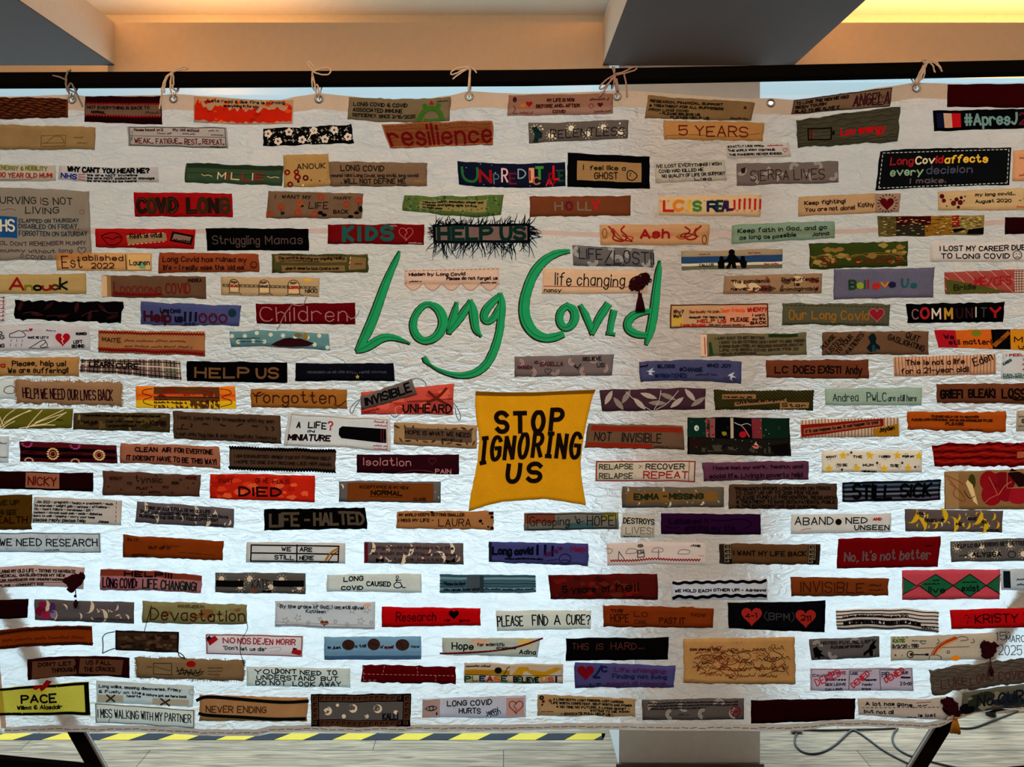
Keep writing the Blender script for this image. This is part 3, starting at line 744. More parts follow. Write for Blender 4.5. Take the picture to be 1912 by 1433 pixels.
# eyelets
def eyelet(gx, gy):
    mb = MB(); c = bp(gx, gy, 0.0014); n = 22; k = 6; r0, r1 = 6.2 * S, 2.1 * S; steelm = EYE_M
    for i in range(n):
        t = 2 * math.pi * i / n
        for j in range(k):
            f = 2 * math.pi * j / k; rr = r0 + r1 * math.cos(f)
            mb.v.append((c[0] + rr * math.cos(t), c[1] + 0.0016 * math.sin(f), c[2] + rr * math.sin(t)))
    for i in range(n):
        for j in range(k): mb.face([i * k + j, i * k + (j + 1) % k, ((i + 1) % n) * k + (j + 1) % k, ((i + 1) % n) * k + j], steelm)
    mb.build('eyelet', BANNER, smooth=True)
EYE_M = solid('eyelet_metal', (0.20, 0.17, 0.15), 0.35, metal=0.8)
for g in GROM: eyelet(*g)
# painted title: every stroke is (x, y, width) in pixels of the banner plane
TITLE = [
 [(746, 470, 3), (742, 481, 8), (732, 502, 11), (720, 530, 14), (708, 564, 16), (698, 592, 17), (688, 616, 17), (678, 636, 15), (670, 652, 11)],
 [(667, 656, 6), (675, 653, 12), (690, 646, 15), (702, 638, 15), (714, 631, 14), (731, 629, 11), (748, 634, 8), (765, 641, 3)],
 [(803, 568, 9), (815, 573, 14), (824, 584, 17), (829, 601, 17), (824, 618, 16), (812, 632, 14), (794, 638, 12), (779, 630, 14), (771, 612, 14), (773, 594, 12), (783, 577, 11), (795, 568, 10), (803, 568, 9)],
 [(853, 566, 5), (850, 580, 12), (845, 598, 14), (841, 612, 12), (839, 621, 8)], [(842, 616, 9), (855, 600, 13), (868, 581, 14), (878, 564, 8)], [(879, 562, 7), (884, 578, 16), (886, 600, 15), (889, 617, 13), (898, 627, 4)],
 [(933, 552, 8), (919, 565, 13), (906, 580, 14), (903, 595, 13), (911, 602, 10), (924, 593, 12), (933, 577, 13)],
 [(935, 549, 6), (938, 566, 14), (936, 592, 13), (934, 616, 13), (928, 640, 14), (920, 662, 14), (907, 684, 14), (886, 698, 13), (862, 702, 10), (841, 699, 8), (816, 690, 5), (802, 680, 4)], [(802, 680, 5), (795, 673, 10), (793, 669, 7)],
 [(1062, 469, 6), (1045, 471, 11), (1024, 480, 14), (1006, 497, 16), (994, 516, 17), (985, 540, 17), (979, 564, 18), (979, 588, 20), (986, 608, 20), (999, 624, 18), (1018, 632, 15), (1036, 630, 14), (1049, 625, 12)],
 [(1060, 571, 10), (1072, 578, 15), (1075, 592, 15), (1069, 607, 13), (1057, 614, 11), (1047, 606, 14), (1044, 592, 13), (1049, 578, 12), (1060, 571, 10)],
 [(1085, 572, 8), (1096, 592, 13), (1106, 621, 9)], [(1106, 621, 9), (1119, 593, 14), (1134, 571, 13)],
 [(1146, 583, 11), (1142, 600, 11), (1139, 622, 10)], [(1134, 622, 5), (1147, 624, 5)],
 [(1214, 581, 8), (1197, 583, 11), (1181, 589, 14), (1171, 602, 14), (1173, 615, 14), (1185, 623, 13), (1200, 626, 11), (1211, 625, 8)],
 [(1232, 488, 3), (1230, 502, 10), (1226, 538, 14), (1222, 575, 15), (1217, 607, 16), (1212, 625, 14), (1207, 642, 5)]]
def smooth3(st):
    xy = chaikin([(a, b) for a, b, c in st], 2); ww = chaikin([(c, 0) for a, b, c in st], 2); return xy, [w[0] for w in ww]
mb = MB()
for st in TITLE:
    xy, ww = smooth3(st); rr = random.Random(int(xy[0][0])); out = [w + 3.0 + rr.uniform(-.6, .6) for w in ww]
    ribbon(mb, [(x - 0.9, y + 1.0) for x, y in xy], out, 0.0009, cloth('3a2c20', 's'), 0.0001)
    ribbon(mb, [(x + 0.3, y - 0.2) for x, y in xy], [w + rr.uniform(-.8, .5) for w in ww], 0.0012, cloth('2f8f62', 's'), 0.0004)
    ribbon(mb, [(x - w * .25, y) for (x, y), w in zip(xy, ww)], 1.2, 0.0017, cloth('1f5a40', 's'), 0.0001)
t_ = mb.build('title_lettering', BANNER, smooth=True); t_['label'] = 'large green brush lettering in two words edged with brown'
mb = MB(); rr = random.Random(11)
def onbanner(s, x0, y0, x1, y1, w, col='4c4c50'):
    lay, tw = layout(s, rr)
    for ch, strokes in lay:
        for st in strokes: ribbon(mb, [(x0 + (x1 - x0) * q[0] / tw, y1 - (y1 - y0) * q[1] / 6) for q in st], w, 0.0008, cloth(col, 's'), 0.0001)
onbanner('15', 1862, 1183, 1880, 1197, 1.5); onbanner('th', 1879, 1180, 1887, 1186, 1); onbanner('MARCH', 1881, 1188, 1924, 1200, 1.5); onbanner('2025', 1866, 1206, 1909, 1224, 1.5)
d_ = mb.build('date_lettering', BANNER, smooth=True); d_['label'] = 'grey handwritten date on the bare cloth at the right edge'
# ------------------------------------------------------------------ row by row, left to right
p('l','-6 181 127 184 126 221 -6 221','6e3e24','rust brown wool patch with dark wavy bands, top left corner of the banner','M wave 3a1e14 9 2.4',wob=2)
p('f','159 180 301 180 303 233 157 228','2e0b0d','dark maroon patch with red zigzag trim around a taupe strip, near the left end of the top row','F 1 29 99 72 786254;Z 1 28 99 28 8a1f22 2 1.6;Z 1 73 99 73 8a1f22 2 1.6;T 4 37 84 47 k 1.1 NOT EVERYTHING IS BACK TO;T 9 56 27 65 k 1.1 NORMAL;C 79 53 97 66 3a2c24 0.9')
p('c','362 180 547 186 547 232 362 228','bf9c7e','cream patch with orange red flames along the bottom in the top row','M flame b8321a 34 2;M blotch c85a24,a62a16,d06a30 22 6;T 14 6 92 17 k 1 Lets read & like fire is burning;T 30 24 66 33 k 1 everything in its way',bow=3)
p('l','652 181 842 181 839 226 649 223','7d6c56','taupe patch about immune deficiency with a green frog hood, top row','T 5 22 58 36 2c2622 1.3 LONG COVID & COVID;T 5 46 53 60 2c2622 1.3 ASSOCIATED IMMUNE;T 5 70 66 83 2c2622 1.3 DEFICIENCY. SINCE 2/16/2020;S 4c6a2e 10 70 88 73 62 78 42 84 42 90 60 92 88;E 75 32 5 5 4c6a2e;E 88 32 5 5 4c6a2e;S 4c6a2e 5 76 92 82 96 88 92;G 8a2c22 79 26 81 8 84 26;C 86 11 97 19 k 0.9',bow=4)
p('c','950 178 1144 175 1145 213 947 217','a57c68','pinkish tan patch asking before and after, little icons at both ends, top row','T 37 20 63 34 4a1e1e 1.3 MY LIFE IS NOW;T 27 48 68 62 4a1e1e 1.3 BEFORE AND.. AFTER;T 43 78 55 91 4a1e1e 1.3 COVID;H 20 44 7 8e1c22;H 88 52 6 5a1c2a;E 6 20 4 5 4a2222;E 14 52 5 4 b0702c;S 4a2222 1.1 5 50 8 70 4 90 9 90;C 12 80 24 92 7a2020 1;C 78 18 96 32 4a1e2a 1.2;O 79 58 4 4 7a2020 1;C 82 80 98 90 5a2a20 0.9')
p('l','1209 179 1409 192 1402 226 1204 222','876b4a','tan patch with five lines on research and treatment, top row','T 3 17 71 27 2e241c 1.1 RESEARCH, FINANCIAL SUPPORT;T 3 37 72 47 2e241c 1.1 & TREATMENT FOR ALL SUFFERERS;T 3 57 40 67 2e241c 1.1 FROM LONG COVID;T 13 73 51 82 2e241c 1.1 - PLEASE BELIEVE US;T 24 88 60 97 2e241c 1.1 PLEASE HELP US;C 80 84 97 96 2e241c 1.3;E 92 32 3 3 5a2a20')
p('c','1482 187 1666 163 1661 199 1477 214','96785f','tan patch with a thankful note and a big scratchy name, right side of the top row','R 1 4 99 96 3a2424 1.2;T 3 17 56 34 2a1d1a 1.4 TO LOVE THE NEW ME HAS;T 3 45 34 62 2a1d1a 1.4 BEEN TOUGH;T 3 74 48 91 2a1d1a 1.4 GLAD TO BE ALIVE X;T 62 22 98 84 4a2028 2.2 ANGELA;C 64 25 96 60 4a2028 1.2;C 66 50 97 85 4a2028 1.2',layer=1)
p('f','1768 158 1930 157 1930 202 1767 200','40090b','plain dark maroon patch at the right end of the top row')
p('l','-6 233 178 237 176 280 -6 279','967d5a','plain tan patch with a faint sunrise drawing at the far left','R 45 40 70 85 6e5a3c 0.8;S 6e5a3c 1 50 74 55 50 60 42 66 48 69 74;L 6e5a3c 0.8 46 72 70 72;C 78 42 88 50 7a6444 0.8;C 82 66 92 76 7a6444 0.8')
p('c','237 236 424 238 427 278 240 272','b09c8c','pale patch outlined in slate with the words weak, fatigue, rest, repeat','R 2 4 98 95 4a5058 1.4;L 4a5058 0.9 2 48 98 48;T 7 10 36 22 5a2420 1.1 House bound yr2;C 30 28 44 38 5a2420 0.9;T 46 10 72 22 5a2420 1 My old school;C 55 28 68 38 5a2420 .9;C 82 12 92 24 5a2420 .9;C 84 30 96 42 5a2420 .9;T 7 60 25 84 6a2018 1.3 WEAK..;T 28 60 54 84 6a2018 1.3 FATIGUE....;T 57 60 73 84 6a2018 1.3 REST...;T 75 60 96 82 6a2018 1.3 REPEAT..;C 82 89 97 95 k 1;C 3 20 5 80 4a5058 .8')
p('p','492 241 657 233 660 268 492 273','12100f','black printed patch scattered with pale flowers and checks','M flower c9b9b0,6a5550 9 8;M speck c9c0b8 110 1.1;M cross a89c92 4 9;S c9c0b8 1.6 50 70 54 40 57 20',rag=1.2)
p('l','712 232 920 226 921 271 728 277','7f5030','crocheted brown patch with the word resilience in dark red yarn','T 3 14 98 90 6a1418 4.4 resilience;R 1 4 99 96 8f5c3a 3;M wave 6a3c22 6 1.2;D 9a6a44 1 3 8 97 8;D 9a6a44 1 3 92 97 92',layer=1,wob=2)
p('p','987 230 1173 224 1172 259 988 268','6c6058','grey sun print patch reading relentless beside a teal bow','M sun cfc2b4 6 8;T 22 38 96 80 2a2020 1.4 RELENTLESS;G 16302f 3 25 8 18 11 42 14 50 13 78 10 70 9 95 4 96 6 60;G 1d3a3a 6 45 13 52 12 80 6 72')
p('l','1239 226 1426 229 1424 264 1240 261','ab7f50','tan patch reading 5 years in dark red stitching','T 15 26 84 78 6a1a18 1.8 5 YEARS;S 8a6238 1 2 80 30 70 60 88 96 60',layer=1)
p('l','1486 224 1681 200 1675 265 1489 276','58503f','dark olive grey patch with a flat battery and low energy in red','M wave 484234 7 1.8;R 11 40 33 78 15100e 2.4;L 7a1c1c 3 14 46 14 74;G 15100e 34 52 36.5 52 36.5 64 34 64;T 43 47 86 67 b01a20 2.8 Low energy;L 484234 2 1 86 99 84',layer=2,wob=2.2)
p('f','1742 207 1930 203 1930 240 1744 245','0e0e12','black hashtag patch with a little blue, white and red flag at the right edge','F 3 14 10 84 1e2540;F 10 14 18 84 c0a08c;F 18 14 27 84 b5222a;T 31 22 82 76 788f8c 3.6 #ApresJ;T 85 22 99 76 6a2430 3.4 20')
p('c','1353 269 1473 266 1477 293 1356 296','c3ae9c','small cream patch with three written lines and red stars, under the 5 years patch','T 4 14 60 26 k 1 EXACTLY LIKE 1990s;T 4 42 76 54 k 1 THE WORLD WONT CONTINUE;T 4 70 86 82 k 1 THE PANDEMIC NEVER ENDED;M speck a02020 6 1.6;C 66 14 90 22 r 1.1;h 92 52 5 r 1')
p('c','-6 306 103 309 103 338 -6 338','b8a48c','cream patch with olive lettering about energy over red lettering, far left','T 3 12 86 36 7c7a32 1.5 ENERGY & MOBILITY;T 3 54 94 78 9a3c32 1.7 90 YEAR OLD MUM!;L 6a6470 1 3 92 60 90')
p('c','110 308 295 313 296 341 108 336','b9a79a','pale patch printed why can\'t you hear me with blue letters and red arrows','T 9 8 91 36 141210 2.6 WHY CAN\'T YOU HEAR ME?;T 3 54 18 86 2c2f80 2 NHS;L r 1.3 20 56 27 50;L r 1.3 20 70 27 70;L r 1.3 20 84 27 92;T 29 48 79 60 k 1.3 We are NOT invisible;T 29 68 96 80 k 1.3 We are NOT collateral damage;T 29 88 78 99 k 1.3 We are here to be heard',bow=2)
p('l','348 305 530 311 528 347 345 341','46553f','dark green patch with white and red beaded letters','F 1 2 99 24 33402f;M hst 33402f 1 1;T 34 44 80 78 b8a888,9a2424 1.8 MILLIE;S b8a888 1.4 17 56 20 64 24 56 28 64;S b8a888 1.4 84 56 88 64 92 56 96 62',wob=1.6)
p('c','529 291 614 288 616 348 531 351','b08856','square amber patch with red flowers lying against the taupe not define me patch','T 30 28 92 44 3a2a1c 1.4 ANOUK;M speck 8a6a40 20 1;O 8 52 4 4 7a1a1a 3;O 28 52 3.5 3.5 7a1a1a 3;O 30 68 4.5 4.5 7a1a1a 3.4;O 48 72 4 4 5a1418 3;O 14 92 4 4 7a1a1a 3;E 32 82 2.6 2.6 2a1414;E 42 94 2 2 d0b080;E 60 80 1.6 1.6 5a1414;E 78 84 1.6 1.6 5a1414',layer=1)
p('l','613 302 798 304 797 348 616 348','7d6550','taupe patch saying long covid will not define me','T 12 16 56 38 2c2420 1.5 LONG COVID;T 2 50 91 62 2c2420 1 nouns) (aka Long Covid, long covid, long covid);T 12 70 78 88 2c2420 1.4 . WILL NOT DEFINE ME;L 2c2420 1.3 32 94 41 94;L 2c2420 1.3 69 95 79 95;C 86 74 95 86 9a7440 .9')
p('p','854 301 1055 303 1056 348 857 345','1c1f34','navy patch with unpredictable spelled in mixed cut-out letters','M speck a89c98 16 1.2;T 4 26 18 82 33663f,a0b0a0 4 U;T 20 36 30 80 8a1c24 4.5 N;T 33 46 38 86 5a6a70 2 P;T 41 22 46 76 c0a0a0 2.6 R;T 48 40 54 84 6a2434 3 E;T 56 22 63 60 8a8f94 2 D;F 66 20 71 80 c89078;T 67 30 70 70 7a2418 2 I;T 70 60 76 86 a06848 2.4 C;T 73 16 79 66 4a8040 4.4 T;T 82 70 88 96 a8303a 2.4 A;T 85 48 90 90 7a1420 3 B;T 89 16 94 70 b0222a 3.6 L;T 94 34 98 76 2a4a34 3.4 E',bow=4)
p('f','1060 286 1213 293 1213 354 1059 349','0d0d0f','black patch framing a tan panel with a tiny outlined ghost','F 11.5 21 90 80 9b7c58;T 19 33 24 48 2c2018 1.5 I;T 27 34 70 46 2c2018 1.4 feel like a;T 33 54 61 72 2c2018 1.5 GHOST;L 2c2018 1.3 36 80 57 80;S 2a1a18 1.8 73 70 72 50 77 44 84 56 85 62 80 76 74 72 73 68;E 76.5 55 1.4 1.6 2a1a18;E 76 61 1.2 1.2 2a1a18')
p('c','1221 303 1353 299 1357 337 1224 343','b9a48f','cream patch almost the banner\'s own colour, everything lost note above the little hearts','T 3 12 94 26 2a221e 1.1 IVE LOST EVERYTHING! I WISH;T 6 36 68 50 2a221e 1.1 COVID HAD KILLED ME;T 10 60 98 74 2a221e 1.1 NO QUALITY OF LIFE OR SUPPORT;T 55 82 78 95 2a221e 1.2 Lisa;M ostar a08068 5 4;h 5 88 5 a08068 .8;h 22 86 5 a08068 .8;O 40 84 4 4 a08068 .8')
p('p','1375 305 1565 301 1566 341 1375 347','7a6a62','grey rainbow print patch with thin brown capitals, upper right','M bow b5a89e 8 9;T 14 34 86 80 4a342e 1.4 SIERRA LIVES;G 3a2020 4 26 9 18 8 44 5 48')
p('f','1643 282 1888 276 1884 346 1635 356','16181a','large black felt patch with dashed white edging, affects every decision','D b8b4ac 1.4 2 5 98 5;D b8b4ac 1.4 98 5 98 94;D b8b4ac 1.4 98 94 2 94;D b8b4ac 1.4 2 94 2 5;T 9 20 26 38 9a2a30 2.2 Long;T 28 20 48 38 c8b898,c8b898,c8b898,a82a30,a82a30 2.4 Covid;T 50 20 82 38 d0a848 2.6 affects;T 10 48 34 66 90a088 2.3 every;T 37 48 71 66 5a5868 2 decision;T 25 76 52 88 6a5a5e 2 I make.',bow=-2)
p('c','1892 281 1930 278 1930 338 1890 338','cc9870','peach patch cut by the right edge of the picture','C 30 20 98 30 9a4a30 1.3;C 30 76 98 86 9a4a30 1.3')
p('c','-6 350 165 356 171 485 -6 487','97836f','largest grey patch at the left, surviving is not living with a blue square','F 3 39 22 69 2a5f8c;T 4 44 19 60 c8d4da 3 HS;T 4 13 82 22 3a2e28,3a2e28,3a2e28,3a2e28,3a2e28,3a2e28,7a4a44 1.4 URVING IS NOT;T 31 26 66 34 3a2e28 1.4 LIVING;T 24 42 88 47 2c3c48 1.1 CLAPPED ON THURSDAY;T 24 50 87 56 2c3c48 1.1 DISABLED ON FRIDAY,;T 24 60 96 66 2c3c48 1.1 FORGOTTEN ON SATURDAY;T 4 74 94 79 5a3c48 1 OL DON\'T REMEMBER MUMMY;T 4 84 80 89 5a3c48 1 mummy without long;T 30 93 52 98 5a3c48 1 COVID;h 90 86 9 3a2e28 1.1;O 92 30 4 4 8a5048 .9;S 8a5a48 1 5 32 14 28 20 30;O 26 95 3 3 5a3c48 .9;O 57 95 3 3 5a3c48 .9',wob=2)
p('f','250 359 434 362 435 406 252 404','93181a','bright red patch with large camouflage letters, upper left','T 4 28 44 80 2e2019,46301e 7 COVID;T 55 28 96 80 2e2019,46301e 7 LONG;T 4 28 44 80 a0604a,5a4a30 1.8 COVID;T 55 28 96 80 8a5a40,5a4a30 1.8 LONG')
p('l','502 357 678 362 676 409 497 408','775f4b','taupe patch with red blossoms and I want my life back','T 8 13 12 25 k 1.1 I;T 15 13 45 25 k 1.1 WANT MY;T 44 38 64 62 2c2420 1.3 LIFE;T 70 66 85 80 k 1.1 BACK;T 70 13 88 24 2c2420 .9 MARY;O 56 18 5 5 a4381c 2.6;O 33 42 5 5 a44a20 2.6;O 15 58 5 5 a4381c 2.6;O 4 86 5 5 a4381c 2.2;O 33 78 5.5 5.5 a4381c 2.6;O 50 85 5 5 a4381c 2.2;O 83 42 4.5 4.5 a4381c 2.2;O 96 26 6 5 a4381c 2.6;E 56 78 5 3.5 16120f;E 60 86 5 3 16120f;E 94 76 5 3 16120f;E 88 92 5 3 16120f;E 17 80 4 3 2a241c;E 36 52 4 2 16120f;E 98 60 3.5 6 16120f;L 2a241c 1 15 62 16 90;L 2a241c 1 96 30 95 76')
p('p','754 365 941 364 936 404 751 394','5e6a3c','green glittery patch with a tan note in its middle','F 16 22 84 78 8f7e56;M speck 3f6a44,7a8a62,2f4a2a 170 1.8;T 20 28 80 37 2a2018 1 I miss my health, memories, career and;T 20 45 74 54 2a2018 1 friends and being able to live;T 20 62 40 71 2a2018 1 my best ones',bow=3,wob=2.4)
p('l','989 367 1177 366 1177 403 989 405','75452a','plain brown patch with a short name in small grey and red letters','T 25 30 32 72 7a6a5e 2.4 H;T 36 30 42 70 6a2430 3.6 O;T 48 30 54 70 7a6a5e 2.4 L;T 56 30 61 70 7a6a5e 2.4 L;T 62 28 69 68 a8242a 4 Y')
p('p','1231 367 1421 364 1420 404 1229 403','bfa07e','beige patch with little red crosses, LC is real in rainbow capitals','M cross b08060,a8706a 5 8;T 5 26 14 76 a82a26 4.2 L;T 15 26 23 72 c07a28 5 C;T 29 28 33 76 c09a30 4 I;T 34 28 41 74 4a7a3a 4.4 S;T 48 30 57 76 1e2c44 4.4 R;T 57 30 62 74 26443c 4.2 E;T 62 30 67 74 3a2a50 4.2 A;T 67 30 72 70 4a2a44 4.2 L;T 74 24 99 66 a82a2a 3.4 !!!!!!')
p('c','1490 368 1635 361 1636 397 1490 405','be966e','peach patch telling the reader to keep fighting','T 8 24 60 42 3a1e1c 1.4 Keep fighting!;T 9 58 72 78 3a1e1c 1.4 You are not alone!;T 77 44 97 66 3a1e1c 1.4 Kathy')
p('p','1634 361 1682 362 1678 396 1635 397','a2826e','small patch with a dark red heart in radiating black dashes','H 46 52 15 5f1216;'+';'.join('L 1c1415 1.6 %.0f %.0f %.0f %.0f'%(48+34*math.cos(a),52+40*math.sin(a),48+43*math.cos(a),52+49*math.sin(a)) for a in [k*.349 for k in range(18)]),layer=1)
p('c','1751 358 1930 351 1930 393 1752 393','c3a076','sandy patch with maroon blossoms, dated August 2020','E 4 26 4.5 4.5 5a1a24;E 6 48 4 4 6a1c24;E 16 62 5 5 6a1c24;E 19 44 4 4 5a1a24;E 23 60 5 5 6a1c24;E 24 36 3 3 3a141c;E 21 84 3 3 3a141c;E 27 52 1.6 1.6 3a141c;E 28 30 1.6 1.6 3a141c;E 9 76 1.6 1.6 6a2a28;E 13 44 1.5 1.5 6a2a28;T 39 16 80 30 2c2420 1.2 my long covid...;T 39 48 76 62 2c2420 1.2 August 2020;T 84 44 96 62 2c2420 1.2 - ? ?;C 82 78 98 88 b0482a 1.2')
p('f','178 427 366 428 363 466 178 462','9a1e1e','red patch with an outlined sleeping fox, rest is vital','S 4a1414 1.6 6 40 12 22 20 18 26 34 27 60 22 82 14 86 10 70 6 40;S 4a1414 1.6 9 48 14 44 17 58 21 40 27 44;Q 31 40 71 22 72 60 33 82 b09878;T 35 52 67 42 2c2018 1.5 Rest is vital;D e0c8a8 1 32 38 71 20;D e0c8a8 1 33 86 72 64;Q 77 12 99 30 97 80 75 62 2a1414;Q 79 24 97 38 95 70 77 56 a08478;T 79 54 95 66 2a1414 1.4 Maddy')
p('f','385 427 576 427 577 468 388 468','0c0a0a','black patch with barely visible brown lettering about struggling','T 6 34 52 72 5c4c48 1.6 Struggling;T 58 34 94 70 5c4c48 1.6 Mamas')
p('f','612 419 792 419 792 457 612 455','6f1216','dark red patch with teal letters spelling kids beside a stitched broken heart','T 17 16 26 84 2c5a54 6.5 K;T 33 20 35 84 2c5a54 6.5 I;T 41 20 50 80 2c5a54 6.5 D;T 56 18 67 80 2c5a54 6.5 S;h 81 46 15 a86a68 1.1;S a86a68 1.1 80 24 83 44 79 56 82 80;C 65 6 72 14 c09090 .8;C 84 88 98 96 c09090 .8')
p('f','808 419 990 418 990 454 809 454','10141c','patch framed by shaggy dark fringe, help us in green on taupe','F 3 14 97 86 7d6660;T 6 18 60 82 18352f 6 HELP;T 70 18 94 82 18352f 6 US',layer=1,key='fringe')
p('c','1120 420 1325 419 1322 458 1121 458','bf9168','peach patch with a red name between two painted flames','M blotch a07848 4 8;T 37 26 63 66 8e1a22 3.6 Ash;S 8e2018 3 8 10 14 40 10 70 20 84 26 60 18 30 22 10;S a8482c 2.4 12 20 18 60 24 84 32 64 24 54;S 5e1818 1.8 10 30 16 70 26 78 31 84 20 50;S 8e2018 3 92 10 86 40 90 66 82 80 76 60 84 34 78 14;S a8482c 2.4 90 24 82 64 74 76 70 60;S 5e1818 1.8 88 20 84 60 72 66 78 40 90 60;O 4 40 4 8 7a4a30 1.6;O 96 74 4 8 7a3a30 1.8')
p('c','1366 421 1558 413 1558 446 1365 456','8f957b','sage green patch about keeping faith','T 6 24 92 44 1e1c1a 1.3 Keep faith in God, and go;T 8 60 62 80 1e1c1a 1.3 as long as possible;T 78 60 94 80 1e1c1a 1.3 Jonna',bow=-1)
p('p','1639 404 1837 402 1836 439 1640 442','8f7a4a','patchwork of mustard, maroon and charcoal woven scraps, right side','F 0 0 17 99 6a5c38;F 17 2 50 45 4a1014;F 17 45 44 99 3a342c;F 44 45 70 99 8f6a2a;F 50 2 70 45 96702c;F 70 2 77 60 8f2a20;M weave 2c2418,c8b080,5a3a20 260 1;G 14120f 70 72 80 64 84 70 72 90;G 14120f 86 70 100 64 100 96 84 96')
p('f','1876 407 1930 406 1930 437 1876 437','300a0d','dark maroon patch cut by the right edge, under the sandy August patch')
p('c','104 473 283 473 284 506 106 506','c4925f','peach patch dated 2022 with a small watercolour name panel','T 6 20 27 84 4a1e18 1.7 Est;T 28 14 70 42 4a1e18 1.6 ablished;T 37 58 60 86 4a1e18 1.6 2022;F 75 8 99 92 c9a878;F 84 44 94 92 7fa088;L 2c1c18 1.6 73 8 73 92;T 77 38 98 66 1c2a30 1.3 Lauren',layer=1)
p('l','298 473 484 475 485 509 296 510','8c4c2c','rust patch saying the illness has ruined my life','T 4 20 88 44 2a1a16 1.3 Long Covid has ruined my;T 5 62 86 86 2a1a16 1.3 life - I really miss the \'old me\';O 95 62 6 6 2a1a16 1.2;L 2a1a16 1 93 72 97 72',bow=-1)
p('l','508 474 687 475 688 509 509 510','554f2c','olive patch with tan strips of handwriting and a round name tag','Q 3 8 78 16 78 46 4 44 9a7e58;Q 10 60 76 64 76 94 10 92 9a7e58;T 7 16 76 30 2a1a16 1 The world is denying my ongoing reality;C 8 34 50 42 2a1a16 .9;T 14 70 70 84 2a1a16 1 when it asserts that Covid is over;Q 82 14 98 20 97 80 80 88 9a7e58;C 86 44 94 56 2a1a16 1;D e0c8a0 1 82 14 80 88;D 2a1a16 1 3 4 80 6')
p('p','1068 458 1220 466 1220 499 1070 497','6e6662','grey rainbow print patch lettered life lost above the letter C','M bow b5aca4 6 10;T 8 14 36 64 33303a 1.8 LIFE;T 40 20 100 84 33303a 1.8 /LOSTII;C 40 86 64 96 2a2226 1')
p('p','1271 469 1461 465 1459 501 1272 505','9a856c','tan and blue striped patch with three black people holding hands','F 0 30 100 66 3a5270;F 0 66 100 80 c4b4a0;F 0 80 100 99 6f6a58;E 50 12 6 6 12100f;G 12100f 47 22 53 22 57 44 58 64 54 66 55 96 51 96 50 74 48 96 44 96 47 66 46 46 44 60;E 40 42 4.4 4.4 12100f;G 12100f 38 50 42 50 46 40 47 46 43 66 43 96 40 96 37 96 36 66;E 61 42 4.4 4.4 12100f;G 12100f 59 50 63 50 65 66 64 96 60 96 58 66 54 44 56 42;C 18 12 28 22 7a4a40 1;C 66 12 78 22 8a3a30 1;T 18 70 32 84 2c2a28 1 CALLUS;C 82 70 96 80 a0302c 1.2')
p('l','1510 455 1695 451 1694 498 1511 503','434b1f','olive green patch with a band of curly gold yarn writing','M blotch 8f7240,a08650 26 9;S 8a6838 1 2 90 5 60 15 52 30 50 42 62 54 44 70 40 85 52 98 80;T 12 54 26 84 6e2c1c 2 Su;T 46 54 94 84 6e2c1c 2 endes;M wave 8a6c3a 1 2')
p('c','1737 454 1930 452 1930 489 1737 489','c9b4a4','pale patch saying a career was lost, right edge','T 9 18 92 42 2a1f1d 1.7 I LOST MY CAREER DUE;T 10 58 76 82 2a1f1d 1.7 TO LONG COVID;O 84 68 8 8 2a1f1d 1.4;S 2a1f1d 1.2 82 82 84 76 86 82;E 83 62 1 1 2a1f1d;E 86 62 1 1 2a1f1d')
p('c','-6 513 160 511 160 549 -6 549','b5925f','tan patch with a short name in bold colours, far left','T 15 24 30 78 8e2020 3.8 A;T 32 44 40 78 7c7a28 3.6 n;T 42 44 50 78 141414 3.6 o;T 52 44 60 78 8e2020 3.6 u;T 62 44 69 78 5a3420 3.6 c;T 71 22 79 78 1c2620 3.6 k')
p('l','189 514 384 517 385 558 190 555','6f5440','brown patch with a stretched out loooong above red rickrack','F 0 2 5 98 c8ac90;F 5 2 9 98 9c7c58;T 12 26 15 76 7a1c1c 2 L;T 18 50 57 80 7a2420 1.6 OOOOONG;Z 11 85 58 86 7a1418 3 1.6;T 62 36 85 80 7a1c1c 1.8 COVID;T 83 12 96 26 2c2018 1 ANDREA')
p('c','412 517 597 519 596 555 413 552','b89670','tan patch drawn with a fence and three gravestones','L 3a2a20 1 2 40 98 48;L 3a2a20 1 2 52 98 58;S 3a2a20 1.3 9 80 9 26 14 10 19 26 19 80;S 3a2a20 1.3 39 84 39 26 44 10 50 26 50 84;S 3a2a20 1.3 68 86 68 26 74 10 80 26 80 86;F 10 30 18 78 c8ac88;F 40 30 49 80 c8ac88;F 69 30 79 82 c8ac88;T 11 26 17 36 k .9 RIP;T 41 26 47 36 k .9 RIP;T 71 26 77 36 k .9 RIP;C 10 44 18 56 b03028 1.6;C 40 44 48 54 4a3a4a 1.2;C 69 46 79 60 b03028 1.8;T 86 62 98 80 k 1.2 NIKKI;S 3a2a20 1.2 8 92 10 84 14 88 19 84 21 94;S 3a2a20 1.2 38 96 40 86 45 90 50 86 53 96;S 3a2a20 1.2 66 98 70 86 75 90 80 86 84 98;E 88 12 7 3 c8a040;D 3a2a20 1.4 2 46 98 53')
p('c','755 505 932 500 932 532 755 532','c9a68e','pale pink patch with a scalloped lower edge over the painted word Long','T 5 22 64 40 3a1a1a 1.5 Hidden by Long Covid;T 45 50 98 68 3a1a1a 1.4 Please do not forget us;C 5 72 18 84 3a1a1a 1.2;C 80 80 98 92 3a1a1a 1.2;D 7a5a4a .9 1 8 99 8',key='scallop')
p('c','1014 501 1209 506 1208 549 1012 549','cba584','peach patch with life changing in looping black script','T 12 20 78 66 241a18 1.8 life changing;L 8a4838 1.3 1 70 84 72;T 2 78 18 92 241a18 1.3 nancy',key='bow')
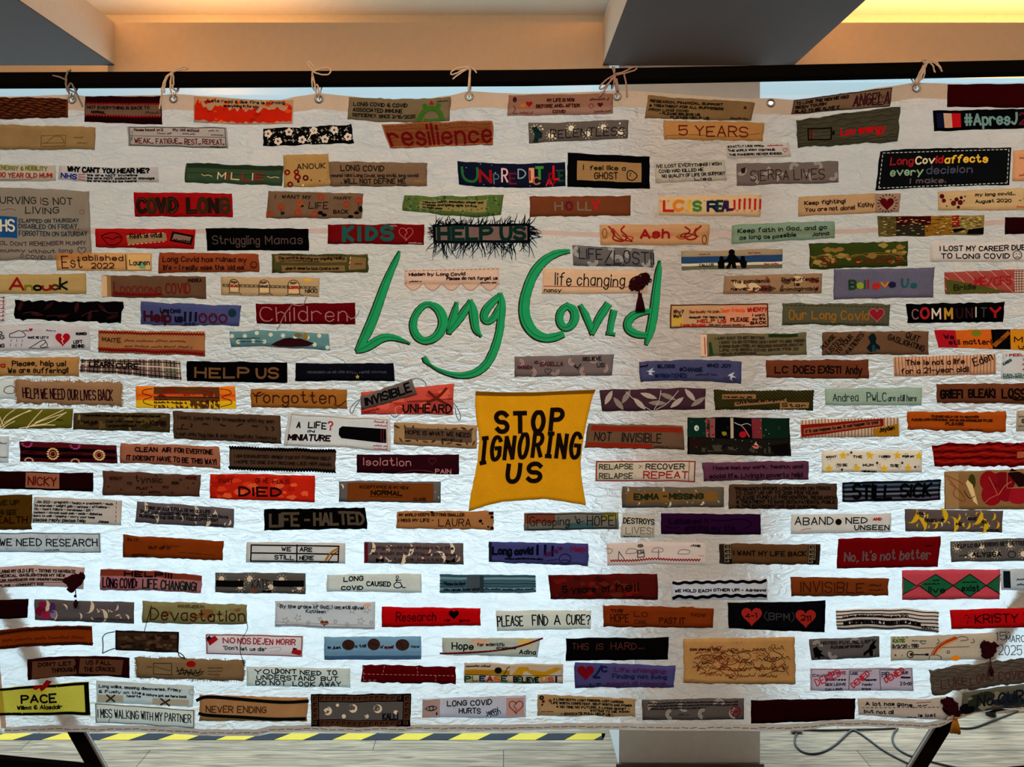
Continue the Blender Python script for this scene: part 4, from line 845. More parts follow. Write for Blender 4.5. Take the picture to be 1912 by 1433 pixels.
p('p','1351 516 1535 511 1533 548 1349 550','96785c','brown floral patch saying the suffering is unimaginable','M blotch 7a3a34,c4a888,6a4a38 9 12;M leaf 6a5040,8a4a3e 6 9;T 8 22 46 40 3a1f1a 1.2 The pandemic;T 8 62 48 80 3a1f1a 1.2 never ended;T 58 20 96 36 3a1f1a 1.2 The suffering;T 72 46 77 60 3a1f1a 1.2 is;T 58 68 96 84 3a1f1a 1.2 unimaginable')
p('f','1556 503 1744 500 1742 555 1556 560','6c6674','plain slate grey patch, believe us in small bright letters','T 16 40 22 66 2c4a2a 3.6 B;T 24 42 29 64 8f9a30 3 e;T 31 40 32 66 3c5a2c 2.6 l;T 34 40 35 66 a02424 3 i;T 39 42 45 66 b0301f 3 e;T 47 42 54 64 b87a28 3.2 v;T 55 42 61 64 2c2a4a 3.2 e;T 68 36 74 62 2f6066 3.4 U;T 77 44 82 64 2f6066 3 s')
p('p','1763 509 1930 502 1930 546 1765 550','9a5248','pink and green patch with red capitals for ME/CFS, right edge','G 5a5a2c 1 32 2 97 70 96 40 64;M diag c09080 9 1.2;F 78 4 99 96 c0a090;M speck 5a3a3a 10 1;T 34 30 74 64 a02026 2 ME/CFS;T 10 58 34 80 2a241a 1.6 Bridie;'+';'.join('L 4a3a44 1.2 %d 6 %d 94'%(u,u) for u in range(80,99,3))+';'+';'.join('L 4a3a44 1.2 78 %d 99 %d'%(v,v) for v in range(8,94,11)))
p('c','-6 553 9 552 8 602 -6 602','cbb8aa','sliver of a cream patch with red and black ticks at the left edge','D r 1.8 80 5 80 95;L k 1.2 45 6 95 6;L k 1.2 45 20 95 20;L r 1.2 45 34 95 34;L k 1.2 45 48 95 48;L r 1.2 45 62 95 62;L k 1.2 45 76 95 76;L k 1.2 45 92 95 92')
p('p','28 561 230 565 227 603 26 597','0f0c0d','ragged black patch printed with dull red feathers','M leaf 4a2024,3a1a1e 9 13;S 6a3a3c .9 30 80 38 70 48 78;S 6a3a3c .9 8 70 14 58 22 64;S 6a3a3c .9 62 74 70 50 78 46;S 6a3a3c .9 82 40 88 56 96 50',rag=2.2)
p('l','262 564 450 571 448 609 263 607','55587a','slate blue patch with maroon letters and three sad round faces','T 20 24 40 42 1c1a24 1.4 Long Covid;T 4 44 30 82 4a1824 4.2 Help;T 35 52 42 82 1e1c30 3.6 us;T 45 42 56 78 1e1c30 4 !!!;O 63 66 7 8 5a2030 3.6;O 73 66 7 8 5a2030 3.6;O 83 66 7 7 5a2030 3.4;E 92 38 8 8 22404c;O 46 92 2 2 1e1c30 1.6;O 50 92 2 2 1e1c30 1.6;O 54 92 2 2 1e1c30 1.6;E 62 58 1.4 1.4 1e1c30;E 65 58 1.4 1.4 1e1c30;E 72 58 1.4 1.4 1e1c30;E 75 58 1.4 1.4 1e1c30')
p('f','478 568 663 566 663 606 480 605','640c14','maroon patch with pinkish stitched script for children, loose thread ends','T 4 16 92 84 a87c78 1.5 Children;S a87c78 1.2 92 60 97 76 100 64;T 4.5 20 92.5 86 7a4a4c 1 Children',key='children')
p('c','1251 569 1434 567 1434 612 1249 613','bb936c','orange-tinted patch edged in red and black, crowded with pleas','R 1 3 99 97 5a2a20 2;F 2 50 14 90 b89a50;F 55 8 97 92 c08a70;T 4 24 14 38 4a2418 1.3 Why?;T 4 44 12 56 4a2418 1.2 Why?;T 20 26 50 36 8a2a20 1.1 Seriously no pain;T 52 20 76 34 c8602c 1.2 Dear friends;T 79 18 98 34 9a2024 1.5 WHEN??;T 20 50 56 58 2a1f1c 1.1 despair for many long;T 28 64 57 78 9a2024 1.6 HELP US;T 62 60 80 74 4a1f1c 1.5 PLEASE;T 84 44 96 54 2a1f1c 1.1 I want;T 84 60 96 70 2a1f1c 1.2 my life;T 82 76 97 86 2a1f1c 1.4 BACK;C 40 84 76 92 2a1f1c 1.2;T 12 84 36 94 a02a20 1.4 I was Strong')
p('l','1460 567 1662 568 1659 610 1459 606','605a46','grey green linen patch with gold cursive ending in a red heart','T 6 32 80 72 8f6a30 2.4 Our Long Covid;H 88 48 15 8e2a34;h 88 48 16 b07078 1.2;D 2a2824 1 3 10 97 10;D 2a2824 1 3 92 97 90',wob=2)
p('f','1692 568 1875 565 1874 601 1694 604','0c0a0b','black patch spelling community in letters of different yarns','T 5 30 11 80 8a6a70 1.8 C;T 14 28 22 76 a02a30 4 O;T 26 26 34 78 c4b0a0 2.6 M;T 39 28 46 78 a8843c 3.6 M;T 51 30 57 78 3a1c24 2.6 U;T 61 30 67 76 4a2430 2.4 N;T 71 26 73 74 b0a494 2.2 I;T 76 30 82 74 4a4a50 1.8 T;T 86 28 96 76 9a2426 4.2 Y',rag=1.2)
p('c','-6 608 165 609 168 653 -6 656','c3b0a5','white drawn patch with rain cloud, hugging figure and broken red heart, far left','S 3a3436 1.4 14 48 14 34 19 30 24 18 29 26 32 40 28 48 14 48;D 3a3436 1 16 56 14 90;D 3a3436 1 22 56 20 92;D 3a3436 1 28 56 26 90;S 3a3436 1.3 34 92 44 70 50 56 54 66 44 88 56 86 52 58;S 3a3436 1.2 36 90 46 92 56 88;H 71 54 16 a41c30;L e0d0c8 1.4 71 40 70 48 72 54 70 62 71 74;T -2 24 6 36 k 1.4 ND;T 34 44 56 52 k .9 MAKE ME LET IT;C 28 14 36 24 k .9;H 37 16 4 a41c30;C 54 14 64 22 k .9;T 86 28 97 38 k 1.3 MURRED;T 83 62 92 74 k 1.4 LEFT;T 81 80 94 92 k 1.4 BEHIND;T -3 40 8 54 k 1.4 ING;T 0 74 8 86 k 1.4 ING')
p('l','183 616 384 620 384 665 183 659','a0744f','tan patch between two rows of red rickrack, left side','Z 1 10 99 12 7a1418 2.4 1.6;Z 1 86 99 90 7a1418 3 1.8;F 0 76 100 88 8a4a38;T 4 34 21 50 4a3626 1.4 MAITE;C 25 34 82 48 6a5038 1.2;C 25 60 88 72 6a5038 1.2')
p('p','430 619 614 624 615 656 432 648','6a8687','blue green dotted patch with a dark maroon lip shaped motif','M dot c4ccc8 16 4;G 3a1418 40 84 46 62 54 44 60 38 64 44 70 38 78 50 85 64 78 84 62 92 48 94;E 68 20 8 4 7a6a44;E 76 22 5 7 8a7440;C 6 44 30 52 3a5054 1;C 8 62 34 72 3a5054 1',bow=-3,wob=2)
p('l','1307 624 1504 622 1505 663 1308 666','72664c','taupe patch of small brown capitals with a thin green strip, just wanting to get better','F 0 2 6 98 c9ac98;L a03428 1.6 4 15 4 90;G 2c4a28 8 40 10 34 12 94 8 96;F 64 4 92 18 2f3f1e;T 14 14 60 24 4a3a2c 1.1 I JUST WANT TO GET BETTER;T 18 32 98 42 4a3a2c 1.1 I WANT TO GO OUTSIDE NOW I WANT TO SEE TREES;T 18 50 97 60 4a3a2c 1.1 & MORE BABY I FEEL MY SEIZURES SADNESS ABOUT MY;T 18 68 92 78 4a3a2c 1.1 LIFE. ITS BEEN COVID SINCE FEB 20;T 18 86 52 94 4a3a2c 1.1 HELP FOREVER')
p('l','1534 621 1734 618 1733 662 1534 664','735641','brown patch with slanted capitals on both sides of a teal ribbon loop','T 1 74 12 20 k 1.2 PLEASE;T 6 96 20 38 k 1.2 LISTEN;T 15 94 29 22 k 1.2 TO YOUR;T 25 96 39 14 k 1.2 PATIENTS;G 16282c 45 90 41 72 45 50 43 24 46 8 49 8 51 30 50 50 54 66 54 82 50 74 48 86;G 2c4a4c 45 60 49 60 51 86 46 90;C 42 92 52 98 k 1.1;X 61 34 95 86 k 1.3 GASLIGHTING;X 78 26 90 50 k 1.3 QUIT')
p('p','1744 617 1930 615 1930 655 1752 649','b06a28','patchwork of red, orange, black and yellow saying we still matter, right edge','F 0 2 21 98 a82432;F 21 2 57 98 bf6c2a;F 57 0 76 100 120f10;F 76 4 100 98 c08a2a;E 42 20 10 6 7a7a2c;T 8 24 18 48 2a1416 1.5 We;T 12 56 22 80 2a1416 1.5 sti;T 22 52 56 78 2a1416 1.5 ll matter!;Q 57 76 74 6 76 22 60 92 b0702c;C 62 62 74 36 3a1a14 1;T 80 36 97 60 2a1416 1.6 Ma;T 84 72 96 92 2a1416 1.4 us')
p('l','-6 668 147 667 146 703 -6 702','ab8558','tan patch pleading we are suffering, far left','T -2 30 10 52 9a2a20 2 na;T 19 20 84 46 1e1712 1.5 Please, help us!;T 14 56 87 82 1e1712 1.5 We are suffering!!')
p('p','151 671 336 675 339 711 149 695','8d7a70','grey brown tartan patch mentioning a cure','M plaid 3f332f,cbb8a8,6a3f3f,2c2422 26 2;T 9 24 33 56 1a1514 2.2 LEARN;T 36 28 58 58 1a1514 2.4 CURE;C 84 40 98 50 6f8a6f 1;C 84 60 98 72 6f8a6f 1',bow=-2)
p('f','349 675 536 677 536 715 349 712','0b0a0a','black patch with tan felt capitals, help us, beside the starry navy patch','T 9 32 62 78 75583c 3.4 HELP;T 70 32 91 76 75583c 3.6 US')
p('f','553 679 734 678 737 712 550 712','131420','starry navy black patch with faint grey line of lettering','T 12 46 50 56 4a4a52 1 REMEMBER US WE ARE;T 52 46 92 56 4a4a52 1 STILL HERE WAITING;A 63 76 4.5 a89858;M speck 55555f 14 .9')
p('p','961 666 1146 662 1143 701 961 705','766865','grey patch with pale rainbow arcs and two names, below the letter o of the title','M bow b8a09a,a88480 8 8;T 3 46 18 62 5a3034 1.4 AMANDA;T 20 22 24 34 5a3034 1.2 &;T 26 30 49 48 5a3034 1.4 ISABELLA;T 69 12 88 28 2c2a2c 1.3 BELIEVE;T 84 44 92 60 2c2a2c 1.3 US!;h 34 74 7 4a3c3e 1.2;S 2c2a2c 2 60 50 64 66 67 44;S 2c2a2c 1.6 61 44 65 72')
p('l','1191 677 1384 676 1384 717 1196 714','52506a','slate blue patch with hashtags and two white ribbon bows','T 18 20 34 36 1c2038 1.3 #LOSS;T 67 18 89 34 1c2038 1.3 #NO JOY;T 39 38 62 54 1c2038 1.3 #CHANGE;T 14 66 46 84 1c2850 1.3 #FRIGHTENED;C 55 62 76 74 3a2c3a 1.2;G a8a8b0 8 46 14 32 12 44 15 52 10 56 12 70 8 64 9 52 6 44;G a8a8b0 88 62 93 50 91 66 95 74 90 76 91 92 88 84 89 72 86 70;C 1 12 9 26 14121c 1.6;C 82 62 96 92 3a3a4a 1',bow=-4,wob=2)
p('l','1429 673 1621 672 1621 708 1429 706','74442d','plain brown patch insisting LC does exist','T 9 36 21 70 1c1410 2.2 LC;T 27 34 47 72 1c1410 2.3 DOES;T 51 34 72 70 1c1410 2.3 EXIST!;T 77 32 93 74 1c1410 1.8 Andy')
p('p','1668 667 1860 662 1860 699 1669 704','bd9478','pinkish ticking stripe patch saying this is not a life','M vst 8e6a58 30 1.5;T 12 18 69 42 3a1a16 1.6 This is not a life;T 7 60 73 84 3a1a16 1.6 for a 21-year old!!;T 79 58 97 28 2a1416 1.6 Eden')
p('c','1872 657 1930 657 1930 707 1870 707','c6b8ac','white patch with red words at right and a teal name, right edge','T 12 8 90 16 9a2430 1.1 I FEEL IM;T 6 50 30 34 2a4a4a 1.2 KAREN;T 66 26 98 34 9a2430 1.1 UNS;T 66 44 98 52 9a2430 1.1 HEA;T 66 62 98 70 9a2430 1.1 ASD;T 6 82 96 90 2a5a4a 1 CAN YOU HE;T 6 92 96 99 2a5a4a 1 CONTROL TR')
p('c','-6 711 34 708 34 745 -6 745','c8bcb0','small cream patch with a drawn cloud, far left beside the frayed burlap','S 4a4440 1.3 35 60 40 40 55 34 70 30 85 44 95 60 80 72 50 74 35 62;S 2c2824 1.4 2 30 8 50 2 70')
p('l','30 711 226 715 227 759 33 753','98795d','frayed burlap patch, we need our lives back in maroon scrawl','T 6 34 92 76 3a1420 1.8 HELP! WE NEED OUR LIVES BACK',rag=2.6,key='burlap',layer=1)
p('p','254 722 439 722 441 765 254 762','cd7c26','orange and yellow patch like a face mask with a brown red middle','F 0 64 100 98 cfb02a;F 0 34 100 46 c8602c;F 18 2 84 98 6a4a2c;M blotch 8a2c1c,5a3824,a84a24,4a3420 1 9;S 5a2418 1.3 17 10 8 14 6 32 14 40 17 48 8 58 7 76 15 86 17 88;S 5a2418 1.3 85 10 94 14 97 32 88 42 85 50 95 58 97 76 88 86 85 90;L 3a2418 1.2 18 46 84 50;F 26 10 40 40 8a3020;F 44 20 62 44 93401f;F 66 16 82 44 8a2c1c;F 20 56 32 90 5a2a20;F 44 56 60 92 6a3c24;F 64 60 82 94 5a281c')
p('l','468 727 648 727 648 765 468 761','986832','mustard brown patch with forgotten in big looping script','T 4 14 88 74 47241a 2 forgotten;S 47241a 1.8 2 22 8 44 14 24;S 47241a 1.8 86 76 92 88 99 58')
p('p','674 733 848 717 846 775 674 774','b3574a','coral red patch holding the invisible and unheard labels','M blotch a8443a,c46a58 16 12;S 6a2c20 5 73 20 80 40 94 66;S 6a2c20 5 92 14 84 40 72 56;F 44 54 99 96 a05048;T 46 64 98 92 1f1416 2.4 UNHEARD;Z 4 20 55 8 7a1c20 1.6 1.6;Z 2 90 20 76 7a1c20 1.6 1.6;Z 50 52 99 48 7a1c20 1.6 1.4;O 42 84 8 8 d09080 1;C 4 88 16 94 8a2020 1',key='unheard')
p('l','672 741 770 707 779 736 675 766','6f635f','tilted grey label reading invisible, laid over the coral patch','T 9 22 92 76 151214 3 INVISIBLE;C 82 82 98 94 8a4a44 1',layer=2)
p('p','1120 729 1317 725 1317 765 1124 768','50353e','purple patch printed with pale grey leaves, right of the title','M leaf a89a92,8f8078 11 17;S b0a49c 1.2 50 96 56 50 58 8;S b0a49c 1.2 46 96 34 60 24 10;S b0a49c 1.2 52 96 64 70 74 12',wob=2)
p('l','1332 729 1518 729 1516 766 1334 765','4b4221','dark olive twill patch with small taped sentences and a star name','M diag 2f2a16 34 1.6;Q 8 22 42 18 42 44 8 46 a8845f;Q 20 62 72 44 73 62 20 84 a8845f;T 10 28 38 38 2a1a16 1 Ive lost my job;T 22 70 70 52 2a1a16 1 ...Life is reduced, don\'t be ignorant!;Q 66 64 96 60 95 88 66 94 b08c64;T 68 70 92 86 2a1a16 1.4 Star')
p('c','1539 726 1721 724 1721 757 1539 757','a4a892','pale sage patch in thin handwriting, are still here','T 8 32 34 74 2c3430 1.2 Andrea;T 43 24 63 76 2c3430 1.3 PwLC;T 65 44 94 76 2c3430 1.1 are still here')
p('l','1749 717 1930 716 1930 755 1750 753','73462f','brown patch with thick scribbled capitals, grief, bleak, loss','T 4 32 26 72 18120f 3 GRIEF!;T 33 30 60 70 18120f 2.8 BLEAK!;T 68 28 94 70 18120f 2.8 LOSS!;S 18120f 3 76 60 82 84 90 76 96 92')
p('p','-6 763 136 764 133 800 -6 801','6f6827','olive patch with sweeping cream leaf outlines, far left','S d0c4a0 1.6 4 98 10 40 24 4;S d0c4a0 1.6 4 98 20 50 44 8;S d0c4a0 1.6 10 70 30 30 46 10;S d0c4a0 1.6 2 20 6 60 10 90;S d0c4a0 1.6 40 98 60 60 92 20;S d0c4a0 1.6 40 98 50 50 60 6;S d0c4a0 1.6 52 70 70 40 88 6;S d0c4a0 1.6 30 98 60 80 78 84;S d0c4a0 1.6 48 84 70 76 92 18;S d0c4a0 1.6 24 60 14 80 8 98;C 80 50 88 60 3a3818 1')
p('p','137 771 318 772 317 808 136 803','55452b','dark brown floral patch with handwritten lines about feeling pain','M blotch 6a5a34,3f3320,74603a 20 9;M leaf 8a7a58,6a5436 7 8;T 11 10 90 22 1a130f 1.1 I feel broken. I feel worried. I feel exhausted. I feel sad;T 6 46 27 64 2a140f 1.4 I feel pain;T 34 42 74 54 241a12 1.2 Can you hear me?;T 34 66 66 78 241a12 1.2 Can you see me?;T 80 40 96 64 2a140f 1.6 Karen',bow=-1)
p('l','322 768 523 777 525 829 325 820','5e4736','dark brown patch with a row of tiny stitched figures, can\'t jump on the trampoline','T 5 14 94 26 2a1f1a 1.1 I can\'t jump on the trampoline with my son;T 3 74 96 86 2a1f1a 1.1 I can only hug him & say - hopefully tomorrow;L 1f1512 1.4 3 62 14 62;S 1f1512 1.8 8 60 8 48 10 44;S 1f1512 1.8 16 54 18 48 17 42;S 1f1512 2 28 44 31 42 33 46;S 1f1512 2 44 40 47 46 49 44;S 1f1512 2 60 44 62 38 65 34;S 1f1512 2 74 40 77 42 79 40;S 1f1512 2 86 40 88 48 87 54;S 1f1512 2 92 40 94 46 92 54;C 80 92 96 98 2a1f1a 1.2')
p('c','539 771 730 782 729 842 529 833','c6bab0','pale padded patch, a life in miniature, with a black capsule','R 3 5 97 95 a89a90 2;T 10 26 13 42 1a1618 2 A;T 21 24 38 42 1a1618 2 LIFE;T 40 20 44 44 a02a3a 2.4 ?;T 21 50 27 56 1a1618 1.6 IN;T 4 64 43 80 2a1418 2.6 MINIATURE;G 0f0d0e 50 40 53 32 92 34 95 44 95 64 92 76 53 68 50 58;F 90 34 96 76 4a1c2a;L 7a3a4a 1 91 36 91 74;L 7a3a4a 1 93 36 93 74;C 84 8 97 16 a02a4a 1.2;C 85 20 97 27 a02a4a 1.2;C 84 80 97 87 a02a4a 1.2;C 85 90 97 97 a02a4a 1.2',wob=2)
p('p','736 789 891 795 891 839 735 830','9a7f60','brown floral patch with a taupe strip, hope is what we need','M leaf 5a3c24,6e4a2c,4a3220 20 7;F 13 22 94 72 665245;T 14 34 92 50 1f1612 1.3 HOPE IS WHAT WE NEED;T 58 62 82 72 1f1612 1 MICHELLE')
p('p','888 731 1112 728 1094 944 875 955','c08f1c','large mustard yellow square reading stop ignoring us in the middle','F 0 0 100 3.5 7a5714;T 18 18 77 36 1f130d 7.6 ^STOP;T 4 40 97 60 1f130d 6.8 ^|GNOR|NG;T 32 66 62 82 1f130d 7.4 ^US',sides=[[(888,731),(940,733),(1000,733),(1060,730),(1112,728)],[(1112,728),(1105,745),(1098,775),(1091,810),(1086,840),(1084,870),(1086,895),(1090,920),(1094,944)],[(875,955),(909,944),(940,937),(980,934),(1018,932),(1045,936),(1071,940),(1094,944)],[(888,731),(887,750),(888,774),(895,818),(892,858),(887,887),(879,922),(875,955)]],layer=1,key='stop')
p('l','1098 792 1275 795 1277 840 1092 836','715846','taupe patch with two rust red bars, not invisible','F 4 8 99 30 8a3420;F 1 78 68 97 8a3420;T 9 36 26 70 2f221c 1.6 NOT;T 37 36 77 72 2f221c 1.6 INVISIBLE;C 70 84 84 92 4a3428 1')
p('p','1283 780 1472 780 1475 852 1283 848','1b1715','tall dark patchwork showing a night sky, red roses and a little boat','F 0 2 22 54 1d3a2e;F 18 2 27 54 8a5c58;F 27 2 42 54 100f10;F 42 2 45 54 b0a090;F 45 2 63 54 121012;F 63 2 73 54 7a3c40;F 73 2 99 54 1a3426;F 2 56 99 98 2a2520;F 4 60 20 80 3f1a1a;F 14 74 92 92 554c40;M speck a8a8a0 30 .9;E 9 28 4.4 5.5 b0b8b0;E 11 27 4.2 5 1d3a2e;E 36 42 4.5 4 8f7c30;E 54 44 7 6 9a2430;S a8a8b0 1.2 46 14 52 22 58 14 62 20;S b0606a 2 52 20 56 30 60 50;'+';'.join('E %d %d 2.6 2.6 9a2432'%(u,v) for u,v in ((20,12),(24,24),(20,36),(25,46),(65,10),(70,22),(65,34),(70,46)))+';G b07060 62 74 66 76 70 74 68 82 64 82;G c09080 66 64 69 74 64 72;S 14121a 2.4 34 82 38 72 42 76;G 14100f 80 72 98 66 98 96 84 96')
p('p','1493 784 1678 780 1679 815 1493 818','bda48d','beige ticking stripe patch with a slanted red label, it can happen to you','M vst 80665a 30 1.6;Q 0 26 84 4 84 46 1 92 a02a22;Q 3 46 80 14 81 40 3 78 b47a5c;T 5 70 78 30 1f1412 1.1 If it can happen to me, it can happen to you!;Q 73 60 99 34 99 94 74 98 b88a2c;T 80 76 95 62 2a1a14 1.7 Jayden',layer=0)
p('l','1694 769 1881 769 1880 809 1694 802','a2571c','bright rust orange patch pleading please help, right side','T 24 20 72 30 4a2414 1.1 PLEASE HELP US TO RECOVER;T 4 38 86 48 4a2414 1.1 PLEASE LONG COVID IS REAL AND WE ARE STRUGGLING TO LIVE;T 39 56 57 70 4a2414 1.3 PLEASE;C 62 84 76 94 4a2414 1.1',rag=1.8)
p('c','1901 767 1930 766 1930 806 1899 806','b59c82','narrow beige patch with pencil zigzags cut by the right edge','Z 8 30 90 30 4a3a30 1.2 1.6;T 30 44 90 60 3a2c24 1.6 SA;Z 8 76 90 76 4a3a30 1.2 1.6')
p('c','-6 816 16 815 16 864 -6 864','c6bab0','narrow cream patch with sideways grey letters at the left edge','C 30 20 92 30 5a524c 1.2;C 30 72 92 82 5a524c 1.2')
p('p','36 824 218 832 219 866 38 862','5f1c20','maroon and black striped patch with pale sunburst medallions','F 1 26 99 46 140c10;F 1 62 99 80 140c10;'+';'.join('E %.1f %.1f 2.6 1.6 d0b088'%(u+5.2*math.cos(a),v+26*math.sin(a)) for u,v in ((34,56),(82,58)) for a in [k*.449 for k in range(14)])+';O 34 56 5 5 c08a6a 1.4;O 82 58 5 5 c08a6a 1.4;E 34 56 2 2 7a2028;E 82 58 2 2 7a2028;'+';'.join('E %.1f %.1f 2.4 1.5 a8508a'%(u+4.6*math.cos(a),10+18*math.sin(a)) for u in (8,57) for a in [k*.6 for k in range(6)])+';'+';'.join('E %.1f %.1f 2 1.4 c09a80'%(u+4*math.cos(a),95-14*math.sin(a)) for u in (9,57) for a in [k*.6 for k in range(6)])+';C 6 46 18 56 1a0c0c 1.2;C 44 50 64 60 1a0c0c 1.2')
p('l','226 829 410 834 411 876 224 864','9f6d57','dusty pink patch calling for clean air','T 15 16 37 36 2a0f18 1.7 CLEAN;T 42 16 51 36 2a0f18 1.7 AIR;T 55 16 93 36 2a0f18 1.6 FOR EVERYONE;T 7 60 96 82 2a0f18 1.7 IT DOESN\'T HAVE TO BE THIS WAY!',bow=-1)
p('l','429 834 627 841 625 882 428 877','5d4738','brown patch between black rickrack edges, exhausted','Z 0 6 100 6 0f0d0d 3.4 2;Z 0 95 100 95 0f0d0d 3.4 2;T 5 34 96 46 2f2019 1.2 I AM EXHAUSTED. GRIEF FOR MY FORMER SELF;T 5 60 96 72 2f2019 1.2 I HOPE TO ONE DAY BECOME LIKE HER AGAIN')
p('f','666 849 857 850 857 886 666 883','38101a','dark wine patch with thin pink chalk lettering, isolation','T 7 20 53 58 a87a7e 1.5 Isolation;T 77 74 92 94 a87a7e 1.3 PAIN;h 74 32 8 6a3438 1.2;S 6a3438 1.6 40 96 55 82 70 84 76 94;S 6a3438 1.2 25 96 26 80')
p('c','1113 861 1299 860 1298 900 1111 898','c2ab94','cream patch outlined in red, relapse recover repeat','R 1 3 99 97 8a2028 2;T 4 16 37 40 4a4a38 1.6 RELAPSE;T 50 16 88 40 4a3a34 1.7 RECOVER;T 4 62 37 86 4a4a38 1.6 RELAPSE;T 48 54 92 84 9a2a2e 2 REPEAT;L 8a2028 1.3 93 5 93 95;C 95 90 95 12 8a2028 1.4;S 6a5a4a 1.2 43 20 46 28 43 36;M cross b0a080 3 16')
p('l','1311 864 1509 860 1508 895 1313 899','684252','muted purple patch, social life lost to illness and poverty','T 10 20 60 36 2c1826 1.4 I have lost my work,;T 64 20 94 36 2c1826 1.4 health and;T 6 60 52 82 2c1826 1.4 social life. Living;T 54 60 94 82 2c1826 1.4 in poverty help!')
p('p','1533 841 1722 841 1721 882 1533 882','c9bdb4','white patch printed with yellow and black stars','M ostar a0948c 10 5;'+';'.join('A %d %d 8.5 c8a82c'%q for q in ((21,24),(48,24),(75,24),(97,26),(7,82),(35,82),(62,82),(86,80)))+';'+';'.join('A %d %d 3.6 1c1a1a'%q for q in ((29,10),(55,58),(80,58),(20,88),(93,76)))+';T 4 24 14 32 k 1 WANT;T 31 24 40 34 k 1 THE;T 57 26 68 34 k 1 I USED;T 80 24 92 32 k 1 FOR MY;T 15 62 25 72 k 1 TO BE;T 41 62 51 72 k 1 MUM;T 68 64 76 74 k 1 TO BE;T 40 92 54 98 k 1 MEGHAN')
p('f','1741 830 1930 827 1930 872 1744 872','861816','ruched red fabric patch with darker wavy folds, right edge','M wave 5a0e10,9a2a1c 7 4;F 84 34 99 66 a8664a',bow=0,wob=3,rag=1.6)
p('f','-6 880 175 884 174 918 -6 913','2c0a0b','dark maroon patch with a pinkish centre label, far left','F 30 6 65 90 a0705a;T 33 28 62 74 6a1c18 2 NICKY')
p('l','192 879 375 888 372 928 193 925','66493a','brown patch of scattered small words and stars','T 7 22 20 34 4a1c1a 1.3 WANT;T 34 14 61 40 2c2018 1.3 tynsic;T 25 44 30 54 2c2018 1.2 TO;T 35 62 46 72 2c2018 1.2 PLAY;T 48 80 59 88 2c2018 1.2 WITH;T 62 56 68 66 2c2018 1.2 MY;T 71 32 78 44 2c2018 1.2 SON;T 85 8 96 20 4a1c1a 1.3 MORE;A 80 24 2.6 1c1412;A 6 64 2.4 1c1412;A 19 76 2.4 1c1412;A 50 60 2.4 1c1412;A 40 86 2.6 1c1412;A 72 84 2.4 1c1412;A 88 60 2.4 1c1412;A 93 38 2.6 1c1412;A 54 8 2.6 1c1412')
p('p','392 885 587 889 587 939 392 932','b5321c','mottled orange red patch with the word died in capitals','M blotch c8502c,a82a16,cf6a44 34 9;T 28 52 68 82 2a0f10 3.2 DIED;T 9 18 22 34 7a1c14 1.6 PART;T 44 16 56 32 7a1c14 1.4 OF ME;T 60 18 76 34 7a1c14 1.4 HAS')
p('p','633 899 823 899 823 939 633 937','6c6663','grey moon print patch behind a brown orange panel, new normal','M moon c8c0b8 14 4;F 8 8 93 92 7c4a20;T 20 22 68 34 3a1f10 1.1 ACCEPTANCE IS MY NEW;T 32 46 62 66 241408 2 NORMAL;L 3a1f10 1 30 74 63 74;T 74 76 86 88 3a1f10 1.2 CLARE')
p('p','1161 910 1351 909 1351 946 1161 948','6a5d50','grey brown print patch behind a tan strip, missing in dark green capitals','M moon b8aca0 12 5;F 5 22 94 72 836338;T 12 34 36 58 26362a 2.8 EMMA;T 41 44 44 46 26362a 2.4 -;T 47 34 79 58 26362a 2.8 MISSING')
p('l','1360 905 1561 903 1563 951 1360 950','5c4636','dark brown patch with five stitched lines on research and cost','T 5 12 94 24 1f1511 1.2 "RESEARCH SHOWS LONG COVID ON TRACK;T 6 30 82 42 1f1511 1.2 TO COST UK UP TO 20B PER YEAR;T 7 48 98 60 1f1511 1.2 PLEASE FUND LC PREVENTION, RESEARCH;T 7 66 98 78 1f1511 1.2 & TREATMENT TO SAVE BOTH PATIENTS, PUBLIC;T 7 84 80 95 1f1511 1.2 & THE ECONOMY"  DR RAE DUNCAN',bow=-1)
p('p','1573 901 1758 897 1756 935 1572 937','3a4452','blue, grey and black striped patch with still sick in heavy black letters','M hst 24262e,5a6a80,2a2c34,6a7486,16161c,7a7a84,24262c,6a6070 9 3.4;T 11 20 49 84 0d0b0d 4.4 STILL;T 59 20 90 76 0d0b0d 4.4 SICK;R 1 3 99 97 15161c 2',wob=2)
p('p','1765 882 1930 877 1930 953 1765 952','8f6f4c','tall tan patch with a pressed red hibiscus, a leaf and a small tag, right edge','F 1 2 16 98 a08460;E 66 30 24 19 7d1622;E 54 62 20 21 8e1c2a;E 84 66 22 16 9a2232;E 50 28 17 19 8a1a26;E 70 62 15 14 8a1826;S c07860 1.2 60 60 54 34 50 18;S c07860 1.2 62 62 68 40 76 30;S b86a5c 1.2 62 62 52 70 46 82;E 31 28 7 15 4a4a22;G c8b088 26 22 32 36 38 88 33 80 24 30;S a04a28 1.3 4 18 14 40 8 60 20 80 24 74 18 50 6 30;S a04a28 1.2 2 10 16 24 22 34;G 2a1414 72 10 76 -4 98 20 96 40 84 44;R 71 5 99 46 b0806a 1;S 2a2a1c 1.2 22 50 28 74 34 66')
p('l','-6 925 60 924 59 989 -6 990','5c4112','olive brown patch cut by the left edge, ending in health','T 8 16 64 28 2f200c 1.6 VE UP;T 14 42 58 54 2f200c 1.6 G SEE;T 4 62 88 80 3a1410 2 EALTH')
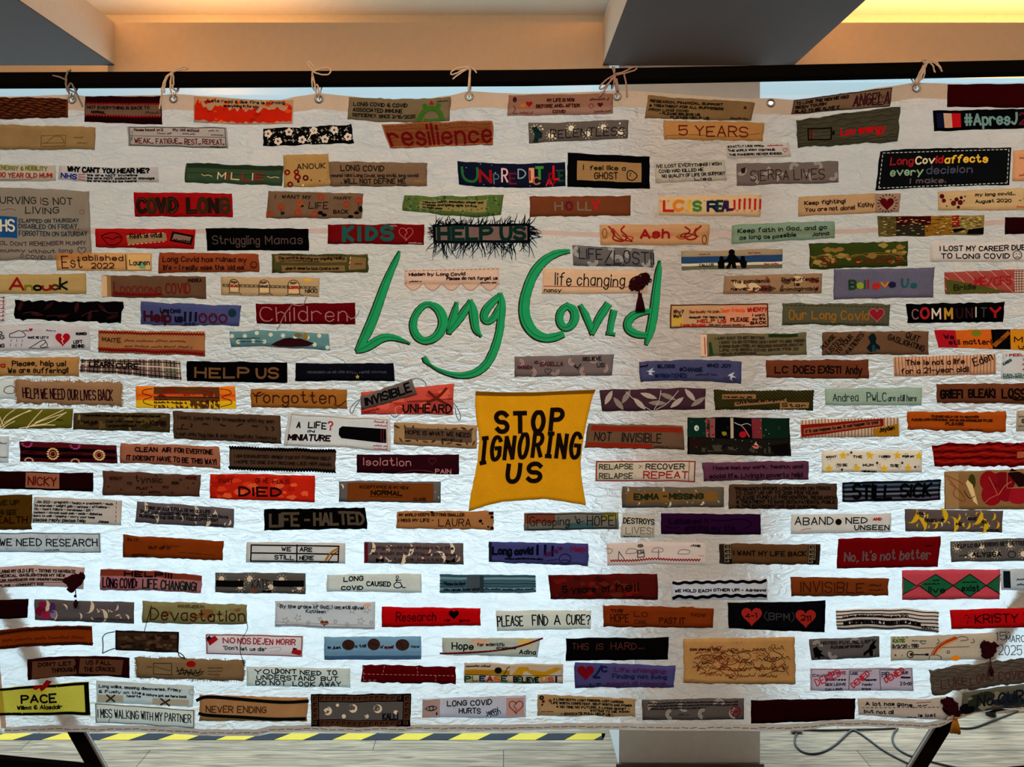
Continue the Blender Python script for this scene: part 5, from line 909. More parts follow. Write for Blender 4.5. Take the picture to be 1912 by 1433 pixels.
p('c','64 928 228 935 227 982 60 977','bda795','pale patch crammed with six lines of tiny handwriting and a stitched right margin','T 4 12 90 20 2c2422 1 Jan 2021 - pregnant - health = treatment - much;T 2 26 86 34 2c2422 1 to exercise - weight gain - asthma - effusions -;T 2 40 68 48 2c2422 1 flu - heart failure - carcinoma - ER -;T 2 54 78 62 2c2422 1 oedema - chronic back pain - meds - diabetes;T 2 68 70 75 2c2422 1 learn to walk - hospital - worry your temp;T 2 80 60 92 2c2422 1.2 please reply please help;T 74 82 86 92 2c2422 1.2 James;D 8a3a28 1.2 94 6 94 96')
p('p','256 937 437 951 436 987 253 976','6d6263','grey moon print patch under close dark lettering, left of the life-halted patch','M moon c6bcb6 8 10;T 8 18 76 32 2c2628 1.2 I THINK OF A LIFE FULL OF MY OLD LIFE;T 4 40 94 52 2c2628 1.2 THAT AND CHASED ME AND NOW I FEEL MY DAYS;T 4 60 84 72 2c2628 1.2 REMEMBER THE ONE THAT FEELS DIFFERENT;C 76 84 90 92 2c2628 1.1')
p('f','493 952 682 948 686 988 493 991','0c0b0a','black patch with rough dark grey capitals, life halted','T 6 24 34 82 5c5246 4.4 LIFE;T 40 52 44 56 5c5246 3.6 -;T 49 24 97 76 5c5246 4.4 HALTED',rag=1)
p('c','742 954 923 955 922 990 741 987','a9764a','caramel patch about a shrinking world with burnt spots at its right end','T 2 14 69 28 3a1f14 1.2 MY WORLD KEEPS GETTING SMALLER;T 2 44 38 60 3a1f14 1.2 I MISS MY LIFE -;T 43 44 76 82 3a1f14 1.4 LAURA;E 86 52 3.6 3 1f120e;E 88 66 2 1.6 1f120e;E 97 10 5 3 3a1814;E 98 30 3.4 3 3a1814;E 98 90 3.6 3 3a1814;E 36 8 3 2.4 1f120e;E 94 82 2 2 3a1814',rag=1.4)
p('p','978 958 1154 956 1155 988 979 991','777068','grey patch tinted rust, teal and yellow at its corners, hope beside a tangle','F 1 3 33 60 7c4a3a;F 44 60 75 96 4a6468;F 84 3 99 40 8f8440;R 4 8 97 92 2c2826 1.3;T 6 26 48 72 2a2624 1.3 Grasping;S 2a2624 1.4 54 20 58 80 60 30 54 60 64 50;T 67 22 95 78 2a2624 1.4 HOPE',layer=0)
p('c','1162 959 1222 963 1222 1004 1159 1002','bba995','small square beige patch, destroys lives','T 5 16 98 40 2a221f 1.6 DESTROYS;T 14 56 94 84 8a7a68 1.5 LIVES!;C 8 92 56 98 2a221f 1')
p('f','1234 959 1419 960 1419 998 1234 997','361338','deep purple patch with almost hidden dark script','T 8 24 48 46 1c0a20 1.6 Laitained it;T 24 56 74 80 1c0a20 1.6 shining my life;S 1c0a20 1.6 50 30 66 34 84 20 92 50 84 70;S 1c0a20 1.4 4 62 12 72 18 60')
p('c','1475 960 1663 959 1662 994 1474 996','cbbcb0','white patch, abandoned with a dark dot for its o, and unseen','T 4 14 42 52 2a2422 1.7 ABAND;E 47.5 40 6 6 1e1a1c;T 55 18 76 50 2a2422 1.7 NED;T 82 22 90 34 a02a2c 1.5 AND;T 64 62 98 86 2a2422 1.6 UNSEEN;S b04a50 1 10 82 14 74 20 74')
p('p','1690 951 1875 955 1874 995 1690 992','6a5c58','grey patch with big yellow crescent moons','M moon c8a82c 13 12;M moon d8ccc0 4 4;T 12 14 23 24 2a2424 1.2 ODLY;T 20 44 40 56 2a2424 1.2 GIVES UP;T 52 60 58 72 2a2424 1.2 ME;T 64 32 73 44 2a2424 1.2 SAVE;T 78 48 84 60 2a2424 1.2 YOU;C 84 84 97 94 2a2424 1.2')
p('c','-6 995 188 996 188 1033 -6 1031','bdb5ac','pale grey star patch outlined in slate, we need research','R 1 3 99 97 5a6068 1.3;M ostar a0a098 14 5;T 4 32 97 66 2a2a2c 1.8 WE NEED RESEARCH;C 46 82 60 90 3a3634 1')
p('l','230 999 417 1012 415 1047 229 1040','854415','plain rust orange patch with faint scattered words, left side','T 5 12 16 24 4a2410 1.2 IN IT;T 26 46 48 58 4a2410 1.3 OUT OF IT;C 40 34 56 42 6a3410 .9;T 10 84 25 95 4a2410 1.3 BECKY;C 56 64 92 74 6a3410 .9')
p('c','461 1013 645 1015 644 1053 459 1052','c3b4a6','cream patch ruled into a black grid, we are still here, with a gold rainbow','L 1f1a1a 2.6 5 12 93 14;L 1f1a1a 2.6 5 52 93 54;L 1f1a1a 2.6 5 92 93 92;L 1f1a1a 2.6 5 12 5 92;L 1f1a1a 2.6 93 14 93 92;L 1f1a1a 2.6 51 12 51 92;T 36 24 45 42 1f1a1a 1.6 WE;T 54 24 66 42 1f1a1a 1.6 ARE;T 29 64 48 82 1f1a1a 1.6 STILL;T 54 64 68 82 1f1a1a 1.6 HERE;S a8782c 4 80 88 84 50 92 26;S 7a4a2a 2 83 90 87 56 93 36;C 74 94 88 99 1f1a1a 1')
p('p','680 1013 865 1015 866 1054 680 1052','6a5d5c','grey moon print patch with red left edge and two tiny black bows','M moon cdbfb8,c8a49c 10 10;F 0 2 4 98 6a2430;T 8 14 90 28 4a3436 1.1 Long covid has stolen my life;T 8 42 92 56 4a3436 1.1 so much pain fatigue and loss;T 30 70 80 84 4a3436 1.1 to be better;G 120f10 12 74 16 82 20 70 20 94 16 88 12 98;G 120f10 82 76 87 82 91 66 92 90 87 88 83 96')
p('l','913 1012 1099 1015 1098 1057 913 1050','4f4e78','slate blue patch with fat dark script and an outlined round face','T 4 24 22 56 15152a 3.4 Long;T 26 26 44 56 15152a 3.6 covid;T 49 14 64 56 15152a 4 !!!;C 16 72 54 80 15152a 2;T 58 66 74 26 5a2450 1.5 Rising is;T 83 14 97 34 7a1c4a 1.8 Help!;O 77 70 11 9 1c1c34 1.4;S 1c1c34 1.2 73 80 77 74 81 80;L 1c1c34 1 58 82 70 74;F 0 3 3 97 2c3040')
p('c','1132 1016 1318 1015 1317 1056 1134 1057','cbb2a2','pinkish white patch with clouds, a pill bottle and red rickrack hills','Z 3 78 94 78 8a1820 2 1.6;S 7a6a62 1.1 19 44 21 26 26 24 31 30 30 46 19 46;S 7a6a62 1.1 45 44 47 26 52 24 57 30 56 46 45 46;S 7a6a62 1.1 71 48 73 32 78 30 84 36 82 52 71 50;S 7a6a62 1.1 0 22 6 26 4 44 0 44;L 3a3434 1.6 31 66 31 34 37 34 38 66 31 66;E 34 14 6 3.6 6f6258;T 32 40 37 50 3a3434 1 LDN;L 3a3434 1.3 11 72 12 36 17 70;L 3a3434 1.2 52 34 52 76;T 84 8 94 16 3a3434 1 JAMIE;C 92 50 98 60 b09070 1',bow=-3,key='pill')
p('l','1342 1015 1530 1016 1528 1054 1343 1052','65492f','brown patch with Greek key bands at both ends','F 0 2 4 98 3a2e26;F 4 2 12 98 0f0d0d;F 88 2 96 98 0f0d0d;F 96 2 100 98 3a2e26;K 5 4 11 96 8a7a68 1.4 4 v;K 89 4 95 96 8a7a68 1.4 4 v;T 14 34 86 56 1f1611 1.5 I WANT MY LIFE BACK')
p('f','1564 1006 1758 1002 1752 1059 1561 1061','740a10','deep red patch with dark grey thread outline letters, not better','T 7 44 91 74 705c5c 2.6 No, it\'s not better;T 7 44 91 74 281618 .8 No, it\'s not better;C 86 26 92 32 2a0c0e 1')
p('p','1776 1012 1930 1006 1930 1049 1778 1051','6b6460','grey sun print patch with dark capitals and faces, right edge','M sun d0c8c0 6 8;T 6 14 92 30 2c2828 1.2 HELP LC SUFFERERS GET BETTER;T 26 58 62 76 1f1c1c 1.8 ALYSSA;O 75 70 7 6 1f1c1c 1.4;C 10 66 22 74 3a3230 1')
p('c','-6 1059 158 1061 156 1100 -6 1098','bf9c8b','pinkish patch about medical gaslighting with a brown tassel at its right end','T 4 16 90 30 3a2420 1.3 LIVING MY OLD LIFE - TRYING TO NAVIGATE;T 4 38 78 50 3a2420 1.3 MEDICAL GASLIGHTING! MY NEW;T 4 60 76 70 3a2420 1.2 CAM. AWARENESS AND UNDERSTANDING;L 8a2420 1.3 3 72 80 76;T 4 84 54 94 3a2420 1.1 PLANK - COMMUNITY SOS',bow=-3,key='tassel_left')
p('l','188 1063 378 1075 376 1108 187 1103','a8787a','dusty pink patch with a terracotta top band, life changing in tight tall letters','F 0 2 100 30 8a4a38;T 24 6 70 28 1a1012 2.4 HELP!!!;T 3 42 36 86 2a0f22 2 LONG COVID:;T 42 42 95 88 16302a 2 LIFE CHANGING!',bow=-2)
p('p','402 1070 571 1071 571 1110 403 1107','66605c','grey sun print patch with two black bars and a short name','M sun d2c8bc 6 8;F 1 38 31 70 111414;F 64 34 98 64 111414;T 40 34 60 74 3a3434 1.4 KATE;E 42 88 7 4 7a5040;G 120f10 52 84 57 90 62 80 62 98 57 94 52 98')
p('c','611 1074 788 1072 788 1107 610 1106','c6bdb6','pale patch with a small wheelchair symbol','T 18 14 38 38 1f1c1e 1.7 LONG;T 16 68 38 88 1f1c1e 1.7 COVID;T 42 42 67 66 1f1c1e 1.7 CAUSED;O 74 16 2.4 2.4 1f1c1e 1.4;S 1f1c1e 1.8 74 24 73 44 78 46;S 1f1c1e 1.8 73 44 70 58 72 76 78 72 79 60;L 1f1c1e 1.8 78 50 80 72 83 72;L 1f1c1e 1.5 72 32 78 34',bow=-1)
p('p','822 1072 999 1074 1000 1107 822 1107','5b7680','teal grey striped patch with faint script','M hst 42606c,8098a0,4a6872,39555f 7 3;F 28 6 43 96 566068;F 42 3 46 98 3c4a54;T 4 40 26 56 1f2c34 1.2 Please be kind;T 4 72 42 86 1f2c34 1.3 you never know what;C 46 72 98 84 1f2c34 1.2')
p('p','1024 1075 1227 1071 1228 1119 1028 1120','5c1a15','dark brick red mottled patch, years of hell','M blotch 7a2018,4a1a16,6a3020 30 9;T 12 44 42 70 1f1010 2 5 years;T 49 42 57 68 1f1010 2 of;T 62 36 82 68 1f1010 2.2 hell;C 74 84 86 92 1f1010 1.1')
p('c','1253 1084 1432 1080 1432 1118 1253 1121','bfb2ac','pale patch between two thick black braids, holding each other up','T 4 46 98 58 1f1a1c 1.3 WE HOLD EACH OTHER UP! - Adrianna;S 0f0c0e 5.4 2 10 8 18 14 8 20 18 26 8 32 18 38 8 44 18 50 8 56 18 62 8 68 18 74 8 80 18 86 8 92 18 98 6;S 0f0c0e 5.8 2 88 8 76 14 88 20 78 26 90 32 78 38 88 44 76 50 88 56 76 62 86 68 74 74 86 80 76 86 84 92 76 98 82')
p('l','1475 1077 1659 1080 1657 1112 1475 1112','7e451f','rust brown patch with invisible barely showing','T 10 24 74 78 4f2a14 1.8 INVISIBLE;C 80 30 94 46 4f2a14 1.2;C 80 58 94 72 4f2a14 1.2')
p('p','1684 1066 1871 1065 1869 1121 1685 1120','b85560','pink patch with green diamonds, live and exist','G 2c6a4c 1 24 14 52 1 80;G 2c6a4c 17 52 34 14 52 52 34 92;G 2c6a4c 52 53 69 14 86 53 69 92;G 2c6a4c 99 18 86 53 99 80;L 171214 1.5 0 22 14 52 34 14 52 52 69 14 86 53 100 18;L 171214 1.5 0 82 17 52 34 92 52 53 69 92 86 53 100 82;T 27 56 43 76 12241c 1.8 live;T 61 52 79 72 12241c 1.8 exist;C 22 42 38 48 12241c 1.1;C 61 38 76 44 12241c 1.1;C 31 30 38 36 12241c 1')
p('c','1872 1065 1930 1064 1930 1104 1873 1104','bcb5b0','pale grey patch with a dark vertical bar cut by the right edge','F 7 8 30 90 1c2a32;C 50 40 98 56 4a5058 1.6;C 50 66 98 78 4a5058 1.4')
p('f','-6 1122 53 1119 52 1154 -6 1157','2c080c','plain dark maroon patch at the left edge beside a moon print patch')
p('p','64 1120 251 1125 251 1165 66 1158','69605f','grey moon print patch with a magenta flower at its left end','M moon cec4bc 9 10;E 8 24 8 6 8e2450;E 6 56 10 9 7a2440;E 11 76 9 8 9a3058;E 9 52 4 4 5a4048;E 18 40 6 10 5a3a6a;E 19 70 6 8 8a7a9a;C 60 76 98 86 3a3436 1')
p('l','267 1123 461 1129 461 1166 266 1163','8d8462','sage and tan stained patch, devastation in loopy brown yarn','M blotch 8a6a44,98946e,7a7a56 10 14;T 8 30 98 84 4a2c1c 2 Devastation;T 34 8 60 22 6a4a34 1.1 ocaluntin',key='devast')
p('c','514 1123 701 1124 700 1176 513 1170','c0b6b0','lacy white patch with outlined stars and a tiny brown bow','M ostar 8a8280 16 7;T 5 14 88 26 2c3034 1.2 By the grace of God, I am still alive!;T 31 32 51 44 2c3034 1.1 Kathleen;Z 1 92 99 94 8a8078 1.2 1;L a89a90 1 1 80 99 84;E 48 78 4 4 7a4a30;E 52 78 4 4 7a4a30;E 50 84 2 4 7a4a30;E 92 10 7 3 c8a090')
p('f','713 1133 897 1136 897 1168 713 1171','aa0f16','bright red patch with research in thin dark script and a small black heart','T 15 26 55 70 4a0a0e 1.5 Research;H 73 36 11 120a0c;T 64 62 69 72 4a0a0e 1.1 is;T 79 62 89 74 4a0a0e 1.1 gone')
p('c','926 1141 1104 1140 1103 1175 928 1178','c8bfba','pale patch asking please find a cure','T 1 26 28 76 201c1e 1.9 PLEASE;T 38 24 54 74 201c1e 1.9 FIND;T 61 24 67 72 201c1e 1.9 A;T 74 22 99 72 201c1e 1.9 CURE?')
p('l','1126 1130 1333 1135 1331 1172 1126 1170','7f3e17','rust orange patch with indistinct dark capitals starting with hope','T 7 40 23 74 47200c 1.6 HOPE;T 7 16 18 28 47200c 1.1 THE;T 28 28 40 48 5a2a10 1.5 LO;T 28 66 38 82 5a2a10 1.4 CAN;T 51 52 74 78 47200c 1.6 PAST IT;T 80 28 92 42 5a2a10 1.3 NOW',rag=1.2)
p('f','1357 1125 1539 1121 1538 1180 1360 1172','0f0f15','black patch with two red orange hearts around the letters BPM','H 24 48 22 98342c;H 80 52 22 98342c;T 18 40 29 56 2a0f10 1.4 4-1;T 75 46 85 62 2a0f10 1.4 211;T 42 40 63 62 4f4a4c 1.5 BPM;S 4f4a4c 1.3 40 34 36 52 41 68;S 4f4a4c 1.3 66 34 69 52 65 68')
p('p','1559 1138 1754 1143 1752 1183 1561 1175','c4b6b2','pinkish white patch with thin black stripes and double struck lettering','M hst 16141a 6 2;T 6 30 70 42 1f1a1e 1.1 Ive been disabled and homebound since 2020;T 7 58 82 74 17141a 2.4 WE DESPERATELY NEED HELP NOW!;T 84 72 96 84 1f1a1e 1.2 KELLY',bow=-4,wob=2)
p('f','1775 1141 1930 1136 1930 1172 1778 1177','ab161c','bright red patch with a thin dark name, right edge beside the striped patch','T 30 30 82 70 3a0a10 1.7 KRISTY;E 19 28 1.5 1.5 3a0a10;E 20 66 1.5 1.5 3a0a10;E 22 40 1.3 1.3 3a0a10;E 90 30 1.5 1.5 3a0a10;E 92 58 1.5 1.5 3a0a10')
p('l','-6 1178 171 1170 175 1206 -6 1213','8a4314','rust orange patch edged with brown rickrack top and bottom, far left','F 0 1 100 15 6a341c;Z 0 17 100 12 3a1a10 2.4 1.8;Z 0 90 100 90 3a1a10 2.4 1.8;C 6 46 92 66 6e3410 1.6',bow=-4)
p('p','216 1177 335 1181 334 1219 216 1213','463427','small dark brown printed patch shaped like a face mask, with ear loops','M blotch 5e4836,33251b,6a5240 40 7;R 1 3 99 97 241a14 2',key='mask')
p('c','385 1184 566 1187 565 1226 385 1221','cdb9b4','pinkish white patch with Spanish red capitals and two tiny flags','R 1 3 99 97 8a3a44 1.6;T 18 18 30 44 a02a36 1.6 NO;T 33 18 46 44 a02a36 1.6 NOS;T 49 18 69 44 a02a36 1.6 DEJEN;T 73 18 92 44 a02a36 1.6 MORIR;T 18 60 62 76 2c2a30 1.2 "Don\'t let us die";G a02430 1 26 10 6 13 26 4 58;G 1c2440 1 18 4 6 6 20 2 34;G a02430 90 62 99 70 98 94 88 84;G 1c2440 90 58 94 60 93 74 89 72;S b0a0a0 1 66 62 72 54 78 58 77 76 66 76')
p('p','605 1189 787 1188 786 1231 606 1232','7f9cbc','blue patch with three brown sea shells','F 0 62 100 80 7897b8;F 0 82 100 98 4f6c8a;E 25 34 12 10 4a342e;E 51 34 12 11 4a342e;E 81 34 13 11 4a342e;T 4 38 17 48 2a2440 1.2 im just;T 32 34 43 46 2a2440 1.2 a tail;T 58 36 72 48 5a2434 1.2 of myself;T 90 36 98 46 2a2440 1.1 now;S 2a1c1a 1 22 22 25 46;S 2a1c1a 1 78 20 82 48;S 2a1c1a 1 47 30 55 36')
p('c','826 1192 1009 1192 1004 1227 826 1223','b2aa98','stone patch with a maroon braid rising across it, hope for progress','F 30 3 48 40 c4a894;F 78 3 92 40 c8b070;T 10 24 32 62 1c1a18 2 Hope;T 36 26 64 42 1c1a18 1.1 for scientific;T 56 44 76 58 1c1a18 1.1 progress;T 80 62 97 84 1c1a18 1.4 Adina;S 6a1a26 3.4 -2 92 30 84 60 66 80 44 102 0;D c08088 1 0 88 60 64')
p('f','1057 1192 1248 1190 1247 1231 1056 1234','0e0b0b','black patch with thin dark red brown capitals, this is hard','T 6 22 22 48 5c3632 1.4 THIS;T 30 24 36 48 5c3632 1.3 IS;T 44 22 76 50 5c3632 1.4 HARD....')
p('l','1275 1193 1482 1188 1483 1276 1276 1275','ad885c','large tan patch covered in fine brown map-like stitching','T 6 20 32 26 5a3018 1 Know where my tribe;S 8a4a2a .9 41 43 39 47 38 47 40 43 46 47 50 40 56 50;S 8a4a2a .9 19 36 16 45 23 35 26 41 32 51 29 44;S 6a3420 .9 72 64 72 61 67 65 62 63 68 71 65 65 69 73;S 4a2416 .9 17 54 16 63 12 72 13 74 15 67 11 60 15 65;S 4a2416 .9 20 56 16 57 18 49 17 60 24 52 27 62;S 6a3420 .9 20 50 25 51 27 55 32 46 38 43 35 37 41 42 41 44;S 7a3a22 .9 39 35 37 42 36 37 37 28 37 29 37 25 41 27 37 30 33 36;S 4a2416 .9 77 53 80 46 85 41 81 51 78 61 84 63 80 54;S 8a4a2a .9 65 39 71 36 68 37 65 28 66 33 62 32;S 8a4a2a .9 50 66 55 74 56 65 51 66 48 69 44 75 42 64 39 63;S 8a4a2a .9 14 53 20 53 27 43 34 51 35 52 37 61 32 64 34 60 38 65 34 69;S 6a3420 .9 12 70 15 60 13 59 13 69 15 69 13 72;S 8a4a2a .9 52 59 54 50 50 56 46 45 48 46 49 51 45 42 44 41 44 33;S 6a3420 .9 79 67 85 71 85 63 92 54 87 45 90 36;S 4a2416 .9 61 48 59 57 55 46 59 50 54 44 56 54 58 53 63 52 62 60 65 64;S 4a2416 .9 30 66 34 74 40 83 46 90 42 86 40 88 41 85 46 83;S 8a4a2a .9 14 40 16 41 16 34 16 30 13 31 10 36 13 28 16 24 16 27;S 7a3a22 .9 23 52 19 56 19 50 23 56 27 56 28 45 34 38 32 49;S 8a4a2a .9 11 32 14 32 19 30 24 27 26 36 27 32 33 26;S 4a2416 .9 49 66 51 55 54 44 55 52 58 61 62 56 59 55;S 8a4a2a .9 21 32 25 22 23 18 25 19 32 25 32 21 36 16 36 16;S 4a2416 .9 9 53 15 58 16 48 21 46 21 49 28 50;S 7a3a22 .9 77 28 76 23 76 23 80 16 83 16 81 27 76 32 78 42;S 4a2416 .9 28 31 28 21 33 16 34 20 32 28 38 32 41 39 47 36;S 8a4a2a .9 68 26 65 24 69 31 71 34 73 34 71 31 75 39 76 50 80 53;S 4a2416 .9 30 68 36 62 39 56 38 45 41 44 39 53 38 55;S 4a2416 .9 48 26 44 19 42 28 42 24 47 33 43 31 43 24;S 4a2416 .9 49 50 49 54 54 51 56 59 51 70 50 69 48 75 50 81 46 89;S 8a4a2a .9 38 43 34 53 33 63 31 66 35 69 35 59 35 56 42 67;S 8a4a2a .9 20 26 24 26 26 16 26 16 27 20 33 31 29 31 27 39;S 8a4a2a .9 72 34 70 39 75 39 82 50 83 58 78 59 82 66 78 71 83 68;S 7a3a22 .9 20 74 17 77 20 78 26 79 21 75 25 65 31 70 35 62 31 71 32 69;S 8a4a2a .9 31 33 35 29 35 38 34 42 40 52 38 59 41 65 36 63;S 4a2416 .9 29 44 25 37 30 46 32 36 36 44 34 44 33 34 37 27 33 36 29 41;M speck 7a3a22,4a2416 60 1;'+';'.join('C %d %d %d %d %s 1'%q for q in ((34,20,60,30,'7a3a22'),(62,16,90,28,'5a3018'),(10,36,40,48,'7a3a22'),(36,40,66,54,'8a4a2a'),(66,34,95,50,'4a2416'),(8,56,38,68,'6a3420'),(40,58,70,72,'5a2a1a'),(68,54,94,70,'4a2416'),(20,72,52,84,'7a3a22'),(50,76,84,86,'4a2416')))+';'+';'.join('S %s 1.1 %s'%q for q in (('6a3420','10 44 20 34 34 40 30 54 44 60 52 44 46 30 60 26'),('4a2416','58 30 70 24 78 36 70 48 84 52 90 40 80 28'),('7a3a22','24 78 36 66 50 74 60 62 74 70 90 60 94 80'),('5a3018','40 24 48 34 56 28 62 40 54 52'),('4a2416','70 84 82 70 92 74 88 60'),('6a3420','12 62 22 74 14 80'))),layer=0)
p('p','1508 1193 1641 1188 1641 1227 1513 1231','6a6260','dark grey rainbow print patch with two black cut-out butterflies','M bow b4aca8 5 9;G 0d0b0c 4 44 10 34 13 52 18 60 14 66 20 86 13 84 12 98 8 86 5 90;G 0d0b0c 97 12 92 36 96 56 90 62 91 90 86 92 84 74 76 92 76 74 84 58 86 40 92 22;T 16 14 92 26 2c282a 1.1 NOTED FUTURE LEFT;T 30 36 76 46 2c282a 1.1 FUTURE OF MYSELF')
p('c','1663 1189 1861 1184 1861 1233 1663 1234','bda78f','beige patch with a rainbow, a guitar and clouds, dated 2020','T 2 10 13 22 5f7a3a 1.8 KATIE;D 5f7a3a 1.6 2 4 18 4;T 1 34 26 46 2a2224 1.4 3/3/20 > TBD;L 7a4a34 1.1 1 50 74 48;S a84a24 4 40 76 46 40 62 14;S c8923a 2 42 78 48 44 63 20;S b0642c 2 38 74 44 36 61 9;O 18 76 6 6 2a2224 1.6;E 19 76 3 3 4a2a1c;L 2a2224 2 22 76 34 76;E 34 76 4 2.4 2a2224;S 4a403c 1.2 36 96 36 80 42 76 48 84 47 96;S 4a403c 1.2 62 18 66 8 72 12 74 24 66 26;E 61 92 9 5 cf8a2a;S 2a2224 1.2 28 22 30 34 33 28;S 2a2224 1.2 44 14 46 28 43 34;S 2a2224 1.2 78 20 80 32 76 34;O 54 66 2.4 2.4 2a2224 1.2;A 4 76 3 3a2c2c;A 10 80 2 a04a4a;C 20 14 34 22 3a2c2c 1',key='tassel_right')
p('f','52 1232 242 1229 242 1266 52 1270','360c10','dark maroon patch with two tan halves split by a jagged crack','Q 5 14 47 12 48 88 4 94 86604a;Q 52 10 94 14 92 88 50 84 86604a;G 360c10 46 8 52 8 53 30 50 44 53 58 51 72 52 92 48 92 48 66 45 52 48 36;T 11 26 43 42 2a1812 1.4 DON\'T LET;T 24 56 46 74 2a1812 1.4 THROUGH;T 58 22 82 40 2a1812 1.4 US FALL;T 56 54 86 74 2a1812 1.4 THE CRACKS',bow=-5)
p('l','254 1227 457 1233 455 1272 256 1266','8b7458','coarse burlap patch with scribbled black hair, red cap and an envelope','R 16 24 33 78 4a3c2c 1.3;L 4a3c2c .9 17 40 32 60;S 1a1512 1.4 38 40 41 84 43 30 45 90 47 40 49 92 51 36 53 88 55 40 57 80 60 44;S 1a1512 1.3 37 60 45 50 52 70 63 56;S 1a1512 1.3 39 76 48 60 56 84 62 66;E 51 22 9 6 9a1c1c;C 67 34 80 40 6a5640 1;C 67 50 80 56 6a5640 1;C 67 66 78 72 6a5640 1;C 10 40 15 46 6a5640 1',rag=1.6,key='burlap_scribble')
p('c','461 1246 654 1248 655 1283 461 1281','c4bdb9','pale patch, you don\'t need to understand but do not look away','T 8 12 30 34 2a282a 1.6 YOU;T 28 8 48 30 2a282a 1.6 DON\'T;T 52 14 72 34 2a282a 1.6 NEED;T 78 12 87 34 2a282a 1.6 TO;T 10 42 66 64 2a282a 1.6 UNDERSTAND;T 72 44 88 66 2a282a 1.6 BUT;T 9 70 38 92 2a282a 1.6 DO NOT;T 45 72 91 94 2a282a 1.6 LOOK AWAY')
p('f','676 1241 851 1245 850 1277 675 1273','5f060d','maroon patch stitched with pale dashes like brickwork','D a8787a 1.2 2 52 98 50;D a8787a 1.2 24 4 23 50;D a8787a 1.2 59 4 60 50;D a8787a 1.2 79 52 79 96;D a8787a 1.2 2 88 16 86;D a8787a 1.2 2 10 2 92',rag=1.4)
p('p','867 1238 1051 1241 1052 1277 867 1275','b6a696','patch with mustard shapes over bright capitals, please believe us','F 1 34 46 58 a8801c;F 1 4 99 32 b8a898;G b08a24 48 56 55 14 64 16 66 34 60 36 58 56;G b08a24 66 30 78 52 92 14 99 18 92 40 76 74 64 40;E 34 36 7 6 1c1a1c;S 1c1a1c 1.4 40 58 42 40 43 18 46 14;C 2 8 26 20 2a2624 1.3;L 2a2624 1 1 58 99 58;T 1 66 43 90 1f4a2a,6a7a2a,2a3a4a,8a2a1c,b0702c 2.4 PLEASE;T 50 66 75 90 241c24,2a5a34 2.6 BELIEVE;T 78 66 90 90 b07a3a,a0583a 2.2 US;T 93 64 95 90 1c2a44 3.4 !')
p('l','1073 1236 1260 1243 1258 1283 1073 1285','575178','slate blue purple patch with a dark red heart and life changing lines','H 11 36 18 7a1426;S 1f2a52 4 27 10 22 46 18 60 25 58;T 27 14 32 34 1f2a52 2.6 C;T 40 16 90 32 5f2c5a 1.6 Life changing;T 38 44 92 60 24304e 1.4 Finding not living;T 32 74 92 88 5a2f50 1.3 support all research;T 16 84 26 98 1f2a4a 1.8 LT')
p('c','1511 1247 1703 1247 1705 1289 1511 1288','b9a5a6','pinkish grey patch of tiny forms stamped denied','L 2c2428 1.1 37 96 38 12 60 12;L 2c2428 1.1 68 94 68 8 92 8;T 2 24 16 34 3a2a30 1 Covid;T 17 14 34 26 9a3a48 1.3 SICK NOTE;T 14 46 34 54 2c2428 1 Sickness;T 14 66 34 76 2c2428 1 SICK LEAVE;T 14 88 30 96 2c2428 1 CALLING;T 6 78 30 30 b03a46 1.6 DENIED;T 42 86 58 28 b03a46 1.8 DENIED;T 39 18 46 28 2c2428 1 USE;T 52 46 64 54 2c2428 1 response;T 50 66 60 74 2c2428 1 family;T 50 86 58 94 2c2428 1 links;T 70 20 77 42 2c2428 1.2 PIP;T 74 66 92 16 b03a46 1.9 DENIED;T 89 14 95 26 2c2428 1 OUR;T 88 36 97 44 2c2428 1 sickness;T 87 62 98 74 2c2428 1.1 2 0-00;R 1 3 99 97 8a7a7e 1')
p('l','1735 1252 1930 1230 1930 1275 1739 1297','6c6056','thick rough grey felt patch with a reddish carved outline','M wave 5a5048 9 2;T 10 48 92 80 5a3a34 1.5 LUKE LONG COVID',rag=2.4,bow=-2,wob=3)
p('c','-6 1286 166 1273 168 1336 -6 1338','c6b453','yellow patch in a thick black frame with a red bow on top, bottom left corner','F 0 1 100 10 14120f;F 0 90 100 99 14120f;F 95 1 100 99 14120f;T 27 32 64 56 14120f 3 PACE;T 22 66 70 78 14120f 1.6 Willma & Alasdair;M speck d8c870 30 1;G 8e1420 38 8 44 0 48 6 54 -16 60 -10 55 6 52 14 48 22 46 10 42 16')
p('c','181 1272 363 1281 361 1319 180 1313','c0bab3','white patch of cramped grey script with two crosses','T 3 16 87 28 3a3c44 1.2 Long walks, amazing discoveries, Frisky;T 3 40 46 52 3a3c44 1.2 & Fuelly on the;T 48 46 93 56 3a3c44 1.2 & nature got me here back;T 32 58 46 68 3a3c44 1.2 hearts;F 2 62 28 94 b0a898;F 58 66 96 96 b0a898;L 4a4440 3.2 11 62 19 92;L 4a4440 3.2 19 62 11 92;L 4a4440 3.2 67 66 76 98;L 4a4440 3.2 76 68 67 96;O 98 30 5 5 8a8a8a 1')
p('c','177 1313 365 1325 365 1358 179 1349','cac8c8','bluish white patch outlined in grey, missing walks with a partner','R 1 3 99 97 5a585c 1.3;T 3 28 96 70 2c2c34 1.4 I MISS WALKING WITH MY PARTNER;L 4a484c 1 15 72 13 98',layer=1)
p('l','374 1297 575 1302 574 1346 373 1345','a8835f','tan patch between thick dark green rolled bands, never ending','S 141a10 6 -2 22 4 6 20 8 50 16 80 22 100 16;S 141a10 6 0 72 6 78 40 84 70 90 98 88;T 6 42 62 66 5a3c28 1.5 NEVER ENDING;E 97 50 2 2 a8835f',wob=2)
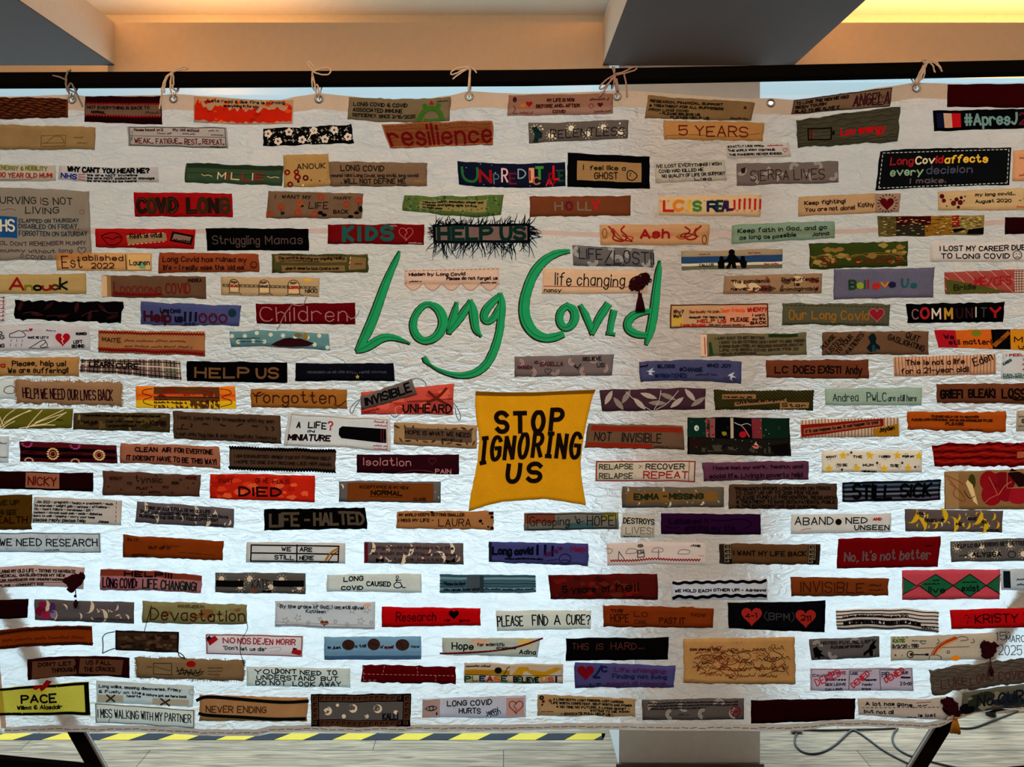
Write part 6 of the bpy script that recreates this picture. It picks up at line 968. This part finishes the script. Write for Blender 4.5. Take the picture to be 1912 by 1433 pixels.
p('p','581 1296 768 1295 767 1356 582 1355','14100e','black patch with a tan Greek key border around a grey moon print','F 8 24 92 78 6a6666;'+';'.join('E %d %d %d %d cfc8c0'%q for q in ((17,52,8,8),(42,42,8,8),(67,44,8,8),(33,68,4,4),(56,66,4,4),(27,34,3,3),(85,56,4,4)))+';'+';'.join('E %.1f %d %d %d 6a6666'%q for q in ((15,49,7,7),(40.5,40,7,6),(65.5,42,7,6),(32,66,3.4,3),(55,64,3.4,3)))+';T 72 58 87 76 1a1a2a 2 KALLI;K 9 5 91 19 6a4a38 1.8 15 h;K 9 82 91 96 6a4a38 1.8 15 h;K 1.6 6 6.6 96 6a4a38 1.8 5 v;K 93.4 6 98.4 96 6a4a38 1.8 5 v')
p('c','789 1305 982 1299 982 1340 788 1340','b9adac','pale pink patch with a weeping eye and a broken heart at its ends','F 0 3 17 97 a89490;T 24 14 67 38 2a282c 1.6 LONG COVID;T 36 52 56 76 2a282c 1.6 HURTS;S 1f2430 1.4 3 52 7 38 12 38 15 52 10 64 6 62 3 52;O 9 51 4 4 1f2430 1.6;E 14 80 1.6 3 1f2430;T 62 92 74 62 2a282c 1.2 Jenny;T 66 96 76 78 2a282c 1.1 Xan;F 81 8 98 92 b8988f;h 90 46 15 7a2a34 1.4;L 7a2a34 1.1 90 30 88 48 91 60 89 74')
p('c','1004 1298 1187 1305 1185 1338 1003 1338','ad8a63','tan patch with six lines on a living ghost, buttons at its left end','E 4 14 4.5 4.5 1c1618;E 4 14 1.6 1.6 a89a88;E 6 32 3 3 6a2a20;E 13 28 3.4 3.4 8a4a34;E 5 48 2 2 1c1618;E 20 56 2 2 1c1618;T 16 14 88 24 2a1f1a 1.1 A LONG DEATH, LOST FRIENDS, LOST CAREER,;T 14 32 96 42 2a1f1a 1.1 LIFE WORTH. COMPETENT, SELF-WORTH AND POWER;T 23 50 94 60 2a1f1a 1.1 NO TIME NO FUTURE. A LIVING GHOST -;T 54 66 94 76 2a1f1a 1.1 WAITING TO DIE AGAIN;C 4 74 16 82 7a3a2a 1;T 24 82 78 92 2a1f1a 1.2 - ADVOCATE FULL. HELP US -',rag=1.2)
p('p','1198 1307 1387 1302 1388 1342 1199 1344','675c58','grey brown rainbow print patch with a crossed red circle','M bow b8aea6 7 10;C 6 10 94 18 2c2626 1.3;C 6 24 94 32 2c2626 1.3;C 8 38 62 46 2c2626 1.3;C 36 66 46 76 3a3030 1;O 92 62 9 9 7a1a1e 2;L 7a1a1e 1.6 89 50 95 76;L 7a1a1e 1.6 95 50 89 76;L 7a1a1e 1.4 88 62 96 62')
p('f','1401 1306 1596 1303 1594 1342 1401 1350','2c080a','plain dark maroon felt patch in the bottom row')
p('c','1600 1304 1776 1303 1767 1344 1601 1334','baa28f','wavy beige patch saying a lot has gone but not all is lost','T 8 20 60 38 2a2220 1.5 A lot has gone,;D 5a3c30 1.2 4 52 90 46;T 6 64 38 82 2a2220 1.4 but not all;C 64 24 74 32 2a2220 1.1;T 66 74 86 88 2a2220 1.3 is lost;C 54 90 64 96 3a3230 1;L 5a3c30 1 62 16 78 14',wob=2.5,key='tassel_corner')
p('p','1797 1295 1930 1278 1930 1322 1793 1334','696458','camouflage patch in grey green and navy, no cure, bottom right corner','M blotch 2c3442,3a3f34,8a8470,2f3a4a 14 18;E 8 78 15 10 14151a;T 22 28 44 74 23262c 3.2 No;T 52 26 98 72 23262c 3.2 CURE',bow=-2)
# ------------------------------------------------------------------ loose threads, tassels and fringe that belong to single patches
def kid_mesh(key, name, mb, label=None):
    o = mb.build(name, PATCHES[key][0], smooth=True)
    if label: o['label'] = label
def thread(mb, pts, r_px, m, off=0.003, k=5):
    mb.tube([bp(x, y, off) for x, y in chaikin(pts, 2)], r_px * S, m, k)
rr = random.Random(5)
NAVY = cloth('141a22', 's')
mb = MB()
def strand(x, y, ang, ln):
    pts = [(x, y)]; a = ang
    for i in range(5):
        a += rr.uniform(-.35, .35); x += math.cos(a) * ln / 5; y += math.sin(a) * ln / 5; pts.append((x, y))
    e = chaikin(pts, 1); mb.tube([bp(px_, py_, 0.0035 + 0.006 * math.sin(i / len(e) * 3)) for i, (px_, py_) in enumerate(e)], [S * (1.15 - 0.8 * i / len(e)) for i in range(len(e))], NAVY, 4)
for i in range(95): strand(rr.uniform(812, 988), 451, rr.gauss(1.65, .35), rr.uniform(12, 38))
for i in range(70): strand(rr.uniform(812, 988), 420, rr.gauss(-1.2, .5), rr.uniform(8, 22))
for i in range(26): strand(988, rr.uniform(418, 454), rr.gauss(0.1, .8), rr.uniform(8, 26))
for i in range(14): strand(810, rr.uniform(418, 452), rr.gauss(3.3, .5), rr.uniform(6, 14))
kid_mesh('fringe', 'fringe', mb, 'shaggy near black yarn fringe')
mb = MB(); lace = cloth('c9a68e', 'c')
for i in range(5):
    cx_ = 772 + i * 35.5
    fan(mb, [(cx_ - 17.5, 530)] + [(cx_ - 17.5 + 35 * k / 10, 531 + 13 * math.sin(math.pi * k / 10)) for k in range(11)] + [(cx_ + 17.5, 530)], 0.0014, lace, (cx_, 533))
    ribbon(mb, [(cx_ - 16 + 32 * k / 10, 530 + 12.5 * math.sin(math.pi * k / 10)) for k in range(11)], 0.9, 0.0018, cloth('8a6a5a', 's'))
kid_mesh('scallop', 'scalloped_edge', mb)
MAR = cloth('3c1218', 's')
def yarn_knot(mb, x, y, rx, ry, n, m, r=1.2):
    for i in range(n):
        a = rr.uniform(0, 6.28); pts = []
        for k in range(9):
            t = a + k * .75; pts.append((x + rx * rr.uniform(0, 1) * math.cos(t), y + ry * rr.uniform(0, 1) * math.sin(t)))
        e = chaikin(pts, 2); mb.tube([bp(q[0], q[1], 0.004 + 0.003 * math.sin(j * .9 + i)) for j, q in enumerate(e)], r * S, m, 5)
def tassel(mb, x, y, ln, w, m, n=26):
    mb.tube([bp(x, y - 2, .006), bp(x, y, .006), bp(x, y + 4, .006)], [3 * S, 4 * S, 3.4 * S], m, 8)
    for i in range(n):
        s = rr.uniform(-1, 1); d = rr.uniform(-1, 1)
        mb.tube([bp(x + s * 2.4, y + 3, .006 + d * .003), bp(x + s * w * .35, y + ln * .5, .006 + d * .005), bp(x + s * w * .5, y + ln * rr.uniform(.93, 1), .006 + d * .006)], 1.25 * S, m, 4)
mb = MB(); yarn_knot(mb, 1190, 530, 17, 15, 18, MAR, 1.6); yarn_knot(mb, 1208, 524, 9, 9, 5, MAR, 1.1); thread(mb, [(1192, 540), (1193, 550)], 1.6, MAR, .006); yarn_knot(mb, 1203, 517, 12, 8, 8, MAR, 1.2); yarn_knot(mb, 1180, 536, 8, 10, 6, MAR, 1.4); tassel(mb, 1194, 550, 32, 17, MAR, 34)
kid_mesh('bow', 'tassel', mb, 'dark maroon yarn bow with a hanging tassel')
mb = MB(); yarn_knot(mb, 140, 1086, 16, 16, 18, MAR, 1.9); thread(mb, [(143, 1100), (144, 1115)], .9, MAR, .006); thread(mb, [(143, 1110), (143.5, 1114)], 2.4, MAR, .007); mb.tube([bp(144, 1119, .007), bp(144, 1126, .007), bp(144, 1134, .007)], [1.5 * S, 4.5 * S, 1.5 * S], MAR, 8)
yarn_knot(mb, 127, 1084, 9, 6, 6, MAR, 1.6); yarn_knot(mb, 152, 1077, 9, 10, 7, MAR, 1.4); yarn_knot(mb, 135, 1099, 8, 8, 6, MAR, 1.6)
kid_mesh('tassel_left', 'tassel', mb, 'dark maroon knotted yarn with a bead')
mb = MB(); yarn_knot(mb, 1846, 1214, 15, 17, 18, MAR, 1.9); thread(mb, [(1848, 1228), (1849, 1246)], .9, MAR, .006); mb.tube([bp(1849, 1244, .007), bp(1849, 1252, .007), bp(1850, 1261, .007)], [1.5 * S, 4.5 * S, 1.5 * S], MAR, 8)
yarn_knot(mb, 1838, 1206, 8, 9, 6, MAR, 1.6); yarn_knot(mb, 1857, 1206, 7, 7, 6, MAR, 1.4); yarn_knot(mb, 1840, 1224, 8, 8, 6, MAR, 1.6)
kid_mesh('tassel_right', 'tassel', mb, 'dark maroon knotted yarn with a bead')
OCH = cloth('9a6a2a', 's')
mb = MB(); yarn_knot(mb, 1772, 1318, 15, 18, 18, MAR, 1.9); thread(mb, [(1778, 1328), (1780, 1338)], 1, MAR, .008)
yarn_knot(mb, 1763, 1309, 9, 7, 6, MAR, 1.6); yarn_knot(mb, 1784, 1330, 9, 8, 6, MAR, 1.5)
kid_mesh('tassel_corner', 'yarn_knot', mb, 'dark maroon knotted yarn')
mb = MB(); tassel(mb, 1781, 1338, 30, 19, OCH, 40)
kid_mesh('tassel_corner', 'tassel', mb, 'ochre tassel below the hem')
BRN = cloth('4a3428', 's'); GRY = cloth('6a6468', 's'); PNK = cloth('9a7672', 's')
mb = MB(); thread(mb, [(216, 1179), (192, 1184), (194, 1204), (193, 1220)], .9, BRN); thread(mb, [(216, 1210), (204, 1214), (194, 1219)], .9, BRN); thread(mb, [(334, 1217), (336, 1226), (347, 1228)], .9, BRN); thread(mb, [(334, 1217), (343, 1222), (348, 1230)], .9, BRN)
kid_mesh('mask', 'ear_loop', mb)
mb = MB(); thread(mb, [(674, 745), (662, 752), (652, 766), (657, 775), (662, 762), (672, 748)], .8, GRY); thread(mb, [(770, 708), (780, 706), (793, 712), (796, 720)], .8, GRY); thread(mb, [(846, 752), (852, 758), (861, 776), (858, 787), (852, 778), (850, 762)], .8, GRY); thread(mb, [(730, 775), (738, 781), (744, 776)], .8, GRY)
kid_mesh('unheard', 'ear_loop', mb)
mb = MB(); thread(mb, [(542, 567), (556, 572), (568, 570), (570, 562), (573, 555)], 1, PNK); thread(mb, [(545, 570), (530, 590), (522, 610), (517, 616)], 1, PNK); thread(mb, [(655, 597), (668, 590), (671, 580)], .9, PNK)
kid_mesh('children', 'loose_thread', mb)
mb = MB(); thread(mb, [(284, 1130), (278, 1150), (271, 1178)], .7, BRN); thread(mb, [(461, 1162), (464, 1175), (450, 1195), (448, 1215), (458, 1245)], .6, BRN)
kid_mesh('devast', 'loose_thread', mb)
# frayed edges of the two burlap patches
for key, col, ln in (('burlap', '98795d', 5), ('burlap_scribble', '8b7458', 3)):
    P = PATCHES[key][1]; mb = MB(); m = cloth(col, 'l')
    for i in range(230):
        e = rr.randrange(4); t = rr.uniform(0, 100)
        u, v = ((t, 0), (t, 100), (0, t), (100, t))[e]; x, y = P.pc(u, v); dx, dy = ((0, -1), (0, 1), (-1, 0), (1, 0))[e]; l = rr.uniform(.4, 1) * ln
        ribbon(mb, [(x - dx * 2, y - dy * 2), (x + dx * l + rr.uniform(-1.2, 1.2), y + dy * l + rr.uniform(-1.2, 1.2))], .9, P.off - .0002, m)
    kid_mesh(key, 'frayed_edge', mb)
# ------------------------------------------------------------------ cords tying the banner to the bar
CORD = solid('cotton_cord', (0.62, 0.52, 0.44), 0.9, bump=0.4, scale=400)
CORDG = solid('cotton_cord_grey', (0.20, 0.19, 0.19), 0.9, bump=0.4, scale=400)
CORDP = solid('cotton_cord_pink', (0.38, 0.25, 0.22), 0.9, bump=0.4, scale=400)
def topbar_y(x): return along(TOPBAR, x)
def cord(label, gx, gy, strands, m, around):
    """a cord knotted round the bar: strands in front, one turn round the bar, ends through the eyelet"""
    base = Vector(bp(gx, gy)); mb = MB(); FY = BY - 0.019 - 0.0045
    for st in strands:
        e = chaikin([(x, y) for x, y in st], 2); n = len(e); pts = []
        for i, (x, y) in enumerate(e):
            by = topbar_y(x); dep = FY
            if y > by + 14: dep = FY + (-0.004 - FY) * min(1, (y - by - 14) / 26.0) - 0.003
            pts.append(((x - PX) * S, dep - 0.0012 * math.sin(i * 1.7 + st[0][0]), EYE - (y - PY) * S))
        mb.tube(pts, 1.55 * S, m, 6)
    for ax in around:
        by = topbar_y(ax); ring = []
        cz = EYE - (by - PY) * S
        for k in range(15):
            t = 2 * math.pi * k / 14; ring.append(((ax - PX) * S + 0.001 * math.sin(t), BY - 0.0245 * max(-1, min(1, 1.25 * math.cos(t))), cz + 0.0225 * max(-1, min(1, 1.25 * math.sin(t)))))
        mb.tube(ring, 1.5 * S, m, 6)
    # tail through the eyelet
    mb.tube([((gx - PX) * S, FY + 0.012, EYE - (gy - 12 - PY) * S), (base.x, base.y - 0.006, base.z + 0.003), (base.x, base.y + 0.003, base.z), (base.x, base.y + 0.009, base.z + 0.012), ((gx - PX) * S, BY + 0.024, EYE - (topbar_y(gx) - PY) * S)], 1.3 * S, m, 6)
    o = mb.build('tie_cord', None, smooth=True, origin=tuple(base)); tag(o, label, 'cord', 'cords tying the banner to the bar')
cord('dull grey cord at the far left eyelet with one end sticking out sideways', 134, 186, [[(134, 178), (128, 166), (127, 150), (130, 138), (137, 133)], [(129, 153), (118, 147), (104, 144)], [(133, 178), (133, 160), (138, 157), (145, 170), (150, 184), (157, 201)]], CORDG, [129])
cord('pale cord with a long flat bow lying over the bar, second eyelet from the left', 324, 185, [[(323, 176), (321, 160), (323, 147), (325, 136)], [(305, 176), (308, 160), (313, 146), (324, 138), (337, 130), (350, 127), (356, 131), (342, 133), (326, 137), (314, 148), (311, 164), (310, 176)], [(307, 172), (302, 190), (300, 205)], [(326, 140), (328, 155), (326, 168), (330, 170)]], CORD, [323])
cord('pale cord with a round bow loop, over the scattered floral black patch', 596, 186, [[(593, 178), (590, 160), (585, 140)], [(597, 178), (597, 165), (593, 160)], [(585, 138), (594, 133), (612, 128), (621, 135), (615, 143), (600, 142), (586, 137)], [(586, 137), (582, 130), (577, 122), (576, 118)], [(585, 135), (590, 131), (579, 115)]], CORD, [585])
cord('white cord with a narrow flat bow loop pointing left, middle of the bar', 876, 181, [[(875, 173), (876, 152), (878, 130)], [(877, 128), (857, 129), (843, 136), (842, 143), (850, 141), (862, 135), (876, 130)], [(874, 131), (862, 138), (846, 150)], [(879, 128), (886, 133), (890, 139)], [(877, 127), (877, 123)]], CORD, [878])
cord('pinkish cord tied in a two loop bow across the bar, at the column', 1152, 181, [[(1151, 172), (1148, 155), (1146, 142), (1142, 127)], [(1148, 141), (1165, 137), (1178, 129), (1188, 127), (1187, 133), (1172, 138), (1150, 143)], [(1148, 142), (1131, 151), (1117, 166), (1121, 171), (1134, 160), (1149, 143)], [(1164, 141), (1168, 160), (1170, 182)], [(1142, 148), (1130, 168), (1118, 182)], [(1154, 172), (1150, 150)]], CORDP, [1146])
cord('pale cord in a tight tuft of short ends, rightmost on the bar', 1711, 165, [[(1706, 160), (1713, 145), (1722, 126)], [(1711, 158), (1717, 142), (1725, 125)], [(1703, 157), (1712, 140), (1720, 124)], [(1720, 120), (1718, 114), (1726, 113), (1728, 122), (1720, 126)], [(1722, 118), (1736, 114), (1748, 122), (1754, 136)], [(1724, 119), (1736, 121), (1741, 138)], [(1722, 121), (1732, 117), (1744, 122), (1752, 132)]], CORD, [1722])
# ------------------------------------------------------------------ cables on the floor
cable_m = solid('black_cable', (0.022, 0.026, 0.030), 0.45)
def cable(label, pts, r=0.0042, plug=None, group='black cables on the floor'):
    w = [fpt(x, y, r) for x, y in chaikin(pts, 3)]
    for v_ in w: v_.z = r
    mb = MB(); mb.tube([tuple(v_) for v_ in w], r, cable_m, 8)
    o = mb.build('cable', None, smooth=True, origin=tuple(w[0])); tag(o, label, 'cable', group)
    if plug:
        b = MB(); a = w[0]; b.tube([(a.x - .03, a.y, .012), (a.x - .028, a.y, .012), (a.x + .012, a.y, .012), (a.x + .02, a.y, .009)], [.006, .012, .012, .006], steel, 10)
        c = b.build('connector', o, smooth=True); c.matrix_parent_inverse = o.matrix_basis.inverted()
cable('black cable with a metal plug, looping across the floor to the right', [(1490, 1367), (1484, 1376), (1484, 1392), (1497, 1405), (1515, 1409), (1535, 1406), (1556, 1395), (1575, 1378), (1590, 1363), (1600, 1366), (1620, 1380), (1650, 1403), (1690, 1424), (1730, 1440)], plug=True)
cable('short straight black cable lying just behind the bottom hem', [(1498, 1363), (1540, 1364), (1590, 1363), (1640, 1362), (1675, 1360)])
cable('black cable curving down to the foot of the right brace', [(1676, 1360), (1667, 1372), (1666, 1386), (1676, 1400), (1700, 1413), (1735, 1422), (1780, 1433), (1830, 1442)])
cable('black cable sweeping up to the bottom right corner of the banner', [(1788, 1360), (1815, 1361), (1840, 1352), (1865, 1342), (1893, 1331), (1930, 1318)])
